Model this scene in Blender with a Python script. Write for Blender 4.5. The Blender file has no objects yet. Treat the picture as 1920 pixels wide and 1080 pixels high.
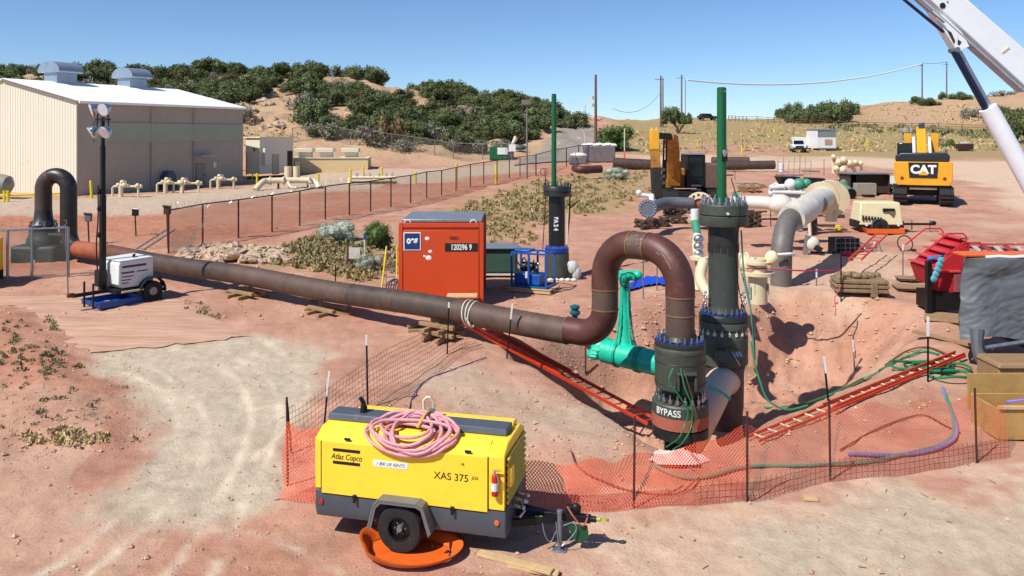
import bpy, math, random
import numpy as np
from mathutils import Vector, Matrix
S = bpy.context.scene
COL = S.collection
random.seed(7); RN = np.random.RandomState(11)
PI = math.pi
# ---------------------------------------------------------------- camera, sky, sun, exposure
EYE = 5.5; F = 1500.0; HY = 252.0
cd = bpy.data.cameras.new('camera'); cam = bpy.data.objects.new('camera', cd); COL.objects.link(cam)
cam.location = (0, 0, EYE); cam.rotation_euler = (math.radians(90), 0, 0)
cd.sensor_width = 36; cd.lens = F / 1920 * 36; cd.shift_y = -(540 - HY) / 1920
cd.clip_start = 0.1; cd.clip_end = 5000
S.camera = cam
SUN_EL = math.radians(50); SUN_V = Vector((-.77 * math.cos(SUN_EL), -.64 * math.cos(SUN_EL), math.sin(SUN_EL))).normalized()
w = bpy.data.worlds.new('World'); S.world = w; w.use_nodes = True
nt = w.node_tree; nt.nodes.clear()
sky = nt.nodes.new('ShaderNodeTexSky'); sky.sky_type = 'NISHITA'; sky.sun_disc = False
sky.sun_elevation = SUN_EL; sky.sun_rotation = math.atan2(SUN_V.x, SUN_V.y); sky.altitude = 1800; sky.air_density = 1.0; sky.dust_density = 0.15; sky.ozone_density = 3.5
bg = nt.nodes.new('ShaderNodeBackground'); bg.inputs['Strength'].default_value = 0.092
wo = nt.nodes.new('ShaderNodeOutputWorld')
tn = nt.nodes.new('ShaderNodeMix'); tn.data_type = 'RGBA'; tn.blend_type = 'MULTIPLY'; tn.inputs[0].default_value = 1; tn.inputs[7].default_value = (.90, 1.04, 1.2, 1); tn.clamp_result = False
nt.links.new(sky.outputs[0], tn.inputs[6]); nt.links.new(tn.outputs[2], bg.inputs[0]); nt.links.new(bg.outputs[0], wo.inputs[0])
sl = bpy.data.lights.new('sun', 'SUN'); sl.energy = 5.0; sl.angle = math.radians(.53); sl.color = (1, .96, .89)
so = bpy.data.objects.new('sun', sl); COL.objects.link(so); so.rotation_euler = SUN_V.to_track_quat('Z', 'Y').to_euler(); so.location = (-20, -20, 40)
S.view_settings.view_transform = 'Standard'; S.view_settings.look = 'None'; S.view_settings.gamma = 1; S.view_settings.exposure = 0.22
try: S.view_settings.use_curve_mapping = False
except Exception: pass

# ---------------------------------------------------------------- materials
def lin(h):
    if isinstance(h, (tuple, list)): return tuple(h)
    h = h.lstrip('#'); r = []
    for i in (0, 2, 4):
        c = int(h[i:i+2], 16) / 255; r.append(c / 12.92 if c <= .04045 else ((c + .055) / 1.055) ** 2.4)
    return tuple(r)
MATS = {}
def mat(name, col, rough=.6, metal=0, var=.25, scale=4., dirt=None, dirt_amt=.35, bump=0., bscale=60., coat=0, tint=0., trans=0):
    """base colour mottled by two noises, optional dust / rust second colour in patches"""
    if name in MATS: return MATS[name]
    m = bpy.data.materials.new(name); m.use_nodes = True; t = m.node_tree; N = t.nodes; L = t.links
    b = N['Principled BSDF']; b.inputs['Roughness'].default_value = rough; b.inputs['Metallic'].default_value = metal
    if coat: b.inputs['Coat Weight'].default_value = coat
    c = lin(col)
    tc = N.new('ShaderNodeTexCoord'); n1 = N.new('ShaderNodeTexNoise'); n1.inputs['Scale'].default_value = scale; n1.inputs['Detail'].default_value = 6; n1.inputs['Roughness'].default_value = .65
    L.new(tc.outputs['Object'], n1.inputs['Vector'])
    r = N.new('ShaderNodeValToRGB'); e = r.color_ramp.elements
    e[0].position = .3; e[1].position = .7
    e[0].color = (*[x * (1 - var) for x in c], 1); e[1].color = (*[min(1, x * (1 + var * .6)) for x in c], 1)
    L.new(n1.outputs['Fac'], r.inputs[0]); out = r.outputs[0]
    if dirt:
        n2 = N.new('ShaderNodeTexNoise'); n2.inputs['Scale'].default_value = scale * 1.9; n2.inputs['Detail'].default_value = 8; n2.inputs['Roughness'].default_value = .7
        L.new(tc.outputs['Object'], n2.inputs['Vector'])
        r2 = N.new('ShaderNodeValToRGB'); k = .62 - .3 * dirt_amt; r2.color_ramp.elements[0].position = k; r2.color_ramp.elements[1].position = k + .16
        L.new(n2.outputs['Fac'], r2.inputs[0])
        mx = N.new('ShaderNodeMix'); mx.data_type = 'RGBA'; mx.inputs[7].default_value = (*lin(dirt), 1)
        mu = N.new('ShaderNodeMath'); mu.operation = 'MULTIPLY'; mu.inputs[1].default_value = min(1, .35 + dirt_amt)
        L.new(r2.outputs[0], mu.inputs[0]); L.new(mu.outputs[0], mx.inputs[0]); L.new(out, mx.inputs[6]); out = mx.outputs[2]
    if tint:
        oi = N.new('ShaderNodeObjectInfo'); hs = N.new('ShaderNodeHueSaturation'); ma = N.new('ShaderNodeMapRange')
        ma.inputs['To Min'].default_value = 1 - tint; ma.inputs['To Max'].default_value = 1 + tint
        L.new(oi.outputs['Random'], ma.inputs['Value']); L.new(ma.outputs[0], hs.inputs['Value']); L.new(out, hs.inputs['Color']); out = hs.outputs[0]
    L.new(out, b.inputs['Base Color'])
    if bump:
        n3 = N.new('ShaderNodeTexNoise'); n3.inputs['Scale'].default_value = bscale; n3.inputs['Detail'].default_value = 4
        L.new(tc.outputs['Object'], n3.inputs['Vector']); bp = N.new('ShaderNodeBump'); bp.inputs['Strength'].default_value = bump; bp.inputs['Distance'].default_value = .02
        L.new(n3.outputs['Fac'], bp.inputs['Height']); L.new(bp.outputs[0], b.inputs['Normal'])
    MATS[name] = m; return m
def mesh_mat(name, col, cell, wire, kind='diamond', rough=.6, metal=0, soft=.0):
    """a net: solid strands, holes between, laid out in the surface's own metre UVs"""
    if name in MATS: return MATS[name]
    m = mat(name, col, rough, metal, .2, 3); t = m.node_tree; N = t.nodes; L = t.links; b = N['Principled BSDF']
    uv = N.new('ShaderNodeUVMap'); sx = N.new('ShaderNodeSeparateXYZ'); L.new(uv.outputs[0], sx.inputs[0])
    def M(op, a, b_=None):
        n = N.new('ShaderNodeMath'); n.operation = op
        for i, v in enumerate((a, b_)):
            if v is None: continue
            if isinstance(v, (int, float)): n.inputs[i].default_value = v
            else: L.new(v, n.inputs[i])
        return n.outputs[0]
    u, v = sx.outputs[0], sx.outputs[1]
    if kind == 'diamond': a, c = M('ADD', u, v), M('SUBTRACT', u, v)
    else: a, c = u, v
    def line(q):
        f = M('FRACT', M('DIVIDE', M('ADD', q, 1000.), cell)); return M('LESS_THAN', M('MINIMUM', f, M('SUBTRACT', 1., f)), wire / cell / 2)
    k = M('MAXIMUM', line(a), line(c))
    if soft: k = M('MAXIMUM', k, soft)
    tr = N.new('ShaderNodeBsdfTransparent'); mx = N.new('ShaderNodeMixShader')
    L.new(k, mx.inputs[0]); L.new(tr.outputs[0], mx.inputs[1]); L.new(b.outputs[0], mx.inputs[2]); L.new(mx.outputs[0], N['Material Output'].inputs[0])
    return m

# ---------------------------------------------------------------- mesh builder
class MB:
    def __init__(s): s.v = []; s.f = []; s.uv = None
    def add(s, vs, fs):
        o = len(s.v); s.v += [tuple(x) for x in vs]; s.f += [tuple(i + o for i in f) for f in fs]; return s
    def box(s, c, d, rz=0, rx=0, ry=0, top=None):
        """centre, dims; top=(sx,sy) scales the top face"""
        R = Matrix.Rotation(rz, 3, 'Z') @ Matrix.Rotation(ry, 3, 'Y') @ Matrix.Rotation(rx, 3, 'X'); c = Vector(c); t = top or (1, 1)
        vs = []
        for z in (-.5, .5):
            k = t if z > 0 else (1, 1)
            for x, y in ((-.5, -.5), (.5, -.5), (.5, .5), (-.5, .5)): vs.append(c + R @ Vector((x * d[0] * k[0], y * d[1] * k[1], z * d[2])))
        return s.add(vs, [(3, 2, 1, 0), (4, 5, 6, 7), (0, 1, 5, 4), (1, 2, 6, 5), (2, 3, 7, 6), (3, 0, 4, 7)])
    def bar(s, p, q, w=.05, h=None, up=(0, 0, 1)):
        p, q = Vector(p), Vector(q); h = h or w; d = (q - p).normalized(); u = Vector(up)
        if abs(d.dot(u)) > .98: u = Vector((1, 0, 0))
        a = d.cross(u).normalized() * w / 2; b = a.cross(d).normalized() * h / 2
        vs = [e + i * a + j * b for e in (p, q) for i, j in ((-1, -1), (1, -1), (1, 1), (-1, 1))]
        return s.add(vs, [(3, 2, 1, 0), (4, 5, 6, 7), (0, 1, 5, 4), (1, 2, 6, 5), (2, 3, 7, 6), (3, 0, 4, 7)])
    def tube(s, pts, r, n=10, caps=True, closed=False):
        P = [Vector(p) for p in pts]; m = len(P); rs = r if isinstance(r, (list, tuple)) else [r] * m
        T = []
        for i in range(m):
            a = P[(i - 1) % m] if (i > 0 or closed) else P[i]; b = P[(i + 1) % m] if (i < m - 1 or closed) else P[i]
            d = (b - a); T.append(d.normalized() if d.length > 1e-9 else Vector((0, 0, 1)))
        u = Vector((0, 0, 1)) if abs(T[0].z) < .9 else Vector((1, 0, 0)); u = (u - T[0] * u.dot(T[0])).normalized(); vs = []
        for i in range(m):
            u = (u - T[i] * u.dot(T[i])); u = u.normalized() if u.length > 1e-6 else T[i].orthogonal().normalized(); v = T[i].cross(u)
            for k in range(n):
                a = 2 * PI * k / n; vs.append(P[i] + (u * math.cos(a) + v * math.sin(a)) * rs[i])
        fs = []
        for i in range(m if closed else m - 1):
            j = (i + 1) % m
            for k in range(n):
                l = (k + 1) % n; fs.append((i * n + k, i * n + l, j * n + l, j * n + k))
        if caps and not closed: fs += [tuple(reversed(range(n))), tuple((m - 1) * n + k for k in range(n))]
        return s.add(vs, fs)
    def cyl(s, p, q, r, r2=None, n=20): return s.tube([p, q], [r, r if r2 is None else r2], n)
    def ring(s, c, ax, ro, ri, h, n=28):
        """annular slab centred on c along ax"""
        c = Vector(c); ax = Vector(ax).normalized(); u = ax.orthogonal().normalized(); v = ax.cross(u); vs = []
        for R, k in ((ro, -.5), (ro, .5), (ri, .5), (ri, -.5)):
            for i in range(n): a = 2 * PI * i / n; vs.append(c + ax * h * k + (u * math.cos(a) + v * math.sin(a)) * R)
        fs = []
        for b in range(4):
            e = (b + 1) % 4
            for i in range(n): j = (i + 1) % n; fs.append((b * n + i, b * n + j, e * n + j, e * n + i))
        return s.add(vs, fs)
    def ball(s, c, r, n=12, m=8, sq=None):
        c = Vector(c); r = r if isinstance(r, (tuple, list)) else (r, r, r); vs = [c + Vector((0, 0, r[2]))]
        for i in range(1, m):
            t = PI * i / m
            for k in range(n): a = 2 * PI * k / n; vs.append(c + Vector((r[0] * math.sin(t) * math.cos(a), r[1] * math.sin(t) * math.sin(a), r[2] * math.cos(t))))
        vs.append(c - Vector((0, 0, r[2]))); e = len(vs) - 1; fs = []
        for k in range(n): fs.append((0, 1 + k, 1 + (k + 1) % n)); fs.append((e, 1 + (m - 2) * n + (k + 1) % n, 1 + (m - 2) * n + k))
        for i in range(m - 2):
            for k in range(n): l = (k + 1) % n; a = 1 + i * n; b = a + n; fs.append((a + k, b + k, b + l, a + l))
        return s.add(vs, fs)
    def prism(s, poly, a, b, ax='y'):
        """poly in the other two axes ((x,z) for y, (y,z) for x, (x,y) for z) from a to b"""
        f = {'y': lambda p, t: (p[0], t, p[1]), 'x': lambda p, t: (t, p[0], p[1]), 'z': lambda p, t: (p[0], p[1], t)}[ax]; n = len(poly)
        vs = [f(p, a) for p in poly] + [f(p, b) for p in poly]
        return s.add(vs, [tuple(range(n)), tuple(reversed(range(n, 2 * n)))] + [(i, i + n, (i + 1) % n + n, (i + 1) % n) for i in range(n)])
    def lathe(s, prof, c=(0, 0, 0), n=28):
        """(r,z) profile round z"""
        c = Vector(c); m = len(prof); vs = [c + Vector((r * math.cos(2 * PI * k / n), r * math.sin(2 * PI * k / n), z)) for r, z in prof for k in range(n)]
        fs = [(i * n + k, i * n + (k + 1) % n, (i + 1) * n + (k + 1) % n, (i + 1) * n + k) for i in range(m - 1) for k in range(n)]
        fs += [tuple(reversed(range(n))), tuple((m - 1) * n + k for k in range(n))]
        return s.add(vs, fs)
    def quad(s, a, b, c, d): return s.add([a, b, c, d], [(0, 1, 2, 3)])
    def build(s, name, m, parent=None, loc=None, rz=0, bevel=0, smooth=35, label=None, uvs=None):
        me = bpy.data.meshes.new(name); me.from_pydata(s.v, [], s.f); me.update()
        import bmesh
        if uvs is None:
            bm = bmesh.new(); bm.from_mesh(me); bmesh.ops.recalc_face_normals(bm, faces=bm.faces); bm.to_mesh(me); bm.free()
        else:
            ul = me.uv_layers.new(name='UVMap')
            for i, l in enumerate(me.loops): ul.data[i].uv = uvs[l.vertex_index]
        if smooth:
            me.polygons.foreach_set('use_smooth', [True] * len(me.polygons)); me.set_sharp_from_angle(angle=math.radians(smooth))
        me.materials.append(m if not isinstance(m, str) else MATS[m])
        o = bpy.data.objects.new(name, me); COL.objects.link(o)
        if parent: o.parent = parent
        if loc is not None: o.location = loc
        o.rotation_euler.z = rz
        if bevel:
            bv = o.modifiers.new('b', 'BEVEL'); bv.width = bevel; bv.segments = 2; bv.limit_method = 'ANGLE'; bv.angle_limit = math.radians(40)
        if label: o['label'] = label
        return o
def tag(o, label, cat, group=None, kind=None):
    if label: o['label'] = label
    if cat: o['category'] = cat
    if group: o['group'] = group
    if kind: o['kind'] = kind
    return o
def thing(name, label, cat, loc=(0, 0, 0), rz=0, group=None, tilt=(0, 0)):
    o = bpy.data.objects.new(name, None); COL.objects.link(o); o.empty_display_size = .3; o.location = loc; o.rotation_euler = (tilt[0], tilt[1], rz)
    return tag(o, label, cat, group)
def copy_tree(o, loc=None, rz=None, label=None, scale=None, parent=None):
    c = o.copy(); COL.objects.link(c); c.parent = parent
    if loc is not None: c.location = loc
    if rz is not None: c.rotation_euler.z = rz
    if label: c['label'] = label
    if scale: c.scale = scale
    for ch in list(o.children): copy_tree(ch, parent=c)
    return c
def text(name, s, size, m, parent, loc, rot, depth=.004, align='CENTER', shear=0, wrap=None, sx=1, bold=0):
    cu = bpy.data.curves.new(name, 'FONT'); cu.body = s; cu.size = size; cu.align_x = align; cu.align_y = 'CENTER'; cu.extrude = depth; cu.shear = shear; cu.offset = bold
    t = bpy.data.objects.new('tmp', cu); COL.objects.link(t); me = bpy.data.meshes.new_from_object(t); bpy.data.objects.remove(t)
    for v in me.vertices: v.co.x *= sx
    if wrap:   # bend round a vertical cylinder of radius wrap: x -> angle; local frame of the cylinder
        for v in me.vertices:
            a = v.co.x / wrap; v.co = Vector((math.sin(a) * (wrap + v.co.z), -math.cos(a) * (wrap + v.co.z), v.co.y))
    me.materials.append(m if not isinstance(m, str) else MATS[m]); o = bpy.data.objects.new(name, me); COL.objects.link(o); o.parent = parent; o.location = loc; o.rotation_euler = rot
    return o
def arc(c, u, v, r, a0, a1, n=10):
    c, u, v = Vector(c), Vector(u), Vector(v); return [c + (u * math.cos(a0 + (a1 - a0) * i / n) + v * math.sin(a0 + (a1 - a0) * i / n)) * r for i in range(n + 1)]
def spline(pts, n=8):
    P = [Vector(p) for p in pts]; P = [P[0] * 2 - P[1]] + P + [P[-1] * 2 - P[-2]]; out = []
    for i in range(1, len(P) - 2):
        for k in range(n):
            t = k / n; a, b, c, d = P[i - 1], P[i], P[i + 1], P[i + 2]
            out.append(.5 * ((2 * b) + (c - a) * t + (2 * a - 5 * b + 4 * c - d) * t * t + (3 * b - a - 3 * c + d) * t ** 3))
    out.append(P[-2]); return out

# ---------------------------------------------------------------- terrain
def Z(y, D): return EYE + (HY - y) / F * D
near = [(0, -.4), (8, -.38), (12, -.3), (18, 0), (24, .35), (35, .65)]
R_ = [(50, 1.25), (75, 1.95), (100, 2.65)]
prof = {
 -1200: [(45, .9), (59, 1.0), (78, 1.0), (85, 1.3), (110, 7), (135, 14), (155, 17), (200, 17), (300, 8), (700, 2)],
 300: [(45, .9), (59, 1.0), (78, 1.0), (85, 1.3), (110, 7), (135, 14), (155, 17), (200, 17), (300, 8), (700, 2)],
 460: [(45, .95), (59, 1.0), (80, 1.05), (86, 1.3), (95, Z(287, 95)), (105, Z(240, 105)), (125, Z(182, 125)), (140, Z(148, 140)), (155, Z(137, 155)), (200, 16), (300, 8), (700, 2)],
 560: [(45, 1), (59, 1.05), (80, 1.2), (88, 1.6), (95, Z(290, 95)), (105, Z(255, 105)), (128, Z(185, 128)), (148, Z(136, 148)), (200, 15), (300, 8), (700, 2)],
 700: [(45, 1), (59, 1.1), (80, 1.5), (90, Z(308, 90)), (100, Z(282, 100)), (110, Z(252, 110)), (130, Z(196, 130)), (150, Z(150, 150)), (200, 13), (300, 8), (700, 2)],
 850: [(45, 1.05), (59, 1.2), (80, 1.6), (92, Z(313, 92)), (105, Z(285, 105)), (120, Z(255, 120)), (140, Z(204, 140)), (155, Z(176, 155)), (200, 10.5), (300, 6), (700, 2)],
 1000: [(50, 1.2), (75, 1.8), (100, Z(290, 100)), (120, Z(261, 120)), (140, Z(224, 140)), (160, Z(196, 160)), (200, 9.5), (300, 6), (700, 2)],
 1060: [(50, 1.25), (75, 1.9), (100, Z(290, 100)), (130, Z(255, 130)), (160, Z(235, 160)), (190, Z(211, 190)), (230, 9.5), (300, 7), (700, 2)],
 1120: [(50, 1.25), (75, 1.95), (100, Z(290, 100)), (130, Z(258, 130)), (160, Z(236, 160)), (185, Z(216, 185)), (230, 9), (300, 7), (700, 2)],
 1190: [(50, 1.25), (75, 1.95), (100, Z(290, 100)), (150, Z(246, 150)), (200, Z(229, 200)), (240, Z(226, 240)), (320, 8), (700, 2)],
 1300: [(50, 1.25), (75, 1.95), (100, Z(292, 100)), (150, Z(249, 150)), (200, Z(230, 200)), (230, Z(221, 230)), (300, 9), (700, 2)],
 1460: [(50, 1.25), (75, 1.95), (119, 3.1), (155, Z(247, 155)), (200, Z(231, 200)), (235, Z(221, 235)), (300, 9), (700, 2)],
 1600: [(50, 1.25), (75, 1.95), (119, 3.1), (160, Z(245, 160)), (190, Z(233, 190)), (230, Z(206, 230)), (260, Z(197, 260)), (330, 12), (700, 2)],
 1780: [(50, 1.25), (75, 1.95), (119, 3.0), (165, Z(244, 165)), (185, Z(236, 185)), (215, Z(197, 215)), (240, Z(180, 240)), (300, 14), (700, 2)],
 1920: [(50, 1.25), (75, 1.95), (110, 2.4), (165, Z(243, 165)), (180, Z(235, 180)), (210, Z(190, 210)), (235, Z(170, 235)), (300, 16), (700, 2)],
 3200: [(50, 1.25), (75, 1.95), (110, 2.4), (165, Z(243, 165)), (180, Z(235, 180)), (210, Z(190, 210)), (235, Z(170, 235)), (300, 16), (700, 2)]}
UC = np.linspace(-1300, 3300, 461); LD = np.linspace(math.log(1.5), math.log(3000), 500)
ks = sorted(prof); T0 = np.zeros((len(ks), len(LD)))
for i, k in enumerate(ks):
    p = near + prof[k] + [(3000, -10)]; T0[i] = np.interp(np.exp(LD), [a for a, b in p], [b for a, b in p])
TB = np.zeros((len(UC), len(LD)))
for j in range(len(LD)): TB[:, j] = np.interp(UC, ks, T0[:, j])
def blur(A, ax, r):
    k = np.exp(-np.linspace(-2, 2, 2 * r + 1) ** 2); k /= k.sum()
    P = np.pad(A, [(r, r) if a == ax else (0, 0) for a in (0, 1)], mode='edge')
    return np.apply_along_axis(lambda q: np.convolve(q, k, 'valid'), ax, P)
TB = blur(blur(TB, 0, 5), 1, 6)
def vnoise(x, y, s, seed=0):
    x = np.asarray(x) / s + seed * 17.3; y = np.asarray(y) / s - seed * 9.1
    xi, yi = np.floor(x).astype(int), np.floor(y).astype(int); fx, fy = x - xi, y - yi; fx = fx * fx * (3 - 2 * fx); fy = fy * fy * (3 - 2 * fy)
    def h(a, b):
        n = (a * 374761393 + b * 668265263 + seed * 1442695) & 0x7fffffff; n = ((n ^ (n >> 13)) * 1274126177) & 0x7fffffff; return ((n ^ (n >> 16)) & 0xffff) / 32768. - 1
    return (h(xi, yi) * (1 - fx) + h(xi + 1, yi) * fx) * (1 - fy) + (h(xi, yi + 1) * (1 - fx) + h(xi + 1, yi + 1) * fx) * fy
def Gb(x, y):
    x = np.asarray(x, float); y = np.maximum(np.asarray(y, float), 1.6); u = np.clip(960 + F * x / y, -1299, 3299); l = np.log(y)
    a = (u - UC[0]) / (UC[1] - UC[0]); b = np.clip((l - LD[0]) / (LD[1] - LD[0]), 0, len(LD) - 1.001); i = a.astype(int); j = b.astype(int); a = a - i; b = b - j
    return TB[i, j] * (1 - a) * (1 - b) + TB[i + 1, j] * a * (1 - b) + TB[i, j + 1] * (1 - a) * b + TB[i + 1, j + 1] * a * b
def sstep(a, b, x): t = np.clip((x - a) / (b - a), 0, 1); return t * t * (3 - 2 * t)
DM = np.exp(np.linspace(math.log(4), math.log(600), 300))
def hit(px, py, fn):
    ux = (px - 960) / F; zz = EYE - (py - HY) / F * DM; g_ = fn(ux * DM, DM); k = max(1, int(np.argmax(zz <= g_)))
    D2 = np.linspace(DM[k - 1], DM[k], 40); g_ = fn(ux * D2, D2); k = int(np.argmax(EYE - (py - HY) / F * D2 <= g_)); return Vector((ux * D2[k], D2[k], float(g_[k])))
def inpoly(x, y, P):
    """signed distance to polygon, + inside"""
    x = np.asarray(x, float); y = np.asarray(y, float); d = np.full(x.shape, 1e9); ins = np.zeros(x.shape, bool); n = len(P)
    for i in range(n):
        ax, ay = P[i]; bx, by = P[(i + 1) % n]; ex, ey = bx - ax, by - ay; t = np.clip(((x - ax) * ex + (y - ay) * ey) / (ex * ex + ey * ey), 0, 1)
        d = np.minimum(d, np.hypot(x - ax - ex * t, y - ay - ey * t)); c = ((ay > y) != (by > y)) & (x < (bx - ax) * (y - ay) / (by - ay + 1e-12) + ax); ins ^= c
    return np.where(ins, d, -d)
def plan(pts): return [tuple(hit(a, b, Gb)[:2]) for a, b in pts]
RIM = plan([(905, 640), (1000, 705), (1120, 775), (1205, 836), (1290, 864), (1400, 842), (1550, 765), (1690, 705), (1760, 660), (1740, 590), (1640, 562), (1450, 550), (1300, 562), (1190, 592), (1110, 598), (1000, 632)])
BANK = plan([(-400, 555), (0, 575), (75, 592), (150, 660), (240, 740), (275, 800), (230, 850), (100, 850), (0, 870), (-400, 930)])
MOUND = plan([(560, 760), (700, 735), (860, 660), (930, 690), (1000, 740), (1110, 800), (1190, 850), (1000, 880), (700, 900)])
FENCE_PX = [(316, 482), (380, 463), (447, 452), (510, 441), (562, 429), (610, 418), (655, 408), (695, 401), (733, 393), (770, 386), (800, 377), (828, 370), (855, 363), (882, 354), (907, 349), (932, 343), (955, 338), (975, 334), (1005, 330)]
FL = plan(FENCE_PX)
def dist_line(x, y, P):
    d = np.full(np.shape(x), 1e9)
    for (ax, ay), (bx, by) in zip(P[:-1], P[1:]):
        ex, ey = bx - ax, by - ay; t = np.clip(((x - ax) * ex + (y - ay) * ey) / (ex * ex + ey * ey), 0, 1); d = np.minimum(d, np.hypot(x - ax - ex * t, y - ay - ey * t))
    return d
def G(x, y):
    x = np.asarray(x, float); y = np.asarray(y, float); z = Gb(x, y)
    s = inpoly(x, y, RIM) + vnoise(x, y, .9, 3) * .12
    west = np.exp(-((x - 0.2) ** 2) / 3.5)
    wd_ = 1.25 + 1.35 * sstep(1.5, 6.0, x); z = z - 1.85 * sstep(0.0, 1.0, s / wd_) + .10 * np.exp(-((s + .35) / .5) ** 2) + sstep(.1, 1.2, s) * (.13 * vnoise(x * .8, y * 1.8, .55, 5) + .06 * vnoise(x, y, .2, 6) + .03 * vnoise(x + y * .5, y * 2 - x, .16, 16))
    s2 = inpoly(x, y, BANK); z = z + .22 * sstep(-.3, 1.2, s2) + .05 * sstep(-.2, .3, s2) * vnoise(x, y, .6, 8)
    s3 = inpoly(x, y, MOUND); z = z + .22 * sstep(-.8, 1.3, s3)
    z = z + .16 * np.exp(-(dist_line(x, y, FL) / .5) ** 2)
    amp = sstep(85, 105, y) * sstep(1250, 1050, 960 + F * x / np.maximum(y, 2)) + .5 * sstep(180, 220, y)
    z = z + amp * (.9 * vnoise(x, y, 9, 1) + .5 * vnoise(x, y, 3.2, 2) + .25 * vnoise(x, y, 1.4, 4))
    z = z + (.035 * vnoise(x, y, 1.7, 9) + .026 * vnoise(x, y, .5, 10) + .016 * vnoise(x, y, .2, 12)) * sstep(3, 9, y)
    return z
def gz(x, y): return float(G(np.array([x]), np.array([y]))[0])
def g(px, py): return hit(px, py, G)
def W(px, py, D): return Vector(((px - 960) / F * D, D, EYE - (py - HY) / F * D))
def onG(px, D, dz=0): x = (px - 960) / F * D; return Vector((x, D, gz(x, D) + dz))

def build_ground():
    us = np.concatenate([np.linspace(-1250, -60, 90, endpoint=False), np.linspace(-60, 1980, 560, endpoint=False), np.linspace(1980, 3250, 90)])
    ds = np.concatenate([np.exp(np.linspace(math.log(2), math.log(10), 30, endpoint=False)), np.exp(np.linspace(math.log(10), math.log(34), 200, endpoint=False)), np.exp(np.linspace(math.log(34), math.log(90), 90, endpoint=False)), np.exp(np.linspace(math.log(90), math.log(270), 170, endpoint=False)), np.exp(np.linspace(math.log(270), math.log(2900), 30))])
    U, D = np.meshgrid(us, ds); X = (U - 960) / F * D; Y = D; H = G(X, Y); n, m = X.shape
    PY = HY + (EYE - H) / D * F
    v = np.stack([X, Y, H], -1).reshape(-1, 3); idx = np.arange(n * m).reshape(n, m)
    f = np.stack([idx[:-1, :-1], idx[:-1, 1:], idx[1:, 1:], idx[1:, :-1]], -1).reshape(-1, 4)
    me = bpy.data.meshes.new('ground'); me.vertices.add(len(v)); me.vertices.foreach_set('co', v.ravel()); me.loops.add(f.size); me.loops.foreach_set('vertex_index', f.ravel())
    me.polygons.add(len(f)); me.polygons.foreach_set('loop_start', np.arange(0, f.size, 4)); me.polygons.foreach_set('use_smooth', [True] * len(f)); me.update(); me.validate()
    # soil zones as masks (what kind of soil lies where)
    def zone(P, soft, nz=.0, sc=1.): return sstep(-soft, soft, inpoly(X, Y, P) + nz * vnoise(X, Y, sc, 21) + nz * .5 * vnoise(X, Y, sc * .35, 22))
    PL = plan
    gravel = zone(PL([(185, 665), (330, 640), (470, 628), (590, 660), (625, 705), (560, 770), (520, 830), (515, 930), (430, 965), (260, 990), (160, 975), (190, 900), (275, 860), (272, 780), (200, 700)]), .45, .5, 1.3)
    gravel = np.maximum(gravel, .75 * zone(PL([(1420, 1010), (1530, 960), (1720, 935), (1920, 925), (2300, 930), (2300, 1110), (1380, 1110)]), .5, .7, 1.6))
    gravel = np.maximum(gravel, .8 * zone(PL([(-300, 372), (150, 372), (330, 360), (470, 348), (560, 330), (690, 318), (1000, 300), (1000, 320), (700, 350), (480, 372), (300, 400), (150, 402), (-300, 402)]), 1.2, 1.6, 3))
    gravel = np.maximum(gravel, .55 * zone(PL([(780, 740), (900, 700), (1020, 740), (1130, 800), (1150, 850), (950, 850)]), .5, .5, 1))
    red = zone(PL([(-300, 404), (150, 404), (330, 395), (480, 372), (700, 345), (960, 320), (1100, 312), (1100, 322), (960, 345), (700, 400), (520, 438), (330, 480), (60, 520), (-300, 540)]), 1.0, 1.6, 3)
    red = red * (.72 + .5 * vnoise(X * .35, Y, 2.2, 51)).clip(0, 1)
    red = np.maximum(red, .55 * sstep(-.2, .6, inpoly(X, Y, BANK)))
    red = np.maximum(red, .35 * zone(PL([(-200, 880), (60, 870), (190, 900), (150, 980), (230, 1080), (60, 1110), (-300, 1110)]), .3, .5, .9))
    red = np.maximum(red, .25 * zone(PL([(250, 990), (430, 975), (520, 1000), (560, 1110), (300, 1110)]), .3, .5, .9))
    pale = zone(PL([(1440, 322), (1180, 300), (1300, 291), (1600, 293), (1700, 300), (1800, 300), (2500, 300), (2500, 425), (1900, 430), (1800, 380), (1790, 330), (1620, 312)]), 2.5, 4, 6)
    pale = np.maximum(pale, .6 * zone(PL([(1370, 520), (1520, 470), (1700, 478), (1720, 520), (1600, 560), (1400, 560)]), .6, .7, 1.2))
    pale = np.maximum(pale, .35 * sstep(24, 13, Y) * (vnoise(X, Y, 2.2, 33) > 0))
    pale = np.maximum(pale, .8 * zone(PL([(1060, 1000), (1200, 965), (1420, 950), (1700, 915), (2000, 900), (2300, 920), (2300, 1110), (1100, 1110), (1150, 1050)]), .4, .9, .8))
    hill = sstep(84, 98, Y + 3 * vnoise(X, Y, 6, 7)) * sstep(1075, 1030, U)
    hill = np.maximum(hill, sstep(172, 190, Y) * sstep(1560, 1680, U))
    hill = np.maximum(hill, sstep(165, 182, Y) * sstep(1190, 1120, U))
    grass = sstep(94, 106, Y + 4 * vnoise(X, Y, 7, 14)) * sstep(1120, 1190, U) * (1 - sstep(172, 190, Y) * sstep(1560, 1680, U))
    grass = grass * (1 - .8 * zone(PL([(1280, 285), (1320, 268), (1450, 270), (1500, 292), (1300, 296)]), 4, 5, 6))
    scrub = zone(PL([(800, 430), (850, 392), (960, 352), (1080, 322), (1220, 318), (1225, 360), (1160, 395), (1050, 410), (960, 440)]), 1.2, 2, 2.5)
    scrub = np.maximum(scrub, zone(PL([(500, 470), (600, 430), (740, 440), (750, 520), (680, 530), (560, 510), (480, 490)]), .8, 1, 1.5))
    track = np.zeros(X.shape); near_ = (Y < 32)
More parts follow.
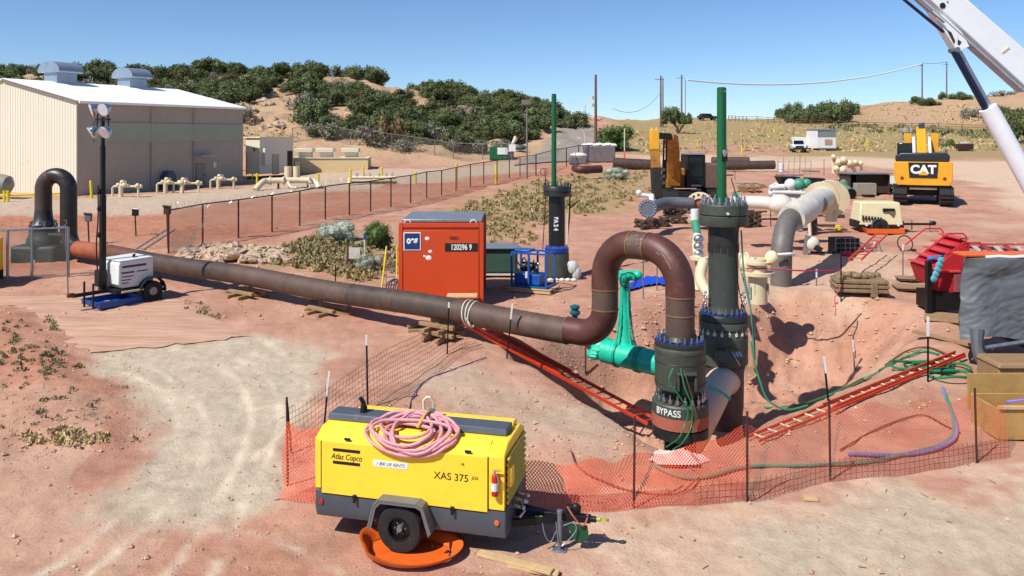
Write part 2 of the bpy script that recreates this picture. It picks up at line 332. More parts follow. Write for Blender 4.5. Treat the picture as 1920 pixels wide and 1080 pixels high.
    for L_ in ([(235, 700), (300, 735), (335, 790), (325, 860), (270, 930), (180, 1010), (60, 1090)], [(285, 690), (345, 730), (385, 790), (375, 870), (325, 940), (240, 1020), (140, 1100)], [(330, 655), (430, 700), (470, 770), (455, 850), (410, 930), (360, 1020), (300, 1100)], [(395, 645), (480, 690), (525, 760), (505, 850), (465, 930), (430, 1010), (390, 1100)], [(500, 640), (560, 690), (575, 740), (545, 790), (480, 860)], [(420, 640), (520, 680), (560, 720)], [(1790, 470), (1700, 400), (1800, 330)], [(1880, 470), (1790, 390), (1860, 330)], [(640, 1075), (560, 1030), (470, 1000), (380, 990)]):
        q = [tuple(hit(a, b, Gb)[:2]) for a, b in L_]; q = [tuple(v[:2]) for v in spline([(a, b, 0) for a, b in q], 6)]; d_ = dist_line(X[near_], Y[near_], q); w_ = .10 + .05 * vnoise(X[near_], Y[near_], .7, 41)
        track[near_] = np.maximum(track[near_], np.exp(-(d_ / w_) ** 2) * (.42 + .5 * vnoise(X[near_], Y[near_], .8, 40) + .2 * vnoise(X[near_], Y[near_], .2, 44)).clip(0, 1))
    for nm, A in (('track', track), ('gravel', gravel), ('red', red), ('pale', pale), ('hill', hill), ('grass', np.maximum(grass, scrub * .75))):
        a = me.attributes.new(nm, 'FLOAT', 'POINT'); a.data.foreach_set('value', A.astype(np.float32).ravel())
    m_ = bpy.data.materials.new('soil'); m_.use_nodes = True; t = m_.node_tree; N = t.nodes; L = t.links; b = N['Principled BSDF']; b.inputs['Roughness'].default_value = .95; b.inputs['Specular IOR Level'].default_value = .15
    tc = N.new('ShaderNodeTexCoord')
    def noise(sc, det=6, ro=.6, st=None):
        n = N.new('ShaderNodeTexNoise'); n.inputs['Scale'].default_value = sc; n.inputs['Detail'].default_value = det; n.inputs['Roughness'].default_value = ro
        if st:
            mp = N.new('ShaderNodeMapping'); mp.inputs['Scale'].default_value = st[0]; mp.inputs['Rotation'].default_value = (0, 0, st[1]); L.new(tc.outputs['Object'], mp.inputs[0]); L.new(mp.outputs[0], n.inputs['Vector'])
        else: L.new(tc.outputs['Object'], n.inputs['Vector'])
        return n.outputs['Fac']
    def ramp(f, stops):
        r = N.new('ShaderNodeValToRGB'); e = r.color_ramp.elements
        while len(e) < len(stops): e.new(.5)
        for q, (p, c) in zip(e, stops): q.position = p; q.color = (*lin(c), 1)
        L.new(f, r.inputs[0]); return r.outputs[0]
    def mix(f, a, c, bt='MIX'):
        x = N.new('ShaderNodeMix'); x.data_type = 'RGBA'; x.blend_type = bt
        if isinstance(f, float): x.inputs[0].default_value = f
        else: L.new(f, x.inputs[0])
        L.new(a, x.inputs[6])
        if isinstance(c, tuple): x.inputs[7].default_value = c
        else: L.new(c, x.inputs[7])
        return x.outputs[2]
    def att(n): a = N.new('ShaderNodeAttribute'); a.attribute_name = n; return a.outputs['Fac']
    nA, nB, nC, nD = noise(.55, 8, .65), noise(3.2, 8, .7), noise(24, 5, .75), noise(.18, 5, .6)
    streak = noise(1.6, 6, .65, ((.25, 2.2, 1), .5))
    soil = ramp(nA, [(.3, '#a0705c'), (.5, '#b78872'), (.7, '#caa08a')])
    soil = mix(ramp(nB, [(.35, (0, 0, 0)), (.75, (.55, .55, .55))]), soil, ramp(streak, [(.3, '#9c6c56'), (.7, '#caa88e')]))
    c = mix(att('red'), soil, ramp(nB, [(.3, '#9a5e46'), (.55, '#b47a5e'), (.75, '#c6987c')]))
    c = mix(att('pale'), c, ramp(nB, [(.3, '#bf9f87'), (.7, '#d6bda2')]))
    c = mix(att('gravel'), c, ramp(nB, [(.25, '#a99883'), (.5, '#baaa93'), (.75, '#cabba3')]))
    c = mix(att('hill'), c, ramp(nB, [(.25, '#957258'), (.45, '#ad8c6e'), (.7, '#bca587')]))
    c = mix(att('grass'), c, ramp(nB, [(.25, '#7c7048'), (.45, '#96845a'), (.6, '#aa9068'), (.8, '#b8946e')]))
    c = mix(att('track'), c, ramp(nB, [(.3, '#d3c2a8'), (.7, '#e2d1b8')]))
    sp = ramp(nC, [(.3, (.62, .6, .58)), (.5, (1, 1, 1)), (.72, (1.0, 1.0, 1.0))])
    c = mix(.55, c, sp, 'MULTIPLY')
    L.new(c, b.inputs['Base Color'])
    bp = N.new('ShaderNodeBump'); bp.inputs['Strength'].default_value = .65; bp.inputs['Distance'].default_value = .06
    ad = N.new('ShaderNodeMath'); ad.operation = 'ADD'; L.new(noise(9, 8, .7), ad.inputs[0]); mu = N.new('ShaderNodeMath'); mu.operation = 'MULTIPLY'; mu.inputs[1].default_value = .5; L.new(nC, mu.inputs[0]); L.new(mu.outputs[0], ad.inputs[1])
    L.new(ad.outputs[0], bp.inputs['Height']); L.new(bp.outputs[0], b.inputs['Normal'])
    me.materials.append(m_); o = bpy.data.objects.new('ground', me); COL.objects.link(o); o['kind'] = 'structure'
build_ground()
def sheet(name, px_poly_rows, m, dz=.03, kind='structure', n=40, proj=None):
    """strip draped on the ground: list of (left px,py),(right px,py) pairs"""
    rows = [(hit(*a, Gb), hit(*b, Gb)) for a, b in px_poly_rows]; mb = MB(); vs = []; k = 14
    Ls = spline([r[0] for r in rows], 10); Rs = spline([r[1] for r in rows], 10)
    for a, b in zip(Ls, Rs):
        for i in range(k + 1):
            p = a.lerp(b, i / k); jj = .22 if i in (0, k) or a is Ls[-1] else .0; p = p + Vector((jj * float(vnoise(p.x, p.y, .5, 71)), jj * float(vnoise(p.x, p.y, .4, 72)), 0)); vs.append((p.x, p.y, gz(p.x, p.y) + dz - (.05 if i in (0, k) else 0)))
    fs = [(i * (k + 1) + j, i * (k + 1) + j + 1, (i + 1) * (k + 1) + j + 1, (i + 1) * (k + 1) + j) for i in range(len(Ls) - 1) for j in range(k)]
    mb.add(vs, fs); o = mb.build(name, m); o['kind'] = kind; return o
# ---------------------------------------------------------------- shared materials
mat('yellow_paint', '#ffd038', .42, 0, .06, 2, '#c9a050', .16)
mat('slate_paint', '#4c535c', .5, 0, .12, 3, '#8a7766', .15)
mat('black_steel', '#17181a', .5, .3, .3, 8, '#5a4a40', .1)
mat('rubber', '#201e1d', .9, 0, .25, 5, '#5c4a40', .2)
mat('galv', '#8f969b', .45, .7, .25, 12)
mat('bright_steel', '#c4c8cc', .3, .9, .2, 14)
mat('pink_hose', '#cf8f96', .55, 0, .15, 12, '#b07a66', .2)
mat('orange_plastic', '#d9601c', .5, 0, .12, 3, '#b0764a', .25)
mat('red_paint', '#b32018', .45, 0, .15, 6)
mat('white_paint', '#d8d8d6', .45, 0, .08, 3, '#b8a898', .12)
mat('lettering', '#141414', .6, 0, 0, 1)
mat('white_letter', '#e2e2e0', .6, 0, 0, 1)
mat('oegblue', '#12306a', .5, 0, .1, 3)
mat('blue_paint', '#1452a0', .4, 0, .2, 5, '#0b2a58', .15)
mat('bolt_blue', '#1c3f9c', .4, .1, .2, 5)
mat('olive_valve', '#484d42', .5, .1, .25, 4, '#66584a', .2, .1)
mat('valve_dark', '#2d2f2e', .45, .2, .25, 5, '#4c443c', .15)
mat('maroon_pipe', '#563029', .5, .1, .3, 2.2, '#6a4a3c', .3, .2, 30)
mat('rusty_pipe', '#5a463c', .6, .1, .35, 2.0, '#6c5140', .3, .3, 40)
mat('dark_pipe', '#4e4038', .55, .2, .35, 2.2, '#66503f', .3, .2, 40)
mat('rust_orange', '#985236', .75, 0, .3, 3, '#7a4630', .35, .2, 40)
mat('weld', '#8a6a48', .6, .3, .3, 20)
mat('red_oxide', '#a8604c', .6, 0, .15, 6, '#8a5040', .2)
mat('aqua_wrap', '#1fbd9c', .38, 0, .18, 5, '#0e8a70', .25, .25, 14)
mat('aqua_dark', '#12957a', .4, 0, .2, 5)
mat('cream_paint', '#d3c3a2', .5, 0, .1, 3, '#b59a78', .2)
mat('white_pipe', '#cfc9bb', .5, 0, .12, 3, '#a8927a', .25)
mat('grey_pipe', '#6a6560', .55, .1, .22, 3, '#8a7866', .25)
mat('timber', '#9a7b58', .85, 0, .3, 5, '#6e5540', .35, .4, 30)
mat('timber_pale', '#c4a578', .8, 0, .2, 5, '#9a7a55', .3)
mat('crate_wood', '#b08a50', .75, 0, .18, 4, '#94703e', .3)
mat('dark_timber', '#4c3c30', .9, 0, .35, 6, '#7a6450', .35, .4)
mat('green_hose', '#1d7a4c', .5, 0, .25, 10)
mat('blue_hose', '#6f7fb8', .5, 0, .2, 10, '#b09aa0', .3)
mat('orange_paint', '#c84414', .5, 0, .08, 1.5, '#a0482c', .18)
mat('ladder_orange', '#cf3f20', .5, 0, .12, 4, '#d8896c', .25)
mat('ladder_yellow', '#d8c020', .5, 0, .1, 4)
mat('alu', '#a9adaf', .4, .8, .15, 8)
mat('rust_post', '#4a2a22', .85, 0, .3, 20)
mat('dark_green', '#3a5246', .55, 0, .15, 3, '#3a4a40', .2)
mat('roof_grey', '#8b9096', .45, .4, .2, 2, '#6d7278', .3)
mat('tarp_grey', '#5a5c60', .5, 0, .22, 2.2, '#55575c', .2)
mat('blue_tarp', '#1d48c0', .5, 0, .2, 6)
mat('tan_box', '#8f7250', .65, 0, .1, 3, '#7a5f42', .2)
mat('bag_cloth', '#d6b9ae', .9, 0, .15, 8, '#b08a78', .25)
mat('plastic_film', '#c2c4c0', .25, 0, .15, 9)
mat('tower_green', '#0d5a30', .45, 0, .15, 3, '#0a4020', .15)
mat('tan_wall', '#c9bda0', .6, 0, .05, .5)
mat('glassy', '#10161c', .12, 0, .1, 3)
mat('lens', '#dfe6ee', .15, .2, .1, 6)
def T(c='orange', **k): return k
# ---------------------------------------------------------------- yellow trailer compressor
def compressor():
    LF = Vector((-2.86, 11.55, 0)); ex = Vector((.969, -.246, 0)); ey = Vector((.246, .969, 0)); L = 2.86; Wd = 1.22
    c = LF + ex * L / 2 + ey * Wd / 2; z0 = -.31
    t = thing('air_compressor', 'yellow and slate grey trailer air compressor parked in front of the orange mesh fence', 'air compressor', (c.x, c.y, z0), math.atan2(ex.y, ex.x))
    h = L / 2; f = -Wd / 2; b = Wd / 2
    # lower grey body with a slight undercut
    mb = MB(); mb.prism([(f + .05, .30), (f, .44), (f, .70), (b, .70), (b, .44), (b - .05, .30)], -h + .02, h, 'x'); mb.build('chassis_body', 'slate_paint', t, bevel=.015)
    top = 1.54; s = 1.43
    mb = MB(); mb.prism([(f + .012, .702), (f + .012, s), (f + .24, top), (b - .24, top), (b - .012, s), (b - .012, .702)], -h + .01, h - .02, 'x'); mb.build('canopy', 'yellow_paint', t, bevel=.02)
    mb = MB(); mb.prism([(f - .016, .66), (f - .016, s - .02), (f + .235, top + .022), (f + .24, top + .0025), (f + .010, s - .05), (f + .010, .66)], -h + .13, h - .25, 'x'); d = mb.build('side_door', 'yellow_paint', t, bevel=.006)
    mb = MB(); mb.box((h - .12, f - .004, 1.07), (.22, .03, .72)); mb.build('control_panel_door', 'yellow_paint', t, bevel=.006)
    mb = MB(); mb.box((-.06, f + .002, .672), (L - .42, .02, .05)); mb.build('door_seal', 'black_steel', t)
    for a_, b_ in (((h - .235, f - .004, .68), (.02, .012, .72)), ((-h + .12, f - .004, 1.05), (.012, .012, .70))): MB().box((a_[0], a_[1], 1.05), b_).build('door_gap', 'black_steel', t)
    for x in (-.9, -.3, .3, .9): MB().box((x, f - .006, s + .03), (.09, .02, .03)).build('hinge', 'black_steel', t)
    for x in (-.78, -.05, .68):
        mb = MB(); mb.box((x, f - .03, .66), (.05 if x != -.05 else .16, .035, .06)); mb.box((x, f - .045, .61), (.03, .03, .05)); mb.build('latch', 'black_steel', t, bevel=.004)
    # grey top ridge
    mb = MB(); mb.prism([(-.18, top + .003), (-.15, top + .10), (.16, top + .10), (.20, top + .003)], -h + .0, h - .1, 'x'); mb.build('top_ridge', 'slate_paint', t, bevel=.015)
    mb = MB(); mb.prism([(.21, top + .002), (.23, top + .075), (b - .2, top + .06), (b - .16, top + .002)], -h + .3, h - .1, 'x'); mb.build('rear_cover', 'yellow_paint', t, bevel=.01)
    mb = MB(); mb.cyl((-.93, .0, top + .1), (-.93, .0, top + .19), .055, .05, 14); e = mb.build('exhaust_pipe', 'black_steel', t)
    mb = MB(); mb.cyl((-.93, .02, top + .2), (-.95, -.0, top + .205), .062, n=14); mb.box((-.97, .03, top + .26), (.12, .1, .012), ry=.9); mb.build('exhaust_cap', 'black_steel', t)
    mb = MB(); mb.tube([(.02, .05, top + .09), (.0, .06, top + .33), (.05, .07, top + .38), (.1, .07, top + .38), (.14, .08, top + .33), (.16, .09, top + .09)], .022, 8); mb.build('lifting_eye', 'cream_paint', t)
    # end louvres
    mb = MB(); mb.box((h - .012, 0, 1.06), (.01, Wd - .16, .66)); mb.build('louvre_recess', 'black_steel', t)
    for k in range(8):
        mb = MB(); mb.box((h + .004, 0, .77 + k * .085), (.04, Wd - .18, .030), ry=.5); mb.build('louvre', 'yellow_paint', t)
    mb = MB(); mb.box((h + .035, f + .16, 1.13), (.06, .17, .26)); mb.build('document_box', 'yellow_paint', t, bevel=.008)
    # extinguisher
    X, Y = h - .13, f - .075
    mb = MB(); mb.lathe([(.02, 0), (.042, .01), (.045, .03), (.045, .25), (.035, .29), (.015, .31)], (X, Y, .92), 16); e = mb.build('fire_extinguisher', 'red_paint', t)
    mb = MB(); mb.lathe([(.0462, .08), (.0462, .19)], (X, Y, .92), 16); mb.build('instruction_label', 'white_paint', e)
    mb = MB(); mb.box((X, Y, 1.25), (.03, .03, .04)); mb.box((X + .04, Y, 1.27), (.09, .02, .015)); mb.tube([(X, Y - .02, 1.24), (X + .05, Y - .03, 1.2), (X + .055, Y - .02, 1.1)], .008, 6); mb.build('valve_handle', 'bright_steel', e)
    # lamps
    for x, m_ in ((-h + .12, 'red_paint'), (h - .12, 'orange_plastic')):
        mb = MB(); mb.cyl((x, f - .022, .53), (x, f + .0, .53), .036, n=16); mb.build('marker_lamp', m_, t, bevel=.004)
    # wheel + fender (both sides)
    for sg in (-1, 1):
        y = sg * (Wd / 2 + .05); wx = -.06; wz = .335
        wr = MB(); prof_ = [(.17, -.09), (.27, -.1), (.31, -.095), (.332, -.06), (.335, 0), (.332, .06), (.31, .095), (.27, .1), (.17, .09)]
        n = 36; vs = []; fs = []
        for r, q in prof_:
            for k in range(n): a = 2 * PI * k / n; vs.append((wx + r * math.cos(a), y + q, wz + r * math.sin(a)))
        for i in range(len(prof_) - 1):
            for k in range(n): fs.append((i * n + k, i * n + (k + 1) % n, (i + 1) * n + (k + 1) % n, (i + 1) * n + k))
        wr.add(vs, fs); wh = MB(); wh.cyl((wx, y - .06, wz), (wx, y + .06, wz), .03, n=10)
        wo_ = wr.build('wheel', 'rubber', t)
        rm = MB(); rm.ring((wx, y + sg * .05, wz), (0, 1, 0), .185, .155, .07, 28); rm.cyl((wx, y + sg * .0, wz), (wx, y + sg * .03, wz), .165, .14, 28); rm.build('rim', 'black_steel', wo_)
        hb = MB(); hb.cyl((wx, y + sg * .03, wz), (wx, y + sg * .085, wz), .05, .04, 14)
        for k in range(6): a = k * PI / 3; hb.cyl((wx + .08 * math.cos(a), y + sg * .03, wz + .08 * math.sin(a)), (wx + .08 * math.cos(a), y + sg * .05, wz + .08 * math.sin(a)), .011, n=6)
        hb.build('hub', 'galv', wo_)
        fd = MB(); pts = [(-.5, .35), (-.42, .66), (-.34, .735), (.22, .735), (.3, .70), (.42, .35)]
        y0, y1 = sg * (Wd / 2 - .01), sg * (Wd / 2 + .2)
        for (a, za), (c2, zc) in zip(pts[:-1], pts[1:]):
            d_ = Vector((c2 - a, 0, zc - za)).normalized(); nn = Vector((-d_.z, 0, d_.x)) * .012
            A, B = Vector((a, 0, za)), Vector((c2, 0, zc))
            vs = [Vector((p.x, yy, p.z)) + o_ for yy in (y0, y1) for p, o_ in ((A, nn), (B, nn), (B, -nn), (A, -nn))]
            fd.add(vs, [(0, 1, 2, 3), (4, 7, 6, 5), (0, 4, 5, 1), (1, 5, 6, 2), (2, 6, 7, 3), (3, 7, 4, 0)])
        inner = [(-.38, .40), (-.33, .60), (-.27, .665), (.17, .665), (.24, .60), (.31, .40)]
        yy = sg * (Wd / 2 + .195); o1 = [(a, z) for a, z in pts]; vs = [(a, yy, z) for a, z in o1] + [(a * .92, yy, z - .045) for a, z in o1]
        fd.add(vs, [(i, i + 1, i + 7, i + 6) for i in range(5)])
        fd.build('mudguard', mat('guard_grey', '#6c6f70', .5, .2, .12, 4, '#8a7a6a', .25), t)
    mb = MB(); mb.cyl((-.06, -.6, .335), (-.06, .6, .335), .035, n=10); mb.build('axle', 'black_steel', t)
    # drawbar
    h -= .15
    mb = MB(); mb.bar((h, -.3, .37), (h + .75, -.03, .40), .07, .1); mb.bar((h, .3, .37), (h + .75, .03, .40), .07, .1); mb.bar((h - .1, 0, .42), (h + 1.22, 0, .44), .09, .1); db = mb.build('drawbar', 'black_steel', t, bevel=.006)
    mb = MB(); mb.cyl((h + 1.12, 0, .44), (h + 1.3, 0, .44), .045, .04, 14); mb.build('coupler_body', 'black_steel', t)
    mb = MB(); mb.cyl((h + 1.22, 0, .44), (h + 1.36, 0, .45), .028, n=12); mb.ring((h + 1.42, 0, .45), (0, .35, 1), .055, .028, .03, 18); mb.build('towing_eye', mat('lime_paint', '#a8a83a', .5, .1, .2, 9), t)
    mb = MB(); mb.cyl((h + .8, -.1, .06), (h + .8, -.1, .52), .035, n=14); mb.cyl((h + .8, -.1, .0), (h + .8, -.1, .2), .025, n=12); mb.box((h + .8, -.1, .005), (.2, .14, .02)); mb.cyl((h + .8, -.1, .52), (h + .8, -.1, .56), .042, n=12); mb.build('jack_stand', mat('jack_grey', '#79828a', .45, .5, .2, 9), t, bevel=.003)
    mb = MB(); mb.box((h + .3, -.19, .41), (.1, .005, .04), rz=.34); mb.box((h + .5, -.115, .42), (.1, .005, .06), rz=.34); mb.build('sticker', mat('sticker', '#c9cc6a', .5, 0, .1, 5), t)
    mb = MB()
    for q in range(2):
        p = [(h + .55 + .2 * q, -.12, .4), (h + .6 + .2 * q, -.16, .22 - .1 * q), (h + .68 + .2 * q, -.14, .12), (h + .78 + .25 * q, -.1, .3), (h + 1.0, -.05, .4)]
        mb.tube(spline(p, 5), .009, 6)
    mb.build('safety_chain', 'galv', t)
    mb = MB(); mb.box((h + .98, .0, .55), (.2, .1, .1)); mb.ball((h + 1.02, -.05, .6), (.07, .05, .06)); mb.build('brake_unit', 'black_steel', t, bevel=.01)
    mb = MB(); mb.tube(spline([(h + .9, -.06, .6), (h + 1.0, -.12, .5), (h + 1.12, -.1, .38), (h + 1.18, -.02, .5), (h + 1.05, .05, .62)], 6), .012, 6); mb.build('brake_cable', mat('cable_red', '#a8544a', .6), t)
    mb = MB(); mb.prism([(h + .9, .36), (h + 1.18, .36), (h + 1.2, .2), (h + 1.1, .12), (h + .98, .16)], -.06, -.03); mb.build('guard_flap', mat('flap_green', '#0f4a26', .6), t)
    h += .15
    mb = MB()
    for k in range(4):
        y = -.25 + k * .09; z = .62 + .05 * (k % 2); mb.cyl((h, y, z), (h + .14, y - .03, z), .03, .022, 10); mb.ball((h + .17, y - .03, z), .032, 8, 6)
    mb.tube([(h + .1, -.1, .6), (h + .16, -.16, .52), (h + .1, -.22, .45)], .018, 8); mb.build('outlet_valves', 'bright_steel', t)
    # writing
    R0 = (PI / 2, 0, 0); y = f - .0185
    for z in (1.30, 1.12):
        mb = MB(); mb.box((-h + .52, y, z), (.42, .004, .042)); mb.build('logo_bar', 'lettering', t)
    text('maker_name', 'Atlas Copco', .115, 'lettering', t, (-h + .52, y, 1.205), R0, .002, shear=.25, sx=.82)
    mb = MB(); mb.box((-h + 1.19, y, 1.17), (.52, .004, .088)); k = mb.build('phone_sticker', 'white_letter', t)
    text('phone_number', '1 800 UR RENTS', .068, mat('navy_ink', '#20304e', .6, 0, 0), k, (-h + 1.19, y - .003, 1.168), R0, .001, shear=.3, sx=.9)
    text('model_number', 'XAS 375', .14, 'lettering', t, (.66, y, 1.09), R0, .002, sx=1.0)
    text('model_suffix', 'JD6', .06, mat('brown_ink', '#6a5518', .6, 0, 0), t, (1.0, y, 1.11), R0, .002, shear=.2)
    text('small_mark', '14', .06, 'lettering', t, (.82, y, 1.28), R0, .002)
    # hose coil: own thing, lies over the top and the door
    q = thing('hose_coil', 'coil of pink air hose hung over the top of the yellow compressor', 'hose', (c.x, c.y, z0), t.rotation_euler.z)
    mb = MB(); pts = []
    for i in range(8 * 26 + 1):
        a = 2 * PI * i / 26; lp = i / 26; r1 = .36 + .20 * math.sin(lp * 1.9) ** 2; cx = .13 + .13 * math.sin(lp * 2.1); cy = -.42 + .06 * math.cos(lp * 1.3)
        x = cx - .12 + (r1 + .02) * math.cos(a); yy = cy + (.30 + .07 * math.sin(lp * 2.3)) * math.sin(a)
        over = max(0, -.36 - yy); z = top + .05 + .012 * lp + (.09 * sstep(-.26, -.12, yy)) - over * .42
        if yy < f - .03: z -= (f - .03 - yy) * .8; 
        yy = max(yy, f - .055 - .01 * lp * .5)
        pts.append((x, yy, z))
    mb.tube(pts, .024, 8); mb.build('hose', 'pink_hose', q)
    mb = MB(); sp = spline([(.05, -.33, top + .07), (.1, -.2, top + .2), (.15, -.1, top + .24), (.13, .02, top + .13)], 6)
    for a, b_ in zip(sp[:-1], sp[1:]): mb.bar(a, b_, .05, .012)
    mb.build('strap', mat('strap_tan', '#b88a3c', .7), q)
    mb = MB(); mb.ring((.17, -.07, top + .2), (.3, 1, .2), .07, .035, .05, 16); mb.build('hose_coupling', 'galv', q)
    # spill berm
    wc = c + ex * (-.02) + ey * (f - .02); wc.z = z0
    bt = thing('spill_berm', 'orange plastic spill berm spread round the near wheel of the yellow compressor', 'spill berm', (wc.x, wc.y, z0), t.rotation_euler.z)
    mb = MB(); n = 48; rows = []
    for k in range(n):
        a = 2 * PI * k / n; wob = 1 + .05 * math.sin(3 * a + 1); ca, sa = math.cos(a), math.sin(a); hh = .085 + .04 * math.sin(2 * a + .7) + (.07 if ca < -.7 else 0)
        rows.append([(.78 * ca * wob + .07, .52 * sa * wob - .02, hh + .015), (.83 * ca * wob + .07, .57 * sa * wob - .02, hh + .025), (.76 * ca * wob + .07, .53 * sa * wob - .02, hh * .45), (.70 * ca * wob + .07, .47 * sa * wob - .02, .0), (.66 * ca * wob + .07, .43 * sa * wob - .02, .012), (.72 * ca * wob + .07, .47 * sa * wob - .02, hh * .5)])
    vs = [p for r in rows for p in r]; m6 = 6
    mb.add(vs, [(i * m6 + j, ((i + 1) % n) * m6 + j, ((i + 1) % n) * m6 + (j + 1) % m6, i * m6 + (j + 1) % m6) for i in range(n) for j in range(m6)])
    mb.build('rim_wall', 'orange_plastic', bt, smooth=60); bt.scale = (.9, .88, 1)
    mb = MB(); mb.lathe([(.0, .006), (.5, .008), (.5, .002)], n=40); o = mb.build('liner', 'orange_plastic', bt); o.scale = (1.3, .87, 1); o.location = (.07, -.02, 0)
compressor()
# ---------------------------------------------------------------- orange net fence and wire fence
mesh_mat('orange_net', '#d9532f', .052, .0145, 'diamond', .6)
mesh_mat('rust_wire', '#5f4438', .10, .0075, 'square', .7, .2)
mesh_mat('chain_link', '#8a827c', .09, .012, 'diamond', .6, .3)
mesh_mat('chain_link_far', '#7a706a', .12, .011, 'diamond', .6, .3)
def net(name, base, h, m, parent, lean=None, sag=.05, z0=.0, rows=5, wav=.04, seg=10, label=None):
    """draped net along ground points base; h height(s)"""
    P = spline(base, seg) if len(base) > 2 else [Vector(base[0]).lerp(Vector(base[1]), i / (seg * 2)) for i in range(seg * 2 + 1)]
    hs = h if isinstance(h, (list, tuple)) else [h] * len(base); H = np.interp(np.linspace(0, len(base) - 1, len(P)), range(len(base)), hs)
    vs, uv = [], []; s = 0
    for i, p in enumerate(P):
        if i: s += (Vector(p) - Vector(P[i - 1])).length
        t = i / len(P) * (len(base) - 1); dd = sag * math.sin(PI * (t % 1)) ** 2
        for k in range(rows + 1):
            q = k / rows; w_ = wav * (vnoise(np.array(s), np.array(q * 2.), .6, 5)) ; hh = z0 + (H[i] - dd) * q; l = (lean or (0, 0))
            vs.append((p[0] + l[0] * q + float(w_), p[1] + l[1] * q + float(w_) * .7, gz(p[0], p[1]) + hh + .01)); uv.append((s, hh))
    n = rows + 1; mb = MB(); mb.add(vs, [(i * n + k, (i + 1) * n + k, (i + 1) * n + k + 1, i * n + k + 1) for i in range(len(P) - 1) for k in range(rows)])
    return mb.build(name, m, parent, uvs=uv, smooth=60)
def rootof(name, label, cat, group=None): return thing(name, label, cat, (0, 0, 0), 0, group)
def tpost(base, h, top_white=.0, lean=(0, 0), m='rust_post', parent=None, r=.018, name='post'):
    p = Vector(base); q = p + Vector((lean[0], lean[1], h)); a = p - Vector((0, 0, .15)); mb = MB()
    mb.bar(a, q, r * 1.9, r * .7); mb.bar(a, q, r * .7, r * 1.9)
    o = mb.build(name, m, parent)
    if top_white:
        mb = MB(); mb.bar(q - (q - p) * top_white, q + Vector((0, 0, .004)), r * 2.1, r * 2.1); mb.build('white_tip', 'white_paint', o)
    return o
fo = rootof('safety_fence', 'orange plastic mesh safety fence with rusty posts running round the near side of the pit', 'fence')
bp_ = [g(*p) for p in ((522, 937), (596, 946), (700, 955), (860, 962), (995, 968), (1110, 962), (1190, 955), (1300, 949), (1402, 941), (1480, 923), (1560, 902), (1650, 893), (1740, 882), (1832, 868), (1892, 858))]
mesh_mat('orange_net_thin', '#cf5638', .056, .0095, 'diamond', .6)
nh = [1.12, 1.1, 1.0, .8, .72, .72, .75, .84, 1.12, 1.1, 1.15, 1.15, 1.12, 1.1, .9]
net('orange_mesh', bp_[:9], nh[:9], 'orange_net', fo, lean=(.05, .3), sag=.10, rows=8, wav=.10)
net('orange_mesh', bp_[8:], nh[8:], 'orange_net_thin', fo, lean=(.05, .3), sag=.12, rows=8, wav=.12)
net('bottom_wire', [bp_[i] + Vector((.02, -.02, 0)) for i in (7, 8, 9, 10, 11, 12, 13, 14)], .38, 'rust_wire', fo, sag=.0, rows=2)
mb = MB(); mb.tube(spline([g(1070, 850) + Vector((0, 0, .05)), g(1085, 880) + Vector((0, 0, .03)), g(1130, 905) + Vector((0, 0, .03)), g(1190, 925) + Vector((0, 0, .03)), g(1270, 930) + Vector((0, 0, .04)), g(1310, 902) + Vector((0, 0, .06))], 6), .014, 6); mb.build('sagging_rope', mat('rope', '#7c4534', .8), fo)
for px, py, h, ln in ((540, 912, 1.42, (-.02, 0)), (1188, 953, 1.42, (.02, 0)), (1401, 941, 1.42, (-.0, 0)), (1557, 901, 1.35, (-.02, 0)), (1832, 868, 1.3, (-.04, 0)), (596, 945, 1.1, (0, 0))):
    tpost(g(px, py), h, 0, ln, parent=fo)
wf = rootof('wire_fence', 'sagging rusty wire mesh fence on steel posts between the compressor and the long pipe', 'fence')
wb = [g(*p) for p in ((545, 880), (610, 830), (690, 770), (770, 718), (842, 668), (880, 650))]
net('wire_mesh', wb, [1.05, 1.0, .98, .95, .9, .6], 'rust_wire', wf, lean=(-.08, .0), sag=.06, rows=3, wav=.05)
net('folded_mesh', [p + Vector((.35, -.1, 0)) for p in wb[2:]], .16, 'rust_wire', wf, lean=(-.25, .1), sag=.0, rows=2)
for px, py, h, wt, ln in ((548, 850, 1.0, 0, (-.1, 0)), (606, 800, 1.05, .45, (.12, 0)), (690, 768, 1.45, .13, (-.03, 0)), (838, 664, 1.25, .1, (.05, 0)), (949, 672, 1.3, .28, (.15, 0))):
    tpost(g(px, py), h, wt, ln, 'black_steel', parent=wf)
# lone stakes
st = [((1098, 702), .72, .0, (0, 0), 'short rusty stake standing in the dirt below the end of the long pipe'), ((1603, 694), .85, .4, (-.06, 0), 'thin wooden stake with a white top on the right slope of the pit'),
      ((1740, 716), 1.42, .3, (0, 0), 'tall black stake with a white top beside the hose pile'), ((1556, 768), 1.05, .3, (-.12, 0), 'black stake with white tip leaning beside the right orange ladder'),
      ((1531, 536), .55, .5, (0, 0), 'small white topped stake on the pale soil beside the grey riser pipe'), ((1693, 522), 1.2, .18, (0, 0), 'thin grey stake with white tip left of the red stair machine'),
      ((1577, 566), 2.0, .0, (0, 0), 'tall dark steel stake beside the mud crusted crate'), ((629, 530), .6, 0, (0, 0), 'black stake behind the long pipe in front of the sagebrush'), ((1206, 560), 1.2, 0, (0, 0), 'thin grey stake seen through the pipe arch, left of the other'), ((1232, 545), 1.1, 0, (0, 0), 'thin grey stake seen through the pipe arch, right of the other'),
      ((128, 552), 2.2, 0, (-.08, 0), 'grey steel post of the broken fence left of the light tower'), ((1187, 0), 0, 0, (0, 0), None)]
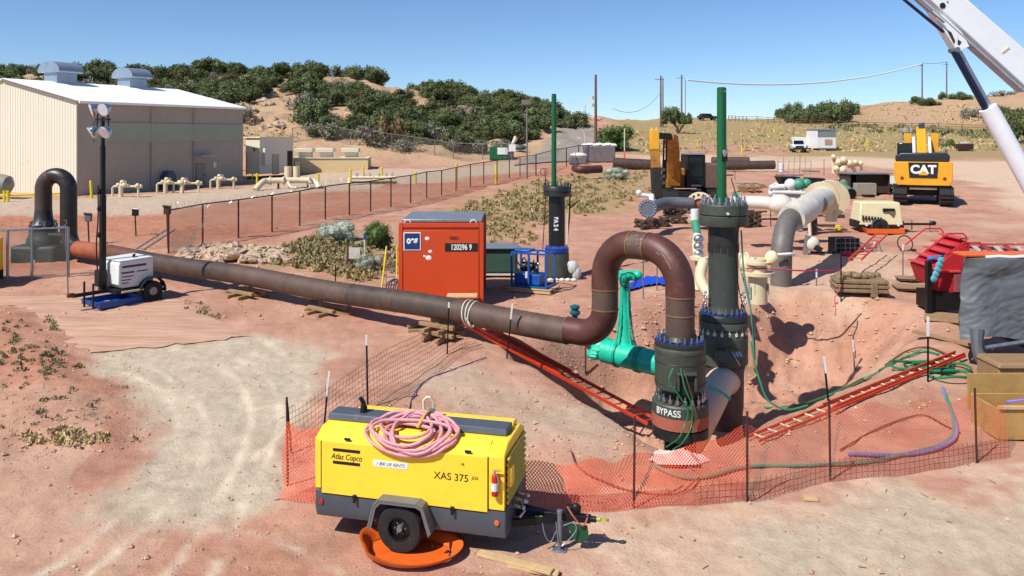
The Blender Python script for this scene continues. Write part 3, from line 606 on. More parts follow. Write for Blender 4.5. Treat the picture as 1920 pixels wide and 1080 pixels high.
for (px, py), h, wt, ln, lb in st:
    if lb: tag(tpost(g(px, py), h, wt, ln, 'black_steel' if 'black' in lb or 'dark' in lb else 'rust_post' if 'rusty' in lb else 'galv' if 'grey' in lb else 'timber', name='stake', r=.02), lb, 'stake')
# ---------------------------------------------------------------- ladders
def ladder(label, a, b, wv, m, n, rail=(.03, .06), cat='ladder', rung_m='alu', name='ladder', overlap=None):
    a, b = Vector(a), Vector(b); wv = Vector(wv)
    if 'lying' in label:
        up_ = max(gz(*(a.lerp(b, i / 20) + wv * s_)[:2]) - a.lerp(b, i / 20).z for i in range(21) for s_ in (-.5, 0, .5)) + .05; a.z += max(0, up_) ; b.z += max(0, up_)
    t = thing(name, label, cat, a); d = b - a; up = d.cross(wv).normalized()
    if up.z < 0: up = -up
    for s_ in (-1, 1):
        mb = MB(); mb.bar(wv * s_ * .5, d + wv * s_ * .5, rail[0], rail[1], up); mb.build('rail', m, t)
    if overlap:
        for s_ in (-1, 1):
            mb = MB(); mb.bar(d * overlap[0] + wv * s_ * .42 + up * rail[1], d * overlap[1] + wv * s_ * .42 + up * rail[1], rail[0], rail[1], up); mb.build('fly_rail', m, t)
    rb = MB(); rb.cyl(-wv * .5, wv * .5, .017, n=8); r0 = rb.build('rung', rung_m, t)
    for i in range(n):
        r = r0 if i == 0 else r0.copy()
        if i: COL.objects.link(r); r.parent = t
        r.location = d * (i + .5) / n
    return t
la, lb_ = g(872, 634), g(1226, 828)
pv = Vector((.34, .26, -.03))
ladder('long orange fibreglass extension ladder lying on the left rim of the pit', la + Vector((0, 0, .0)), lb_ + Vector((0, 0, .0)), pv, 'ladder_orange', 20, (.035, .075), rung_m='ladder_orange', overlap=(.0, .55))
la, lb_ = g(1412, 832), g(1800, 672)
ladder('long orange fibreglass extension ladder lying on the right rim of the pit', la, lb_, Vector((-.15, .20, .0)), 'ladder_orange', 20, (.03, .05), rung_m='cream_paint', overlap=(.3, 1.0))
ladder('orange ladder propped from the mud crusted crate towards the beige compressor', g(1603, 522) + Vector((0, 0, .65)), W(1655, 437, 32), Vector((.42, -.05, 0)), 'ladder_orange', 8, (.035, .07), rung_m='ladder_orange')
# ---------------------------------------------------------------- the long bypass pipe
DV = Vector((.828, -.56, 0))
def steel_pipe():
    r = .305; L0 = Vector((-17.4, 31.4, 1.08)); R0 = Vector((2.12, 18.25, .9)); dv = (R0 - L0).normalized(); ez = Vector((0, 0, 1))
    t = thing('steel_pipe', 'long rusty steel pipe with a maroon arch at one end, black arch at the other', 'pipe', (0, 0, 0))
    # right end
    Re = .62; c = R0 - dv * Re + ez * Re
    elb = arc(c, -ez, dv, Re, 0, PI / 2, 12)
    leg1 = R0.copy(); zt = 3.06
    A1 = R0 + ez * (Re); mb = MB(); mb.tube([c - ez * Re - dv * .35] + elb, r * 1.0, 28, False); mb.build('lower_elbow', 'maroon_pipe', t)
    P2 = Vector((3.53, 16.8, 0)); hd = Vector((P2.x - R0.x, P2.y - R0.y, 0)); Ld = hd.length; hd.normalize(); Ra = .80
    top0 = Vector((R0.x, R0.y, zt - Ra)); mb = MB(); mb.tube([A1, top0 - ez * .28], r * .985, 28, False); mb.build('left_leg', 'rusty_pipe', t)
    c1 = top0 + hd * Ra; e1 = arc(c1, -hd, ez, Ra, 0, PI / 2, 12); c2 = Vector((P2.x, P2.y, zt - Ra)) - hd * Ra; e2 = arc(c2, ez, hd, Ra, 0, PI / 2, 12)
    mb = MB(); mb.tube([top0 - ez * .28] + e1, r * 1.01, 28, False); mb.build('arch_elbow', 'maroon_pipe', t)
    mb = MB(); mb.tube([e1[-1], e2[0]], r * .995, 28, False); mb.build('crown_section', 'rusty_pipe', t)
    mb = MB(); mb.tube(e2 + [e2[-1] - ez * .16], r * 1.01, 28, False); mb.build('arch_elbow', 'maroon_pipe', t)
    mb = MB(); mb.tube([e2[-1] - ez * .16, Vector((P2.x, P2.y, 1.0))], r * .985, 28, False); mb.build('right_leg', 'rusty_pipe', t)
    wl = [(A1, ez), (top0 - ez * .28, ez), (e1[-1], hd), (e2[0], hd), (e2[-1] - ez * .16, ez), (Vector((P2.x, P2.y, 1.72)), ez), (c - ez * Re - dv * .35, dv)]
    # chalk scribbles on the arch
    mat('chalk', '#b09c84', .9, 0, .2, 20)
    nrm = Vector((-hd.y, hd.x, 0)); nrm = -nrm if nrm.y > 0 else nrm; rr_ = random.Random(4); mb = MB(); cr0 = (e1[-1] + e2[0]) / 2
    for k in range(9):
        u0 = rr_.uniform(-.26, .2); a0 = rr_.uniform(.1, 1.0); P_ = []
        for i in range(7):
            u_ = u0 + i * rr_.uniform(.0, .02); a_ = a0 + .09 * math.sin(i * 1.7 + k); P_.append(cr0 + hd * u_ + (nrm * math.cos(a_) + ez * math.sin(a_)) * (r + .006))
        mb.tube(P_, .005, 4)
    mb.build('chalk_marks', 'chalk', t); mb = MB(); cc_ = c2
    for a_, b_, w0 in ((.5, .62, .2), (.62, .78, .35), (.8, 1.05, .3)):
        P_ = []
        for i in range(6):
            q = a_ + (b_ - a_) * i / 5; dr = ez * math.cos(q) + hd * math.sin(q); P_.append(c2 + dr * Ra + (nrm * math.cos(w0) + dr * math.sin(w0)) * (r * 1.01 + .006))
        mb.tube(P_, .005, 4)
    mb.build('chalk_marks', 'chalk', t)
    # run
    n = 24; run = []
    S0 = L0 + dv * .7; S1 = c - ez * Re - dv * .35; tot = (S1 - S0).length
    cuts = [0, 2.3, 4.2, 9.6, 14.8, 18.6, tot]; ms = ['rust_orange', 'rusty_brown', 'dark_pipe', 'rusty_pipe', 'dark_pipe', 'rusty_pipe']
    mat('rusty_brown', '#6a4030', .65, .1, .3, 2.5, '#4a3a34', .3, .2)
    def P(s): q = S0 + dv * s; q.z += .03 * math.sin(s * .8) + .0; return q
    for a, b, m in zip(cuts[:-1], cuts[1:], ms):
        mb = MB(); mb.tube([P(a + (b - a) * i / 6) for i in range(7)], r, 28, False); mb.build('pipe_section', m, t); wl.append((P(b), dv))
    for s_ in (12.2, 16.5): wl.append((P(s_), dv))
    mat('weld_dark', '#6a5444', .6, .2, .3, 20)
    for i_, (p, d) in enumerate(wl):
        mb = MB(); mb.ring(p, d, r + .009, r - .01, .028, 28); mb.build('weld_seam', 'weld' if i_ < 6 else 'weld_dark', t)
    # left arch
    elbc = L0 + ez * .62 + dv * .62; mb = MB(); e0 = arc(elbc, -dv, -ez, .62, 0, PI / 2, 10); mb.tube([L0 + ez * 1.0] + e0 + [S0], r, 28, False); mb.build('black_elbow', mat('black_epoxy', '#2b2624', .4, .1, .3, 2, '#54423a', .3), t)
    V = Vector((-18.45, 31.5, 0)); hd = Vector((L0.x - V.x, L0.y - V.y, 0)); Ld = hd.length; hd.normalize(); Ra = Ld / 2; zt = 3.88
    cm = Vector((V.x, V.y, zt - Ra)) + hd * Ra; ar = arc(cm, -hd, ez, Ra, 0, PI, 20)
    mb = MB(); mb.tube([Vector((V.x, V.y, 1.75)), ar[0]] + ar[1:9], r, 28, False); mb.build('far_left_leg', 'dark_pipe', t)
    mb = MB(); mb.tube(ar[8:] + [L0 + ez * 1.0], r, 28, False); mb.build('far_right_leg', 'black_epoxy', t)
    # wrapped slings on the pipe: own thing
    sg = thing('lifting_sling', 'white rope sling wrapped twice round the long pipe in front of the orange container', 'sling', P(0))
    sc = (W(885, 590, 20.4) - S0).dot(dv)
    mb = MB()
    for k in (-.09, 0, .10):
        q = P(sc + k); mb.tube([q - P(0) + (Vector((0, 0, 1)) * math.cos(a) + dv.cross(ez) * math.sin(a)) * (r + .018) + dv * .05 * math.sin(a + k * 9) for a in [2 * PI * i / 24 for i in range(24)]], .018, 6, closed=True)
    q = P(sc) - P(0); mb.tube(spline([q + Vector((-.1, -.28, -.05)), q + Vector((-.03, -.34, -.2)), q + Vector((.05, -.28, -.28)), q + Vector((.1, -.32, -.15))], 5), .022, 6); mb.build('rope', 'white_pipe', sg)
    return P, S0, dv
PP, PS0, PDV = steel_pipe()
# faded chalk marks on arch crown
# ---------------------------------------------------------------- timber cribbing
def beam_mesh(l, w, h):
    mb = MB(); mb.box((0, 0, 0), (l, w, h)); me = mb.build('x', 'timber', bevel=.012); return me
def crib(p, rz, layers, L, w, lab, grp, m='timber', gap=None, top_z=None, name='timber_block', n=2):
    """alternating layers of beams; every beam a thing"""
    base = None; gap = gap or L * .6; z = p[2] + w / 2
    for k in range(layers):
        a = rz + (PI / 2 if k % 2 else 0)
        for i in range(n):
            off = (i / (n - 1) - .5) * gap if n > 1 else 0; loc = (p[0] - math.sin(a) * off, p[1] + math.cos(a) * off, z)
            if base is None:
                mb = MB(); mb.box((0, 0, 0), (L, w, w * .92)); base = mb.build(name, m, None, loc, a + random.uniform(-.08, .08), bevel=.01); tag(base, lab, 'timber', grp); o = base
            else:
                o = base.copy(); COL.objects.link(o); o.location = loc; o.rotation_euler.z = a + random.uniform(-.09, .09)
        z += w * .95
for px, lab in ((238, 'rough timber block wedged under the long pipe beside the white light tower trailer'), (465, 'rough timber block under the dark middle of the long pipe'), (612, 'rough timber block under the long pipe left of the wire fence'), (828, 'weathered timber block in the crib under the long pipe at the wire fence end')):
    # s where the run projects to px
    best = min(range(0, 230), key=lambda i: abs(960 + F * PP(i * .1).x / PP(i * .1).y - px)); q = PP(best * .1); zg = gz(q.x, q.y); hh = q.z - .305 - zg
    crib((q.x, q.y, zg - .02), math.atan2(PDV.y, PDV.x) + PI / 2, max(1, int(hh / .11)), 1.15, .11, lab, 'timber cribbing under the long pipe', gap=.5, m='timber')
for px, py, a, l in ((245, 520, .4, .5), (258, 527, 1.4, .45), (232, 512, -.4, .5), (450, 548, .1, .9), (480, 556, .5, .8), (600, 582, .2, .9), (640, 588, -.5, .7), (800, 622, .1, 1.0), (830, 632, -.2, 1.1), (790, 612, .5, .8), (850, 625, 1., .8)):
    p = g(px, py); mb = MB(); mb.box((0, 0, .04), (l, .12, .07)); tag(mb.build('plank', 'timber', None, p, a, bevel=.008), 'short offcut plank dropped on the ground beside the pipe cribbing', 'plank', 'loose planks by the pipe cribbing')
# ---------------------------------------------------------------- flanged valves
def studs(t, z, R, n, r=.022, h=.14, m='galv', nut='bolt_blue', nm='stud_bolt', nut_h=.045):
    mb = MB(); mb.cyl((0, 0, -h / 2), (0, 0, h / 2), r * .62, n=8); o = mb.build(nm, m, t)
    nb = MB(); nb.cyl((0, 0, -h * .12 - nut_h / 2), (0, 0, -h * .12 + nut_h / 2), r * 1.5, n=6); nn = nb.build('nut', nut, o)
    for i in range(n):
        a = 2 * PI * i / n; p = (R * math.cos(a), R * math.sin(a), z)
        if i == 0: o.location = p
        else:
            c = o.copy(); COL.objects.link(c); c.parent = t; c.location = p; d = nn.copy(); COL.objects.link(d); d.parent = c
def valve_bypass():
    P = Vector((3.53, 16.8, -1.28)); t = thing('bypass_valve', 'dark green flanged valve marked BYPASS under the maroon pipe arch', 'valve', P + Vector((0, 0, .17))); zz = lambda z: z - P.z
    mb = MB(); mb.lathe([(.30, zz(1.12)), (.36, zz(1.04)), (.50, zz(1.02)), (.535, zz(1.0)), (.535, zz(.93))], n=40); mb.build('weld_neck_flange', 'valve_dark', t)
    mb = MB(); mb.lathe([(.52, zz(.925)), (.535, zz(.90)), (.535, zz(.82)), (.525, zz(.78)), (.525, zz(.12)), (.515, zz(.06)), (.43, zz(.0)), (.36, zz(-.04))], n=40); mb.build('valve_body', 'olive_valve', t)
    for z in (.80, .60, .16):
        mb = MB(); mb.lathe([(.53, zz(z)), (.537, zz(z) + .008), (.53, zz(z) + .016)], n=40); mb.build('band', 'valve_dark', t)
    mb = MB(); mb.lathe([(.35, zz(-.03)), (.35, zz(-.24))], n=30); mb.build('neck', 'valve_dark', t)
    mb = MB(); mb.lathe([(.36, zz(-.20)), (.56, zz(-.22)), (.585, zz(-.25)), (.585, zz(-.47)), (.4, zz(-.475))], n=40); mb.build('upper_flange', 'olive_valve', t)
    mb = MB(); mb.lathe([(.57, zz(-.476)), (.588, zz(-.48)), (.588, zz(-.72)), (.5, zz(-.73))], n=40); mb.build('insulating_ring', 'red_oxide', t)
    mb = MB(); mb.lathe([(.45, zz(-.73)), (.58, zz(-.76)), (.58, zz(-.95)), (.33, zz(-1.0)), (.33, zz(-1.5))], n=40); mb.build('lower_flange', 'valve_dark', t)
    studs(t, zz(1.06), .465, 20, .026, .2); studs(t, zz(-.13), .49, 20, .03, .22, 'bright_steel', 'bright_steel', nut_h=.08); studs(t, zz(-.80), .53, 20, .03, .26, 'bright_steel', 'galv', nut_h=.1)
    mb = MB(); mb.box((.02, -.54, zz(.46)), (.40, .16, .05)); mb.box((-.15, -.53, zz(.28)), (.05, .12, .34)); mb.box((.2, -.53, zz(.28)), (.05, .12, .34)); mb.build('gearbox_bracket', 'olive_valve', t, bevel=.01)
    mb = MB(); mb.box((.03, -.525, zz(.22)), (.26, .03, .40)); mb.build('open_hatch', 'lettering', t)
    wr = text('valve_name', 'BYPASS', .19, 'white_letter', t, (0, 0, zz(-.36)), (0, 0, math.radians(-38)), .004, wrap=.588, sx=.92, bold=.002)
    return t
valve_bypass()
def valve_main():
    P = Vector((4.94, 18.7, -1.4)); t = thing('main_valve', 'tall dark valve riser with wide flange collar and green pole, behind the maroon arch', 'valve', P + Vector((0, 0, .08))); zz = lambda z: z - P.z
    mb = MB(); mb.lathe([(.30, zz(3.82)), (.545, zz(3.80)), (.56, zz(3.78)), (.56, zz(3.57)), (.55, zz(3.56))], n=40); mb.build('top_flange', 'olive_valve', t)
    mb = MB(); mb.lathe([(.55, zz(3.54)), (.56, zz(3.53)), (.56, zz(3.34)), (.54, zz(3.30)), (.36, zz(3.28))], n=40); mb.build('collar_flange', 'olive_valve', t)
    mb = MB(); mb.lathe([(.50, zz(3.58)), (.50, zz(3.5))], n=32); mb.build('gasket', 'valve_dark', t)
    mb = MB(); mb.lathe([(.348, zz(3.3)), (.348, zz(2.82))], n=36)
    for k in range(14):
        a = 2 * PI * k / 14; mb.box((.349 * math.cos(a), .349 * math.sin(a), zz(2.80) - .03 * (k % 3)), (.012, .11, .14 + .05 * (k % 2)), rz=a)
    mb.build('upper_column', 'valve_dark', t)
    mb = MB(); mb.lathe([(.342, zz(2.85)), (.342, zz(1.5)), (.36, zz(1.36)), (.40, zz(1.28))], n=36); mb.build('column', mat('column_grey', '#3e423d', .45, .1, .15, 3, '#55544a', .2), t)
    mb = MB(); mb.lathe([(.40, zz(1.30)), (.54, zz(1.26)), (.56, zz(1.22)), (.56, zz(1.12))], n=40); mb.build('lower_flange', 'valve_dark', t)
    mb = MB(); mb.lathe([(.55, zz(1.10)), (.56, zz(1.08)), (.56, zz(.95)), (.52, zz(.93))], n=40); mb.build('mid_flange', 'olive_valve', t)
    mb = MB(); mb.lathe([(.52, zz(.93)), (.535, zz(.92)), (.545, zz(.76)), (.56, zz(.74)), (.56, zz(.12)), (.50, zz(.06)), (.3, zz(.04))], n=40); mb.build('valve_body', 'olive_valve', t)
    studs(t, zz(3.86), .49, 22, .026, .24, 'bright_steel', 'galv', nut_h=.07); studs(t, zz(1.32), .48, 22, .026, .22); studs(t, zz(.87), .525, 20, .028, .17, 'white_pipe', 'white_pipe', nut_h=.07)
    mb = MB(); mb.box((-.16, -.60, zz(.40)), (.34, .16, .26), rx=-.3); mb.box((-.02, -.56, zz(.52)), (.22, .1, .14)); mb.build('actuator_box', 'olive_valve', t, bevel=.02)
    mb = MB()
    for k in range(3): mb.cyl((.05 + k * .07, -.6, zz(.5)), (.09 + k * .07, -.68, zz(.42)), .022, n=8)
    mb.tube(spline([(.02, -.64, zz(.5)), (.12, -.7, zz(.34)), (.2, -.66, zz(.2))], 5), .012, 6); mb.build('fittings', 'bright_steel', t)
    mb = MB(); mb.lathe([(.5, zz(.05)), (.47, zz(-.1)), (.46, zz(-.9)), (.4, zz(-1.4))], n=32); mb.build('buried_stub', mat('dusky_pipe', '#4b4148', .5, .1, .2, 3, '#6a5a50', .2), t)
    # pole
    mb = MB(); mb.cyl((-.04, 0, zz(3.8)), (-.04, 0, zz(6.50)), .112, .108, 20); mb.build('extension_pole', 'tower_green', t)
    mb = MB(); mb.cyl((-.04, 0, zz(6.5)), (-.04, 0, zz(6.52)), .09, n=18); mb.build('pole_cap', 'valve_dark', t)
    mb = MB(); mb.cyl((-.0, -.1, zz(6.42)), (-.0, -.12, zz(6.42)), .02, n=10); mb.ball((-.0, -.12, zz(4.98)), (.06, .04, .09), 8, 6); mb.build('pole_fitting', 'bright_steel', t)
    mb = MB(); mb.cyl((-.05, -.56, zz(3.62)), (-.05, -.60, zz(3.62)), .03, n=10); mb.build('grease_port', 'white_paint', t)
    mb = MB(); mb.box((0, -.10, zz(4.9)), (.13, .07, .2)); mb.build('pole_clamp', 'black_steel', t, bevel=.01)
    mb = MB(); mb.tube(spline([(.13, -.2, zz(4.4)), (.2, -.4, zz(4.0)), (.22, -.58, zz(3.7)), (.21, -.5, zz(3.2)), (.18, -.36, zz(2.9)), (.26, -.3, zz(2.0)), (.4, -.25, zz(1.4))], 6), .012, 6); mb.build('hydraulic_line', 'black_steel', t)
    mb = MB(); mb.tube(spline([(.36, -.2, zz(3.2)), (.42, -.22, zz(2.2)), (.56, -.2, zz(1.5)), (.62, -.2, zz(.8)), (.63, -.3, zz(.2))], 6), .02, 6); mb.tube(spline([(.4, -.1, zz(2.2)), (.5, -.2, zz(1.7)), (.66, -.15, zz(1.0)), (.68, -.2, zz(.2))], 6), .016, 6); mb.build('side_hoses', mat('mint_hose', '#4f8f78', .5, 0, .2), t)
    mb = MB()
    for k in range(6): mb.ball((.42 + .05 * (k % 2), -.2 + .03 * k, zz(1.45 + .06 * k)), .035, 8, 6)
    mb.build('gauges', 'bright_steel', t); mb = MB()
    for k in range(5): mb.ball((-.46 - .04 * (k % 2), -.2, zz(1.5 + .07 * k)), .035, 8, 6)
    mb.build('gauges', 'bright_steel', t)
    return t
vm = valve_main()
# cream elbow between the two valves
def simple_pipe(name, label, cat, pts, r, m, n=22, flanges=(), extra=None, group=None, n_sp=8):
    p0 = Vector(pts[0]); t = thing(name, label, cat, p0, 0, group); P = [Vector(p) - p0 for p in pts]; P = spline(P, n_sp) if len(P) > 2 else P
    mb = MB(); mb.tube(P, r, n); mb.build('pipe', m, t)
    for i, rf, h, mf in flanges:
        q = P[i]; d = (P[min(i + 1, len(P) - 1)] - P[max(i - 1, 0)] if abs(i) < len(P) - 1 or i < 0 else P[i] - P[i - 1]); d = (P[i] - P[i - 1]).normalized() if i in (-1, len(P) - 1) else (P[i + 1] - P[i]).normalized()
        mb = MB(); mb.ring(q, d, rf, .01, h, 28)
        u = d.orthogonal().normalized(); v = d.cross(u)
        for k in range(14): a = 2 * PI * k / 14; c = q + (u * math.cos(a) + v * math.sin(a)) * (rf * .86); mb.cyl(c - d * h * .8, c + d * h * .8, rf * .06, n=6)
        mb.build('flange', mf, t)
    return t
simple_pipe('elbow_pipe', 'cream painted pipe elbow rising between the two valves in the pit', 'pipe', [(3.75, 17.35, -1.35), (3.95, 17.3, -.95), (4.35, 17.6, -.42), (4.66, 18.0, -.12), (4.95, 18.5, -.2)], .33, mat('cream_pipe', '#d8c4ac', .5, 0, .1, 3, '#a88f78', .2))
mb = MB(); mb.tube([W(1352, 735, 17.2) + Vector((x, 0, z)) for x, z in ((-.28, .12), (-.1, .05), (.08, -.05), (.2, -.16))], .03, 6); tag(mb.build('rag', 'aqua_wrap'), 'strip of green cloth lying across the cream elbow', 'cloth')
# aqua wrapped pipe
aq = simple_pipe('wrapped_pipe', 'turquoise coated pipe lying in the pit behind the bypass valve', 'pipe', [(2.3, 19.9, .12), (2.6, 19.67, .10), (3.4, 19.05, .06), (4.2, 18.4, .0)], .29, 'aqua_wrap', 26)
mb = MB(); d = Vector((.79, -.61, -.05)).normalized()
mb.ring((.32, -.25, -.02), d, .325, .28, .06, 26); mb.ring((.78, -.6, -.05), d, .315, .28, .12, 26); mb.build('clamp_band', 'aqua_dark', aq)
mb = MB(); mb.ball((-.05, .1, .05), (.34, .3, .30), 16, 10)
for k in range(9): a = k * .7; mb.ball((-.15 + .1 * math.sin(k), .05, -.02 + .09 * math.cos(k * 2)), (.2, .3, .14), 8, 6)
mb.build('wrapped_end', 'aqua_wrap', aq, smooth=25)
v2 = thing('valve_extension', 'turquoise wrapped upright valve stem with a handwheel seen through the pipe arch', 'valve', (2.78, 19.7, .05))
mb = MB(); mb.lathe([(.24, .25), (.18, .4), (.14, .6), (.12, .7), (.115, 1.2), (.12, 1.85), (.18, 1.9), (.18, 1.98)], n=14); mb.build('stem_wrap', 'aqua_wrap', v2, smooth=60)
for k in range(5):
    mb = MB(); a = k * 1.3; mb.tube(spline([(.1 * math.cos(a), .1 * math.sin(a), 1.7), (.14 * math.cos(a), .14 * math.sin(a), 1.0), (.2 * math.cos(a), .2 * math.sin(a), .5), (.27 * math.cos(a), .27 * math.sin(a), .25)], 5), [.02 + .01 * (i % 2) for i in range(16)], 6); mb.build('wrap_fold', 'aqua_wrap', v2)
mb = MB(); mb.box((.1, 0, 1.98), (.5, .2, .22)); mb.ball((.3, -.1, 2.0), (.12, .12, .12), 10, 8); mb.build('gear_housing', 'aqua_wrap', v2, bevel=.03)
mb = MB(); mb.tube(arc((.05, -.22, 1.9), (1, 0, 0), (0, -.35, 1), .2, 0, 2 * PI, 20)[:-1], .014, 6, closed=True)
for k in range(3): a = k * 2 * PI / 3; mb.cyl((.05, -.22, 1.9), (.05 + .2 * math.cos(a), -.22 - .07 * math.sin(a), 1.9 + .19 * math.sin(a)), .009, n=6)
mb.build('handwheel', 'black_steel', v2)
# green hose bundles on the valve
def hose(name, label, pxs, r, m, lift=.03, D=None, cat='hose', group=None):
    pts = [(g(*p[:2]) + Vector((0, 0, lift))) if len(p) == 2 else W(*p) for p in pxs]; p0 = pts[0].copy(); mb = MB(); mb.tube(spline([p - p0 for p in pts], 8), r, 7); o = mb.build(name, m, None, p0); return tag(o, label, cat, group)
D1 = 16.2
hose('hose', 'thin green hose looping down the front of the bypass valve', [(1262, 690, D1), (1255, 715, D1 - .05), (1275, 745, D1 - .06), (1290, 770, D1 - .08), (1283, 800, D1 - .1), (1272, 822, D1 - .4), (1250, 838, 15.2)], .016, 'green_hose')
hose('hose', 'second green hose hanging from the open hatch of the bypass valve', [(1276, 690, D1), (1285, 730, D1 - .1), (1297, 760, D1 - .1), (1296, 800, D1 - .1), (1280, 830, D1 - .5), (1262, 843, 15.0)], .016, 'green_hose')
hose('hose', 'brown hose hanging from the hatch of the bypass valve', [(1282, 695, D1), (1290, 720, D1 - .1), (1305, 775, D1 - .1), (1300, 800, D1 - .1), (1287, 818, D1 - .1)], .012, mat('brown_hose', '#6a4a34', .6))
hose('hose', 'dark green hose running from the main valve down across the pit floor', [(1408, 640, 18.2), (1415, 680, 18.), (1425, 715, 17.8), (1440, 750, 17.6), (1475, 768, 17.4), (1515, 760, 17.2)], .022, 'green_hose')
hose('hose', 'green hose laid along the pit floor beside the right orange ladder', [(1410, 757), (1440, 768), (1500, 762), (1560, 742), (1620, 712), (1660, 692), (1700, 672), (1730, 662), (1760, 668)], .03, 'green_hose', .04)
hose('hose', 'pale green hose beside the darker one on the pit slope', [(1535, 752), (1590, 728), (1650, 697)], .035, mat('pale_green_hose', '#7a9a78', .6), .04)
hose('hose', 'brown rope laid along the top of the right pit slope', [(1660, 688), (1700, 662), (1740, 655), (1775, 668), (1790, 672)], .02, 'brown_hose', .05, cat='rope')
for i, (cx, cy, rr) in enumerate(((1722, 688, .5), (1742, 692, .42), (1765, 696, .5), (1780, 712, .35))):
    c = g(cx, cy); p = [c + Vector((rr * 1.3 * math.cos(a), rr * .7 * math.sin(a), .05 + .02 * i + .03 * math.sin(3 * a))) for a in [2 * PI * k / 20 for k in range(20)]]
    p = [Vector((q.x, q.y, max(q.z, gz(q.x, q.y) + .03))) for q in p]
    mb = MB(); mb.tube([q - c for q in p], .03, 7, closed=True); tag(mb.build('hose_coil', 'green_hose' if i != 1 else mat('deep_green_hose', '#0f4a30', .5), None, c), 'loop of green hose in the pile by the right end of the orange ladder', 'hose', 'green hose loops by the ladder')
hose('hose', 'blue grey hose curling down from the hose pile behind the orange mesh', [(1768, 732), (1778, 760), (1790, 790), (1793, 820), (1775, 838), (1735, 852), (1680, 858), (1590, 856)], .035, 'blue_hose', .05)
hose('hose', 'teal hose running beside the blue one behind the orange mesh', [(1772, 742), (1785, 780), (1788, 815), (1770, 835), (1740, 846), (1700, 856), (1620, 872), (1500, 878), (1400, 880), (1330, 898), (1280, 900), (1240, 885), (1228, 878)], .03, mat('teal_hose', '#3f8f7a', .5, 0, .2), .05)
hose('hose', 'thin blue hose running from the compressor across the bare mound', [(765, 780), (775, 745), (800, 715), (850, 695), (912, 672)], .012, mat('navy_hose', '#3a3a80', .5), .03)
for i, px in enumerate(((1240, 850, 1300, 885), (1255, 845, 1325, 880), (1270, 838, 1345, 860))):
    hose('hose', 'lilac hose end spread over the pale sandbags', [(px[0], px[1]), ((px[0] + px[2]) / 2, (px[1] + px[3]) / 2 - 3), (px[2], px[3])], .011, 'blue_hose', .04, group='lilac hose ends by the sandbags')
hose('rope', 'brown rope slung between stakes on the right slope behind the mesh', [(1575, 848), (1640, 810), (1700, 787), (1735, 782), (1770, 800), (1800, 815)], .014, 'rope', .04, cat='rope')
# pale bags
for i, (px, py, s_) in enumerate(((1266, 864, .40), (1298, 866, .28), (1238, 860, .20))):
    p = g(px, py); mb = MB(); n = 22; vs = []
    for a in range(n + 1):
        for b in range(n + 1):
            x, y = (a / n - .5) * 2, (b / n - .5) * 2; rr = max(abs(x), abs(y)); d = math.hypot(x, y); e = max(0, 1 - rr ** 3)
            vs.append((x * s_ * (1 - .12 * abs(y)), y * s_ * .8 * (1 - .1 * abs(x)), .02 + s_ * e * (.26 + .14 * float(vnoise(x * 2 + i * 5, y * 2, .8, 61)) + .16 * abs(float(vnoise(x * 3 + y, y * 2 - x, .45, 62))))))
    mb.add(vs, [(a * (n + 1) + b, (a + 1) * (n + 1) + b, (a + 1) * (n + 1) + b + 1, a * (n + 1) + b + 1) for a in range(n) for b in range(n)])
    o = mb.build('sandbag', 'bag_cloth', None, p, .5 * i, smooth=40); o.rotation_euler.x = -.12; tag(o, ['large pale pink sandbag at the foot of the bypass valve', 'medium pale sandbag lying against the mesh fence side', 'smallest pale sandbag at the left of the sandbag pile'][i], 'sandbag')
# timbers lying by the tongue
for (px, py), a, l, lab in (((965, 1058), -.45, 1.1, 'long split plank on the ground under the compressor drawbar'), ((1000, 1072), -.3, .7, 'short splintered plank in front of the drawbar'), ((1520, 938), -.2, .22, 'small pale wood chip outside the orange fence')):
    p = g(px, py); mb = MB(); mb.box((0, 0, .03), (l, .14, .04)); tag(mb.build('plank', 'timber_pale', None, p, a, bevel=.006), lab, 'plank')
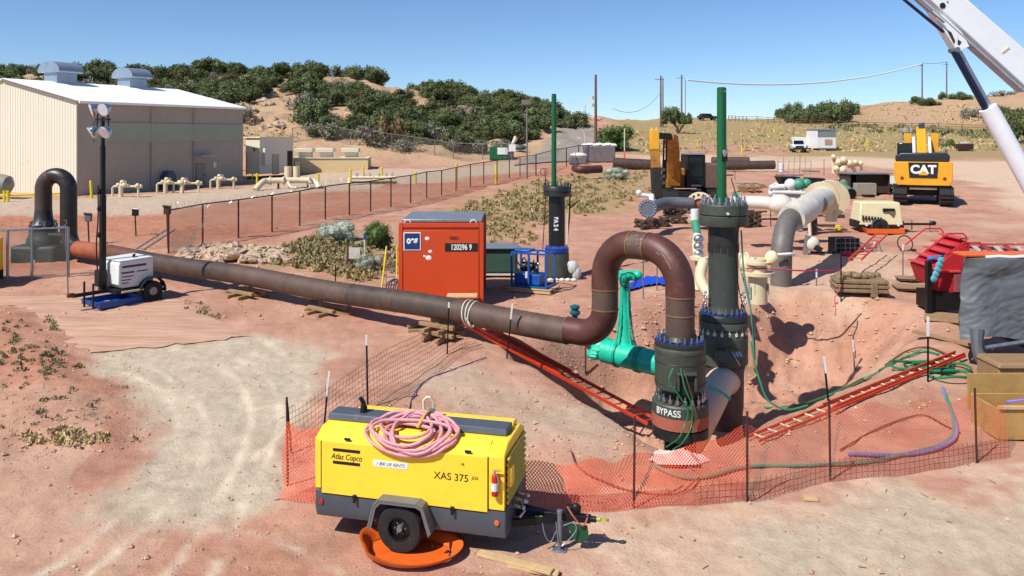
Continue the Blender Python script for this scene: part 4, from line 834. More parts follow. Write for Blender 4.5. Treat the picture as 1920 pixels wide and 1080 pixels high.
# pipes drains below pipe end
# ---------------------------------------------------------------- orange container
def container():
    D = 24.1; k = D / F; x0 = (748 - 960) * k; x1 = (906 - 960) * k; w_ = x1 - x0; z0 = gz((x0 + x1) / 2, D) + .05; zt = EYE - (418 - HY) * k; H = zt - z0; dp = 2.5
    t = thing('shipping_container', 'small orange shipping container with blue and white logo behind the long pipe', 'container', ((x0 + x1) / 2, D, z0)); h = w_ / 2
    mb = MB(); mb.box((0, dp / 2, H / 2 - .02), (w_ - .1, dp - .1, H - .1)); mb.build('body', 'orange_paint', t)
    for x in (-h + .05, h - .05):
        for y in (.05, dp - .05):
            mb = MB(); mb.box((x, y, H / 2), (.12, .12, H)); mb.build('corner_post', 'orange_paint', t, bevel=.008)
    for y in (.045, dp - .045):
        for z in (H - .07, .07):
            mb = MB(); mb.box((0, y, z), (w_ - .24, .1, .13)); mb.build('cross_beam', 'orange_paint', t, bevel=.006)
    mb = MB(); mb.box((0, .02, H / 2 - .03), (w_ - .26, .05, H - .36)); mb.build('end_panel', 'orange_paint', t, bevel=.01)
    mb = MB(); mb.box((.02, dp / 2 + .05, H + .055), (w_ - .12, dp - .1, .10)); mb.build('roof_cover', 'roof_grey', t, bevel=.02)
    for x in (-h + .25, h - .3):
        mb = MB(); mb.tube(arc((x, .05, H + .0), (1, 0, 0), (0, 0, 1), .09, 0, PI, 8), .018, 6); mb.build('lifting_loop', 'white_paint', t)
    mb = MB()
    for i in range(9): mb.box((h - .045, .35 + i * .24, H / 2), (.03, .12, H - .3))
    mb.build('side_corrugation', mat('side_shade', '#5c2a1c', .6, 0, .2, 3), t, bevel=.006)  # container orange darkened, shade of the right side put into the colour
    y = -.012
    mb = MB(); mb.box((-h + .40, y, H - .55), (.52, .02, .54)); lg = mb.build('logo_plate', 'white_letter', t)
    mb = MB(); mb.box((-h + .40, y - .012, H - .55), (.46, .01, .48)); mb.build('logo_field', 'oegblue', lg)
    text('logo_letters', 'oeg', .30, 'white_letter', lg, (-h + .40, y - .02, H - .52), (PI / 2, 0, 0), .003, sx=.74, bold=.016)
    mb = MB(); mb.box((h - .66, y, H - .73), (.98, .012, .24)); nb = mb.build('number_band', 'lettering', t)
    text('unit_number', '120296 9', .235, 'white_letter', nb, (h - .66, y - .01, H - .735), (PI / 2, 0, 0), .003, sx=.72, bold=.006)
    text('owner_code', 'OEGU', .14, 'lettering', t, (h - .88, y, H - .46), (PI / 2, 0, 0), .003, sx=.7)
    for (x, z, a) in ((-.42, H - .47, .07), (-.33, H - .86, .06), (-.38, H - 1.05, .09), (-.5, H - 1.0, .04)):
        mb = MB(); mb.ball((x, -.006, z), (a, .006, a * .8), 8, 6); mb.build('scuff_mark', 'white_letter', t)
    q = W(873, 560, D - .35); tag(MB().box((0, 0, 0), (.9, .5, .05)).build('board', 'timber_pale', None, (q.x - .1, q.y, z0 + .35), 0, bevel=.01), 'pale board lying between the orange container and the long pipe', 'board')
container()
# yellow step ladder left of the container
p = g(729, 545); t = thing('step_ladder', 'yellow step ladder standing against the left side of the orange container', 'ladder', p)
for s_ in (-1, 1):
    mb = MB(); mb.bar((s_ * .24, 0, 0), (s_ * .17 + .03, .42, 1.38), .035, .06); mb.build('rail', 'ladder_yellow', t)
    mb = MB(); mb.bar((s_ * .24, .95, 0), (s_ * .17 + .03, .46, 1.38), .03, .04); mb.build('rear_rail', 'ladder_yellow', t)
for i in range(5):
    f = (i + .7) / 5.5; mb = MB(); mb.box((.03 * f, .42 * f, 1.38 * f), (.44 - .13 * f, .09, .03)); mb.build('step', 'alu', t)
q = g(738, 548); mb = MB()
for k in range(6): mb.tube(spline([(-.25 + k * .07, 0, 0), (-.2 + k * .08, .05, .3 + .05 * (k % 3)), (.1 + k * .05, .1, .32 + .04 * (k % 2)), (.25 + k * .03, .1, 0)], 4), .02, 6)
tag(mb.build('hose_bundle', mat('slate_hose', '#3a3a52', .5), None, q), 'bundle of dark hoses at the foot of the yellow step ladder', 'hose')
# dark green panel box on a skid
D = 28.2; p = W(928, 540, D); z = gz(p.x, D)
t = thing('equipment_box', 'dark green steel box on a low skid just right of the orange container', 'equipment box', (p.x, D, z))
hh = EYE - (466 - HY) * D / F - z
mb = MB(); mb.box((-.2, .55, hh / 2 + .07), (2.0, 1.1, hh - .14)); mb.build('cabinet', 'dark_green', t, bevel=.02)
mb = MB(); mb.box((-.2, -.012, hh / 2 + .07), (1.86, .03, hh - .26)); mb.build('door_panel', 'dark_green', t, bevel=.01)
mb = MB(); mb.box((-.2, .5, hh + .02), (2.1, 1.25, .05)); mb.build('roof', 'roof_grey', t, bevel=.01)
mb = MB(); mb.box((-.2, -.04, .11), (2.0, .06, .06)); mb.build('sill', 'white_pipe', t)
mb = MB(); mb.box((-.2, .5, .03), (1.9, .9, .07)); mb.build('skid', 'black_steel', t)
mb = MB(); mb.bar((.8, -.05, .2), (1.05, -.35, .12), .04); mb.build('tow_bar', 'black_steel', t)
# blue power unit on a pallet
p = g(1000, 545); t0 = thing('pallet', 'pale wooden pallet under the blue hydraulic power unit', 'pallet', p, -.42)
for i in range(6): MB().box((0, -.4 + i * .17, .13), (1.5, .11, .025)).build('slat', 'timber_pale', t0)
for i in range(3): MB().box((0, -.38 + i * .4, .06), (1.5, .1, .1)).build('stringer', 'timber_pale', t0)
t = thing('power_unit', 'blue framed hydraulic power unit standing on the pale pallet', 'power unit', p + Vector((.0, .05, .145)), -.42)
for x in (-.6, .0, .6):
    for y in (-.38, .38): MB().bar((x, y, 0), (x, y, 1.12), .06).build('upright', 'blue_paint', t, bevel=.005)
for y in (-.38, .38):
    for zz_ in (.04, 1.10): MB().bar((-.57, y, zz_), (.57, y, zz_), .055).build('rail', 'blue_paint', t)
for x in (-.6, .6):
    for zz_ in (.04, 1.10): MB().bar((x, -.35, zz_), (x, .35, zz_), .055).build('cross_rail', 'blue_paint', t)
MB().box((-.1, 0, .25), (.9, .6, .34)).build('tank', 'blue_paint', t, bevel=.02)
MB().cyl((-.35, -.05, .62), (.1, -.05, .62), .16, n=18).build('motor', 'black_steel', t)
mb = MB()
for k in range(7): mb.ball((-.4 + .11 * k, -.2 + .05 * (k % 3), .5 + .13 * (k % 4)), .055, 8, 6)
mb.build('fittings', 'bright_steel', t); MB().cyl((-.1, -.3, .3), (-.1, -.3, .5), .05, n=12).build('filter', 'white_paint', t)
MB().box((-.3, 0, 1.15), (.55, .5, .08)).build('top_tray', 'blue_paint', t, bevel=.02)
mb = MB(); mb.tube(spline([(-.5, -.3, .9), (-.3, -.36, .7), (-.2, -.3, .95), (.05, -.34, .6), (.15, -.3, .9)], 6), .022, 7); mb.build('hydraulic_hose', 'black_steel', t)
# third valve
def valve_back():
    D = 28; x = (1044 - 960) / F * D; z0 = gz(x, D); P = Vector((x, D, z0)); z = lambda y: EYE - (y - HY) / F * D - z0
    t = thing('green_pole_valve', 'dark valve column with white lettering and green pole behind the blue power unit', 'valve', P)
    MB().lathe([(.45, z(349)), (.48, z(352)), (.48, z(358)), (.46, z(358.5))], n=32).build('top_flange', 'valve_dark', t)
    MB().lathe([(.46, z(359)), (.48, z(360)), (.48, z(367)), (.3, z(369))], n=32).build('collar_flange', 'valve_dark', t)
    MB().lathe([(.285, z(368)), (.285, z(462))], n=30).build('column', mat('column_black', '#1d2022', .42, .1, .2, 3), t)
    MB().lathe([(.29, z(460)), (.42, z(464)), (.42, z(472)), (.4, z(474))], n=32).build('lower_flange', 'bolt_blue', t)
    MB().lathe([(.42, z(474)), (.43, z(476)), (.43, z(515)), (.36, z(520)), (.3, -.3)], n=32).build('valve_body', 'olive_valve', t)
    studs(t, z(468) + .08, .37, 16, .025, .16, 'bright_steel', 'bolt_blue'); studs(t, z(350) + .02, .42, 16, .024, .26, 'valve_dark', 'galv')
    MB().cyl((-.1, 0, z(350)), (-.1, 0, z(178)), .088, .085, 16).build('extension_pole', 'tower_green', t)
    MB().cyl((-.1, 0, z(178)), (-.1, 0, z(176)), .07, n=14).build('pole_cap', 'valve_dark', t)
    text('valve_mark', 'BA 2 4', .21, 'white_letter', t, (-.05, -.292, z(418)), (PI / 2, PI / 2, 0), .004, sx=.8, bold=.01)
    MB().tube(arc((-.46, 0, z(322)), (1, 0, 0), (0, 0, 1), .12, 0, 2 * PI, 16)[:-1], .012, 6, closed=True).build('hand_ring', mat('ring_red', '#7a2a24', .5), t)
    MB().tube(spline([(-.42, .1, z(320)), (-.38, .1, z(345)), (-.42, 0, z(400)), (-.5, -.1, z(470))], 5), .014, 6).build('left_line', 'black_steel', t)
    MB().tube(spline([(.5, .1, z(345)), (.46, .1, z(385)), (.44, 0, z(410)), (.34, -.1, z(455))], 5), .025, 6).build('right_line', 'black_steel', t)
    MB().tube(spline([(.36, -.2, z(400)), (.36, -.2, z(430)), (.34, -.25, z(455))], 5), .03, 6).build('white_line', 'white_pipe', t)
    MB().bar((.46, 0, z(390)), (.8, 0, z(375)), .04).build('bracket', 'black_steel', t)
    q = thing('plastic_wrap', 'clear plastic sheet bagged round the fittings at the right of the back valve', 'plastic sheet', P + Vector((.55, -.2, z(505))))
    mb = MB(); mb.ball((0, 0, .1), (.2, .16, .24), 10, 8); mb.ball((.12, 0, -.08), (.17, .14, .26), 10, 8); mb.ball((-.1, 0, .2), (.14, .1, .12), 8, 6); mb.build('sheet', 'plastic_film', q, smooth=20)
    for i in range(5):
        b = P + Vector((-.25 + i * .2, -.55, .05)); tag(MB().ball((0, 0, .02), (.11, .09, .07), 10, 6).build('pale_bag', 'white_pipe', None, b), 'small pale bag in the row at the foot of the back valve', 'bag', 'small bags at the back valve')
valve_back()
# teal hydrant behind the pipe
q = W(1078, 598, 19.6); t = thing('vent_cap', 'small teal vent cap poking up behind the maroon elbow', 'vent', (q.x, q.y, q.z - .2)); MB().cyl((0, 0, 0), (0, 0, .3), .07, n=14).build('stem', mat('teal_paint', '#1c5a66', .5, 0, .15), t); MB().lathe([(.1, .3), (.13, .33), (.13, .38), (.09, .4), (.09, .45), (.12, .47), (.12, .52), (.05, .55)], n=16).build('cap', 'teal_paint', t)
# blue tarp on slope
mb = MB(); A = [g(1168, 545), g(1190, 528), g(1215, 522), g(1250, 524)]; B = [g(1180, 548), g(1205, 540), g(1230, 536), g(1252, 540)]
for rr in (A, B):
    for v in rr: v.z += .06
vs = []; n = 24
SA, SB = spline(A, 8), spline(B, 8)
for i, (a, b) in enumerate(zip(SA, SB)):
    for k in range(5): q = a.lerp(b, k / 4); vs.append((q.x, q.y, gz(q.x, q.y) + .05 + .05 * abs(math.sin(i * .9 + k))))
mb.add(vs, [(i * 5 + k, i * 5 + k + 1, (i + 1) * 5 + k + 1, (i + 1) * 5 + k) for i in range(len(SA) - 1) for k in range(4)]); tag(mb.build('blue_tarp', 'blue_tarp', None, (0, 0, 0)), 'bright blue tarpaulin lying on the pit edge seen through the pipe arch', 'tarpaulin')
# ---------------------------------------------------------------- light tower trailer (near)
def light_tower(name, label, loc, rz, scale=1, mast=True, lam4=True, mh=6.0):
    t = thing(name, label, 'light tower', loc, rz); t.scale = (scale,) * 3
    mb = MB(); mb.prism([(-.46, .50), (.52, .50), (.62, .62), (.62, 1.22), (.56, 1.30), (-.46, 1.30)], -.68, .44); mb.build('cabinet', 'white_paint', t, bevel=.02)
    mb = MB(); mb.prism([(-.48, 1.302), (.58, 1.302), (.62, 1.33), (-.44, 1.36)], -.69, .45); mb.build('cabinet_lid', 'white_paint', t, bevel=.01)
    MB().tube([(-.05, .1, 1.36), (-.05, .1, 1.44), (.05, .2, 1.44), (.05, .2, 1.36)], .025, 6).build('lifting_bail', 'black_steel', t)
    MB().box((0, 0, .42), (1.5, 1.1, .1)).build('frame', 'black_steel', t)
    MB().bar((.7, 0, .42), (1.75, 0, .42), .1).build('drawbar', 'black_steel', t); MB().box((1.8, 0, .45), (.2, .12, .12)).build('coupler', mat('rust_red', '#6a2c24', .6), t, bevel=.02)
    for y in (-.8, .56):
        wm = MB().cyl((-.35, y - .09, .32), (-.35, y + .09, .32), .31, n=26).build('wheel', 'rubber', t, bevel=.02); MB().cyl((-.35, y + (.07 if y > 0 else -.07), .32), (-.35, y + (.1 if y > 0 else -.1), .32), .14, .12, 22).build('rim', 'galv', wm)
        mb = MB()
        for k in range(9):
            a = PI * k / 8; mb.box((-.35 + .39 * math.cos(a), y, .34 + .39 * math.sin(a)), (.03, .22, .16), ry=-a)
        mb.build('mudguard', 'black_steel', t)
    for x, y in ((1.3, -.25), (1.3, .3), (-.6, .62), (-.6, -.85)):
        MB().cyl((x, y, 0), (x, y, .75), .03, n=10).build('stabiliser_leg', 'black_steel', t); 
    for y in (-.86, .60): MB().bar((.6, y, .42), (-.7, y, .40), .05).build('outrigger', 'cream_paint', t)
    if mast:
        m = MB().bar((.78, -.2, .45), (.78, -.2, mh * .55), .15).build('mast', 'black_steel', t, bevel=.01)
        MB().bar((.78, -.2, mh * .5), (.78, -.2, mh * .8), .115).build('mast_stage', 'black_steel', m); MB().bar((.78, -.2, mh * .78), (.78, -.2, mh - .35), .085).build('mast_tip', 'black_steel', m)
        MB().box((.84, -.2, .8), (.25, .3, .5)).build('winch', 'black_steel', m, bevel=.02)
        MB().tube(spline([(.9, -.25, .7), (.92, -.3, 1.8), (.88, -.28, 2.6), (.9, -.24, 3.6)], 5), .022, 6).build('coiled_cable', 'black_steel', m)
        for zz_ in (2.1, 2.9, 3.4): MB().ball((.86, -.25, zz_), (.07, .06, .09), 8, 6).build('cable_clamp', 'black_steel', m)
        hd_ = Vector((.8, -.6, 0))  # lamp bar direction in local terms
        lb_ = MB().bar((.78 - .38 * 0, -.2 - .42, mh - .42), (.78, .22, mh - .42), .06).build('lamp_bar', 'black_steel', m)
        i = 0
        for dy in (-.33, .33):
            for dz, tl in ((.32, .5), (-.35, .9)):
                c = Vector((.86, -.2 + dy * (1 if dz > 0 else 1.15), mh - .42 + dz)); ax = Vector((.75, (-.25 if dy < 0 else .25), -tl * .55)).normalized(); e = thing('x', None, None); bpy.data.objects.remove(e)
                fl = MB().tube([c - ax * .16, c - ax * .05, c + ax * .06, c + ax * .10], [.07, .15, .2, .205], 18).build('floodlight', 'bright_steel', m)
                MB().cyl(c + ax * .101, c + ax * .115, .185, n=18).build('lamp_glass', 'lens', fl)
                MB().bar(c - ax * .1, (.78, -.2 + dy, mh - .42), .03).build('bracket', 'black_steel', fl)
    return t
lt = light_tower('light_tower', 'white trailer light tower with black mast and four floodlights beside the long pipe', (-11.75, 24.7, gz(-11.75, 24.7) + .02), math.radians(-126.9))
tx = mat('purple_ink', '#4a3a5a', .6, 0, 0)
for x, z, l, h_ in ((.1, 1.14, .75, .07), (.3, .96, .4, .05), (-.15, .96, .35, .035), (.3, .84, .36, .03), (.35, .74, .3, .03), (.38, .65, .22, .03)):
    MB().box((x + .04, .444, z), (l, .004, h_)).build('faded_lettering', tx, lt)
p = Vector((-11.9, 24.5, gz(-11.9, 24.5))); t = thing('containment_tray', 'blue plastic containment tray under the white light tower trailer', 'spill tray', p, math.radians(-126.9))
mb = MB(); mb.prism([(-.4, 0), (.9, 0), (1.0, .2), (.92, .2), (.84, .03), (-.34, .03), (-.42, .2), (-.5, .2)], -.62, .42); mb.build('tray', 'blue_paint', t, bevel=.01)
for y in (-.62, .42): MB().box((.25, y, .11), (1.4, .05, .2)).build('side_wall', 'blue_paint', t, bevel=.01)
# far left valve under the black arch
def valve_left():
    P = Vector((-18.45, 31.5, gz(-18.45, 31.5) - .05)); t = thing('far_valve', 'mossy dark green valve under the black pipe arch behind the fence', 'valve', P); z = lambda y: EYE - (y - HY) / F * 31.2 - P.z
    mat('moss_valve', '#2c3a33', .6, .1, .35, 7, '#4c5648', .3)
    MB().lathe([(.31, z(395)), (.34, z(412)), (.50, z(422)), (.50, z(430)), (.4, z(431))], n=28).build('weld_neck', 'valve_dark', t)
    MB().lathe([(.5, z(431.5)), (.5, z(440)), (.56, z(446)), (.60, z(450)), (.60, z(472)), (.52, z(480))], n=28).build('bonnet', 'moss_valve', t)
    MB().box((-.1, -.1, z(478)), (1.75, 1.0, .75)).build('valve_body', 'moss_valve', t, bevel=.12)
    MB().lathe([(.6, z(492)), (.66, z(495)), (.66, z(503)), (.5, z(510))], n=28).build('base_flange', 'moss_valve', t)
    studs(t, z(424) + .05, .44, 14, .03, .25, 'valve_dark', 'galv'); studs(t, z(490) + .04, .6, 16, .035, .14, 'white_pipe', 'white_pipe')
    MB().box((.75, -.1, z(440)), (.7, .6, .1)).build('side_plate', 'moss_valve', t, bevel=.02)
valve_left()
# ---------------------------------------------------------------- pipes of the right yard
gr = simple_pipe('riser_pipe', 'large grey pipe bending down into the ground behind the main valve', 'pipe', [W(1464, 560, 26.8), W(1465, 500, 26.8), W(1467, 455, 26.9), W(1478, 415, 27.6), W(1505, 395, 29.0), W(1535, 382, 30.6)], .345, 'grey_pipe', 28)
b0 = gr.location
MB().ring(W(1466, 468, 26.85) - b0, (0, .0, 1), .358, .3, .03, 28).build('weld_seam', 'weld', gr)
MB().tube([W(1484, 410, 27.9) - b0, W(1496, 400, 28.5) - b0, W(1512, 392, 29.3) - b0], [.47, .5, .47], 26).build('white_sleeve', 'white_pipe', gr)
text('pipe_mark', '16"', .2, 'lettering', gr, W(1475, 487, 26.4) - b0, (PI / 2, 0, .1), .003)
MB().tube([W(1452, 478, 26.3) - b0, W(1482, 476, 26.3) - b0, W(1490, 477, 26.5) - b0], .05, 8).build('white_clamp', 'white_paint', gr)
bp2 = simple_pipe('header_pipe', 'large grey horizontal pipe with a tall cream flange beyond the grey riser', 'pipe', [W(1512, 390, 29.4), W(1530, 378, 31), W(1550, 368, 32.6)], .45, 'white_pipe', 28)
b0 = bp2.location
for px, D, h in ((1540, 32.2, 1.1), (1556, 33.2, 1.25)):
    c = W(px, 372, D) - b0; MB().ring(c, (.45, 1, .25), h * .62, .4, .12, 30).build('flange', 'cream_paint', bp2)
for px, w_ in ((1549, .34), (1559, .16)):
    c = W(px, 385, 33) - b0; MB().box((c.x, c.y - .5, c.z), (w_, .12, 1.25), ry=.12).build('support_plate', 'cream_paint', bp2, bevel=.01)
wp = simple_pipe('white_pipe', 'white pipe widening into a bulb behind the main valve collar', 'pipe', [W(1372, 378, 34), W(1400, 379, 34), W(1432, 380, 33.6), W(1447, 382, 33.4)], .27, 'white_pipe', 22)
b0 = wp.location; MB().ball(W(1463, 383, 33.2) - b0, (.52, .5, .42), 18, 12).build('bulb', 'white_pipe', wp); MB().cyl(W(1463, 383, 33.2) - b0, W(1492, 378, 33.2) - b0, .3, .16, 18).build('reducer', 'white_pipe', wp); MB().ring(W(1379, 374, 33.8) - b0, (1, 0, 0), .36, .2, .1, 20).build('green_cap', mat('jade_paint', '#3c8a6a', .5, 0, .2), wp)
t = thing('valve_manifold', 'small white valve manifold on a grey pedestal in front of the flared black hopper', 'valve manifold', W(1476, 376, 35)); b0 = t.location
MB().box(W(1482, 377, 35) - b0, (.7, .5, .85)).build('pedestal', 'grey_pipe', t, bevel=.02)
for (x0_, y0_, x1_, y1_, r_) in ((1447, 360, 1508, 362, .10), (1443, 352, 1470, 350, .12), (1450, 345, 1452, 368, .09), (1500, 350, 1504, 368, .09)): MB().cyl(W(x0_, y0_, 34.8) - b0, W(x1_, y1_, 34.8) - b0, r_, n=12).build('tube', 'white_paint', t)
for px, py, r_, m_ in ((1448, 361, .18, 'white_paint'), (1466, 361, .17, 'white_paint'), (1455, 349, .16, 'white_paint'), (1482, 346, .26, 'white_paint'), (1498, 346, .28, 'jade_paint'), (1512, 344, .22, 'jade_paint')): MB().ball(W(px, py, 34.9) - b0, r_, 12, 8).build('valve_ball', m_, t)
t = thing('hopper', 'flared black steel hopper standing behind the white manifold', 'hopper', W(1476, 345, 38)); MB().box((0, 0, .1), (.5, .5, .5), top=(1.9, 1.9)).build('funnel', 'black_steel', t); MB().box((0, 0, -.6), (.12, .12, 1.0)).build('stand', 'black_steel', t)
simple_pipe('black_pipe', 'short black pipe lying across the stack behind the white manifold', 'pipe', [W(1508, 340, 38), W(1545, 342, 38)], .2, 'black_steel')
# cream riser with flange just right of the main valve
cr = simple_pipe('cream_riser', 'cream flanged riser standing just right of the main valve', 'pipe', [W(1421, 568, 23.2), W(1421, 520, 23.2), W(1420, 500, 23.2), W(1419, 485, 23.2)], .27, 'cream_paint')
b0 = cr.location
MB().ring(W(1421, 512, 23.2) - b0, (0, 0, 1), .46, .2, .09, 26).build('flange', 'cream_paint', cr); MB().ring(W(1420, 492, 23.2) - b0, (0, 0, 1), .38, .2, .07, 26).build('flange', 'cream_paint', cr)
MB().cyl(W(1392, 494, 23.4) - b0, W(1415, 498, 23.2) - b0, .24, n=20).build('branch', 'cream_paint', cr); MB().ring(W(1398, 494, 23.4) - b0, (1, 0, 0), .34, .1, .08, 24).build('branch_flange', 'cream_paint', cr)
MB().ball(W(1447, 484, 23.1) - b0, (.2, .18, .22), 10, 8).build('wrapped_valve', mat('pale_wrap', '#e2d6a8', .7), cr); MB().cyl(W(1390, 475, 24) - b0, W(1384, 488, 24) - b0, .18, n=16).build('stub', 'cream_paint', cr)
for k in range(4): MB().cyl(W(1404 + k * 12, 532, 23) - b0, W(1404 + k * 12, 553, 23) - b0, .03, n=8).build('rod', mat('pale_green', '#8aa088', .5), cr)
lb2 = simple_pipe('branch_pipe', 'cream pipe cluster between the two dark valve columns', 'pipe', [W(1309, 545, 21), W(1312, 500, 21.2), W(1306, 465, 21.4), W(1308, 440, 21.6)], .12, 'cream_paint', 14)
b0 = lb2.location
for y in (448, 462, 476): MB().ball(W(1310, y, 21.3) - b0, (.14, .12, .12), 10, 8).build('fitting', 'bright_steel', lb2)
MB().ring(W(1312, 484, 21.2) - b0, (0, 0, 1), .26, .1, .07, 20).build('flange', 'cream_paint', lb2); MB().cyl(W(1303, 392, 22.5) - b0, W(1303, 415, 22.5) - b0, .12, n=14).build('white_pipe_piece', 'white_paint', lb2); MB().cyl(W(1303, 415, 22.5) - b0, W(1308, 440, 22) - b0, .12, .1, 14).build('green_pipe_piece', 'jade_paint', lb2)
pr = simple_pipe('rim_pipe', 'cream elbow pipe curving down behind the left side of the main valve', 'pipe', [W(1319, 490, 21), W(1313, 520, 20.6), W(1324, 545, 20.2), W(1340, 560, 20)], .14, 'cream_paint', 14)
# flanged pipe on cribs
fp = simple_pipe('flanged_pipe', 'blue grey pipe with a round blind flange resting on timber cribs', 'pipe', [W(1222, 391, 37.6), W(1234, 385, 38.4), W(1255, 380, 39), W(1300, 381, 39)], .28, mat('slate_pipe', '#5c6068', .5, .1, .2, 3), 22)
b0 = fp.location; c = W(1215, 391, 37.2) - b0; ax = Vector((-.28, -.9, .1)).normalized()
MB().ring(c, ax, .43, .01, .16, 30).build('blind_flange', 'slate_pipe', fp)
u = ax.orthogonal().normalized(); v = ax.cross(u)
for k in range(16): a = 2 * PI * k / 16; q = c + (u * math.cos(a) + v * math.sin(a)) * .355; MB().cyl(q, q + ax * .13, .042, n=8).build('bolt', 'bright_steel', fp)
MB().ring(W(1312, 386, 39) - b0, (-.25, -.9, .1), .68, .36, .16, 32).build('ring_flange', 'cream_paint', fp)
MB().cyl(W(1312, 386, 39) - b0 + Vector((0, .04, 0)), W(1312, 386, 39) - b0 + Vector((.02, .1, 0)), .38, n=28).build('red_disc', 'red_oxide', fp)
for k in range(14):
    a = 2 * PI * k / 14; cc = W(1312, 386, 39) - b0; ax2 = Vector((-.25, -.9, .1)).normalized(); u2 = ax2.orthogonal().normalized(); v2_ = ax2.cross(u2); q = cc + (u2 * math.cos(a) + v2_ * math.sin(a)) * .53; MB().cyl(q + ax2 * .07, q + ax2 * .09, .065, n=8).build('bolt_hole', 'black_steel', fp)
MB().cyl(W(1195, 364, 38.6) - b0, W(1226, 369, 38.6) - b0, .1, n=12).build('white_branch', 'white_paint', fp); MB().ball(W(1198, 361, 38.6) - b0, .14, 10, 8).build('white_cap', 'white_paint', fp); MB().cyl(W(1222, 366, 38.5) - b0, W(1222, 380, 38.2) - b0, .13, n=12).build('neck', 'white_paint', fp)
for (px, py, L, lay, lab, m_) in ((1212, 428, 1.0, 4, 'dark timber in the crib under the round blind flange', 'dark_timber'), (1233, 424, 1.0, 4, 'dark timber in the second crib under the blue grey pipe', 'dark_timber'), (1262, 402, .9, 3, 'dark timber in the crib behind the blue grey pipe', 'dark_timber'), (1404, 425, 1.0, 7, 'dark timber in the tall crib under the white pipe', 'dark_timber'), (1390, 422, .9, 6, 'dark timber in the crib just left of the tall white pipe crib', 'dark_timber'), (1405, 360, 1.6, 4, 'timber in the pallet stack behind the main valve pole', 'timber'), (1268, 418, .9, 3, 'timber in the low crib right of the dark cribs', 'dark_timber')):
    p = g(px, py); crib(p, .3, lay, L, .12, lab, 'cribbing under the yard pipes', m=m_, gap=.65)
p = g(1445, 412); tag(MB().box((0, 0, .3), (1.4, .5, .12)).build('plank', 'timber_pale', None, p, .1, bevel=.01), 'thick yellow timber plank left of the grey riser elbow', 'plank')
for px, py in ((1330, 432), (1310, 438)):
    p = g(px, py); 
p = g(1525, 440); t = thing('pipe_support', 'rusty pipe support stand under the grey horizontal pipe', 'support', p); MB().box((0, 0, .45), (.3, .3, .9), rz=.3, top=(.8, .8)).build('post', 'dark_timber', t); MB().box((.15, 0, .95), (1.6, .5, .14), rz=.2).build('saddle_beam', 'dark_timber', t); MB().cyl((-.3, -.4, 0), (-.35, -.4, .95), .08, n=10).build('jack_leg', 'white_pipe', t); MB().box((1.1, .2, .85), (.9, .25, .16), rz=.15).build('cross_beam', 'dark_timber', t)
t = thing('pump', 'white and grey pump with black inlet beside the foot of the grey riser', 'pump', g(1512, 478)); MB().box((0, 0, .35), (.18, .18, .9), ry=.15).build('leg', 'alu', t); MB().ball((.25, 0, .45), (.3, .2, .3), 12, 8).build('casing', 'white_pipe', t); MB().cyl((.3, -.1, .35), (.55, -.2, .2), .12, n=14).build('inlet', 'black_steel', t); MB().cyl((.2, .1, .1), (1.3, .2, .06), .04, n=8).build('discharge', 'black_steel', t)
p = W(1571, 430, 34.5); t = thing('yellow_bucket', 'small bright yellow box left of the beige compressor', 'box', g(1571, 434)); MB().box((0, 0, .16), (.24, .2, .3), top=(.8, .8)).build('case', 'ladder_yellow', t, bevel=.02); MB().tube(spline([(.1, 0, .25), (.25, 0, .2), (.3, -.05, .05)], 4), .015, 6).build('cable', 'brown_hose', t)
hose('rope', 'red rope strung from the cream riser to the dark stake by the crate', [(1400, 503, 23), (1440, 504, 22.9), (1475, 506, 22.8), (1520, 508, 22.9), (1577, 507, 23.6)], .022, mat('rope_red', '#a83050', .7), cat='rope')
hose('rope', 'pink rope tail dangling from the dark stake down the pit edge', [(1577, 535, 23.6), (1572, 545, 23.4), (1565, 560, 23.2), (1567, 578, 23), (1566, 592, 22.6)], .015, mat('rope_pink', '#c0506a', .7), cat='rope')
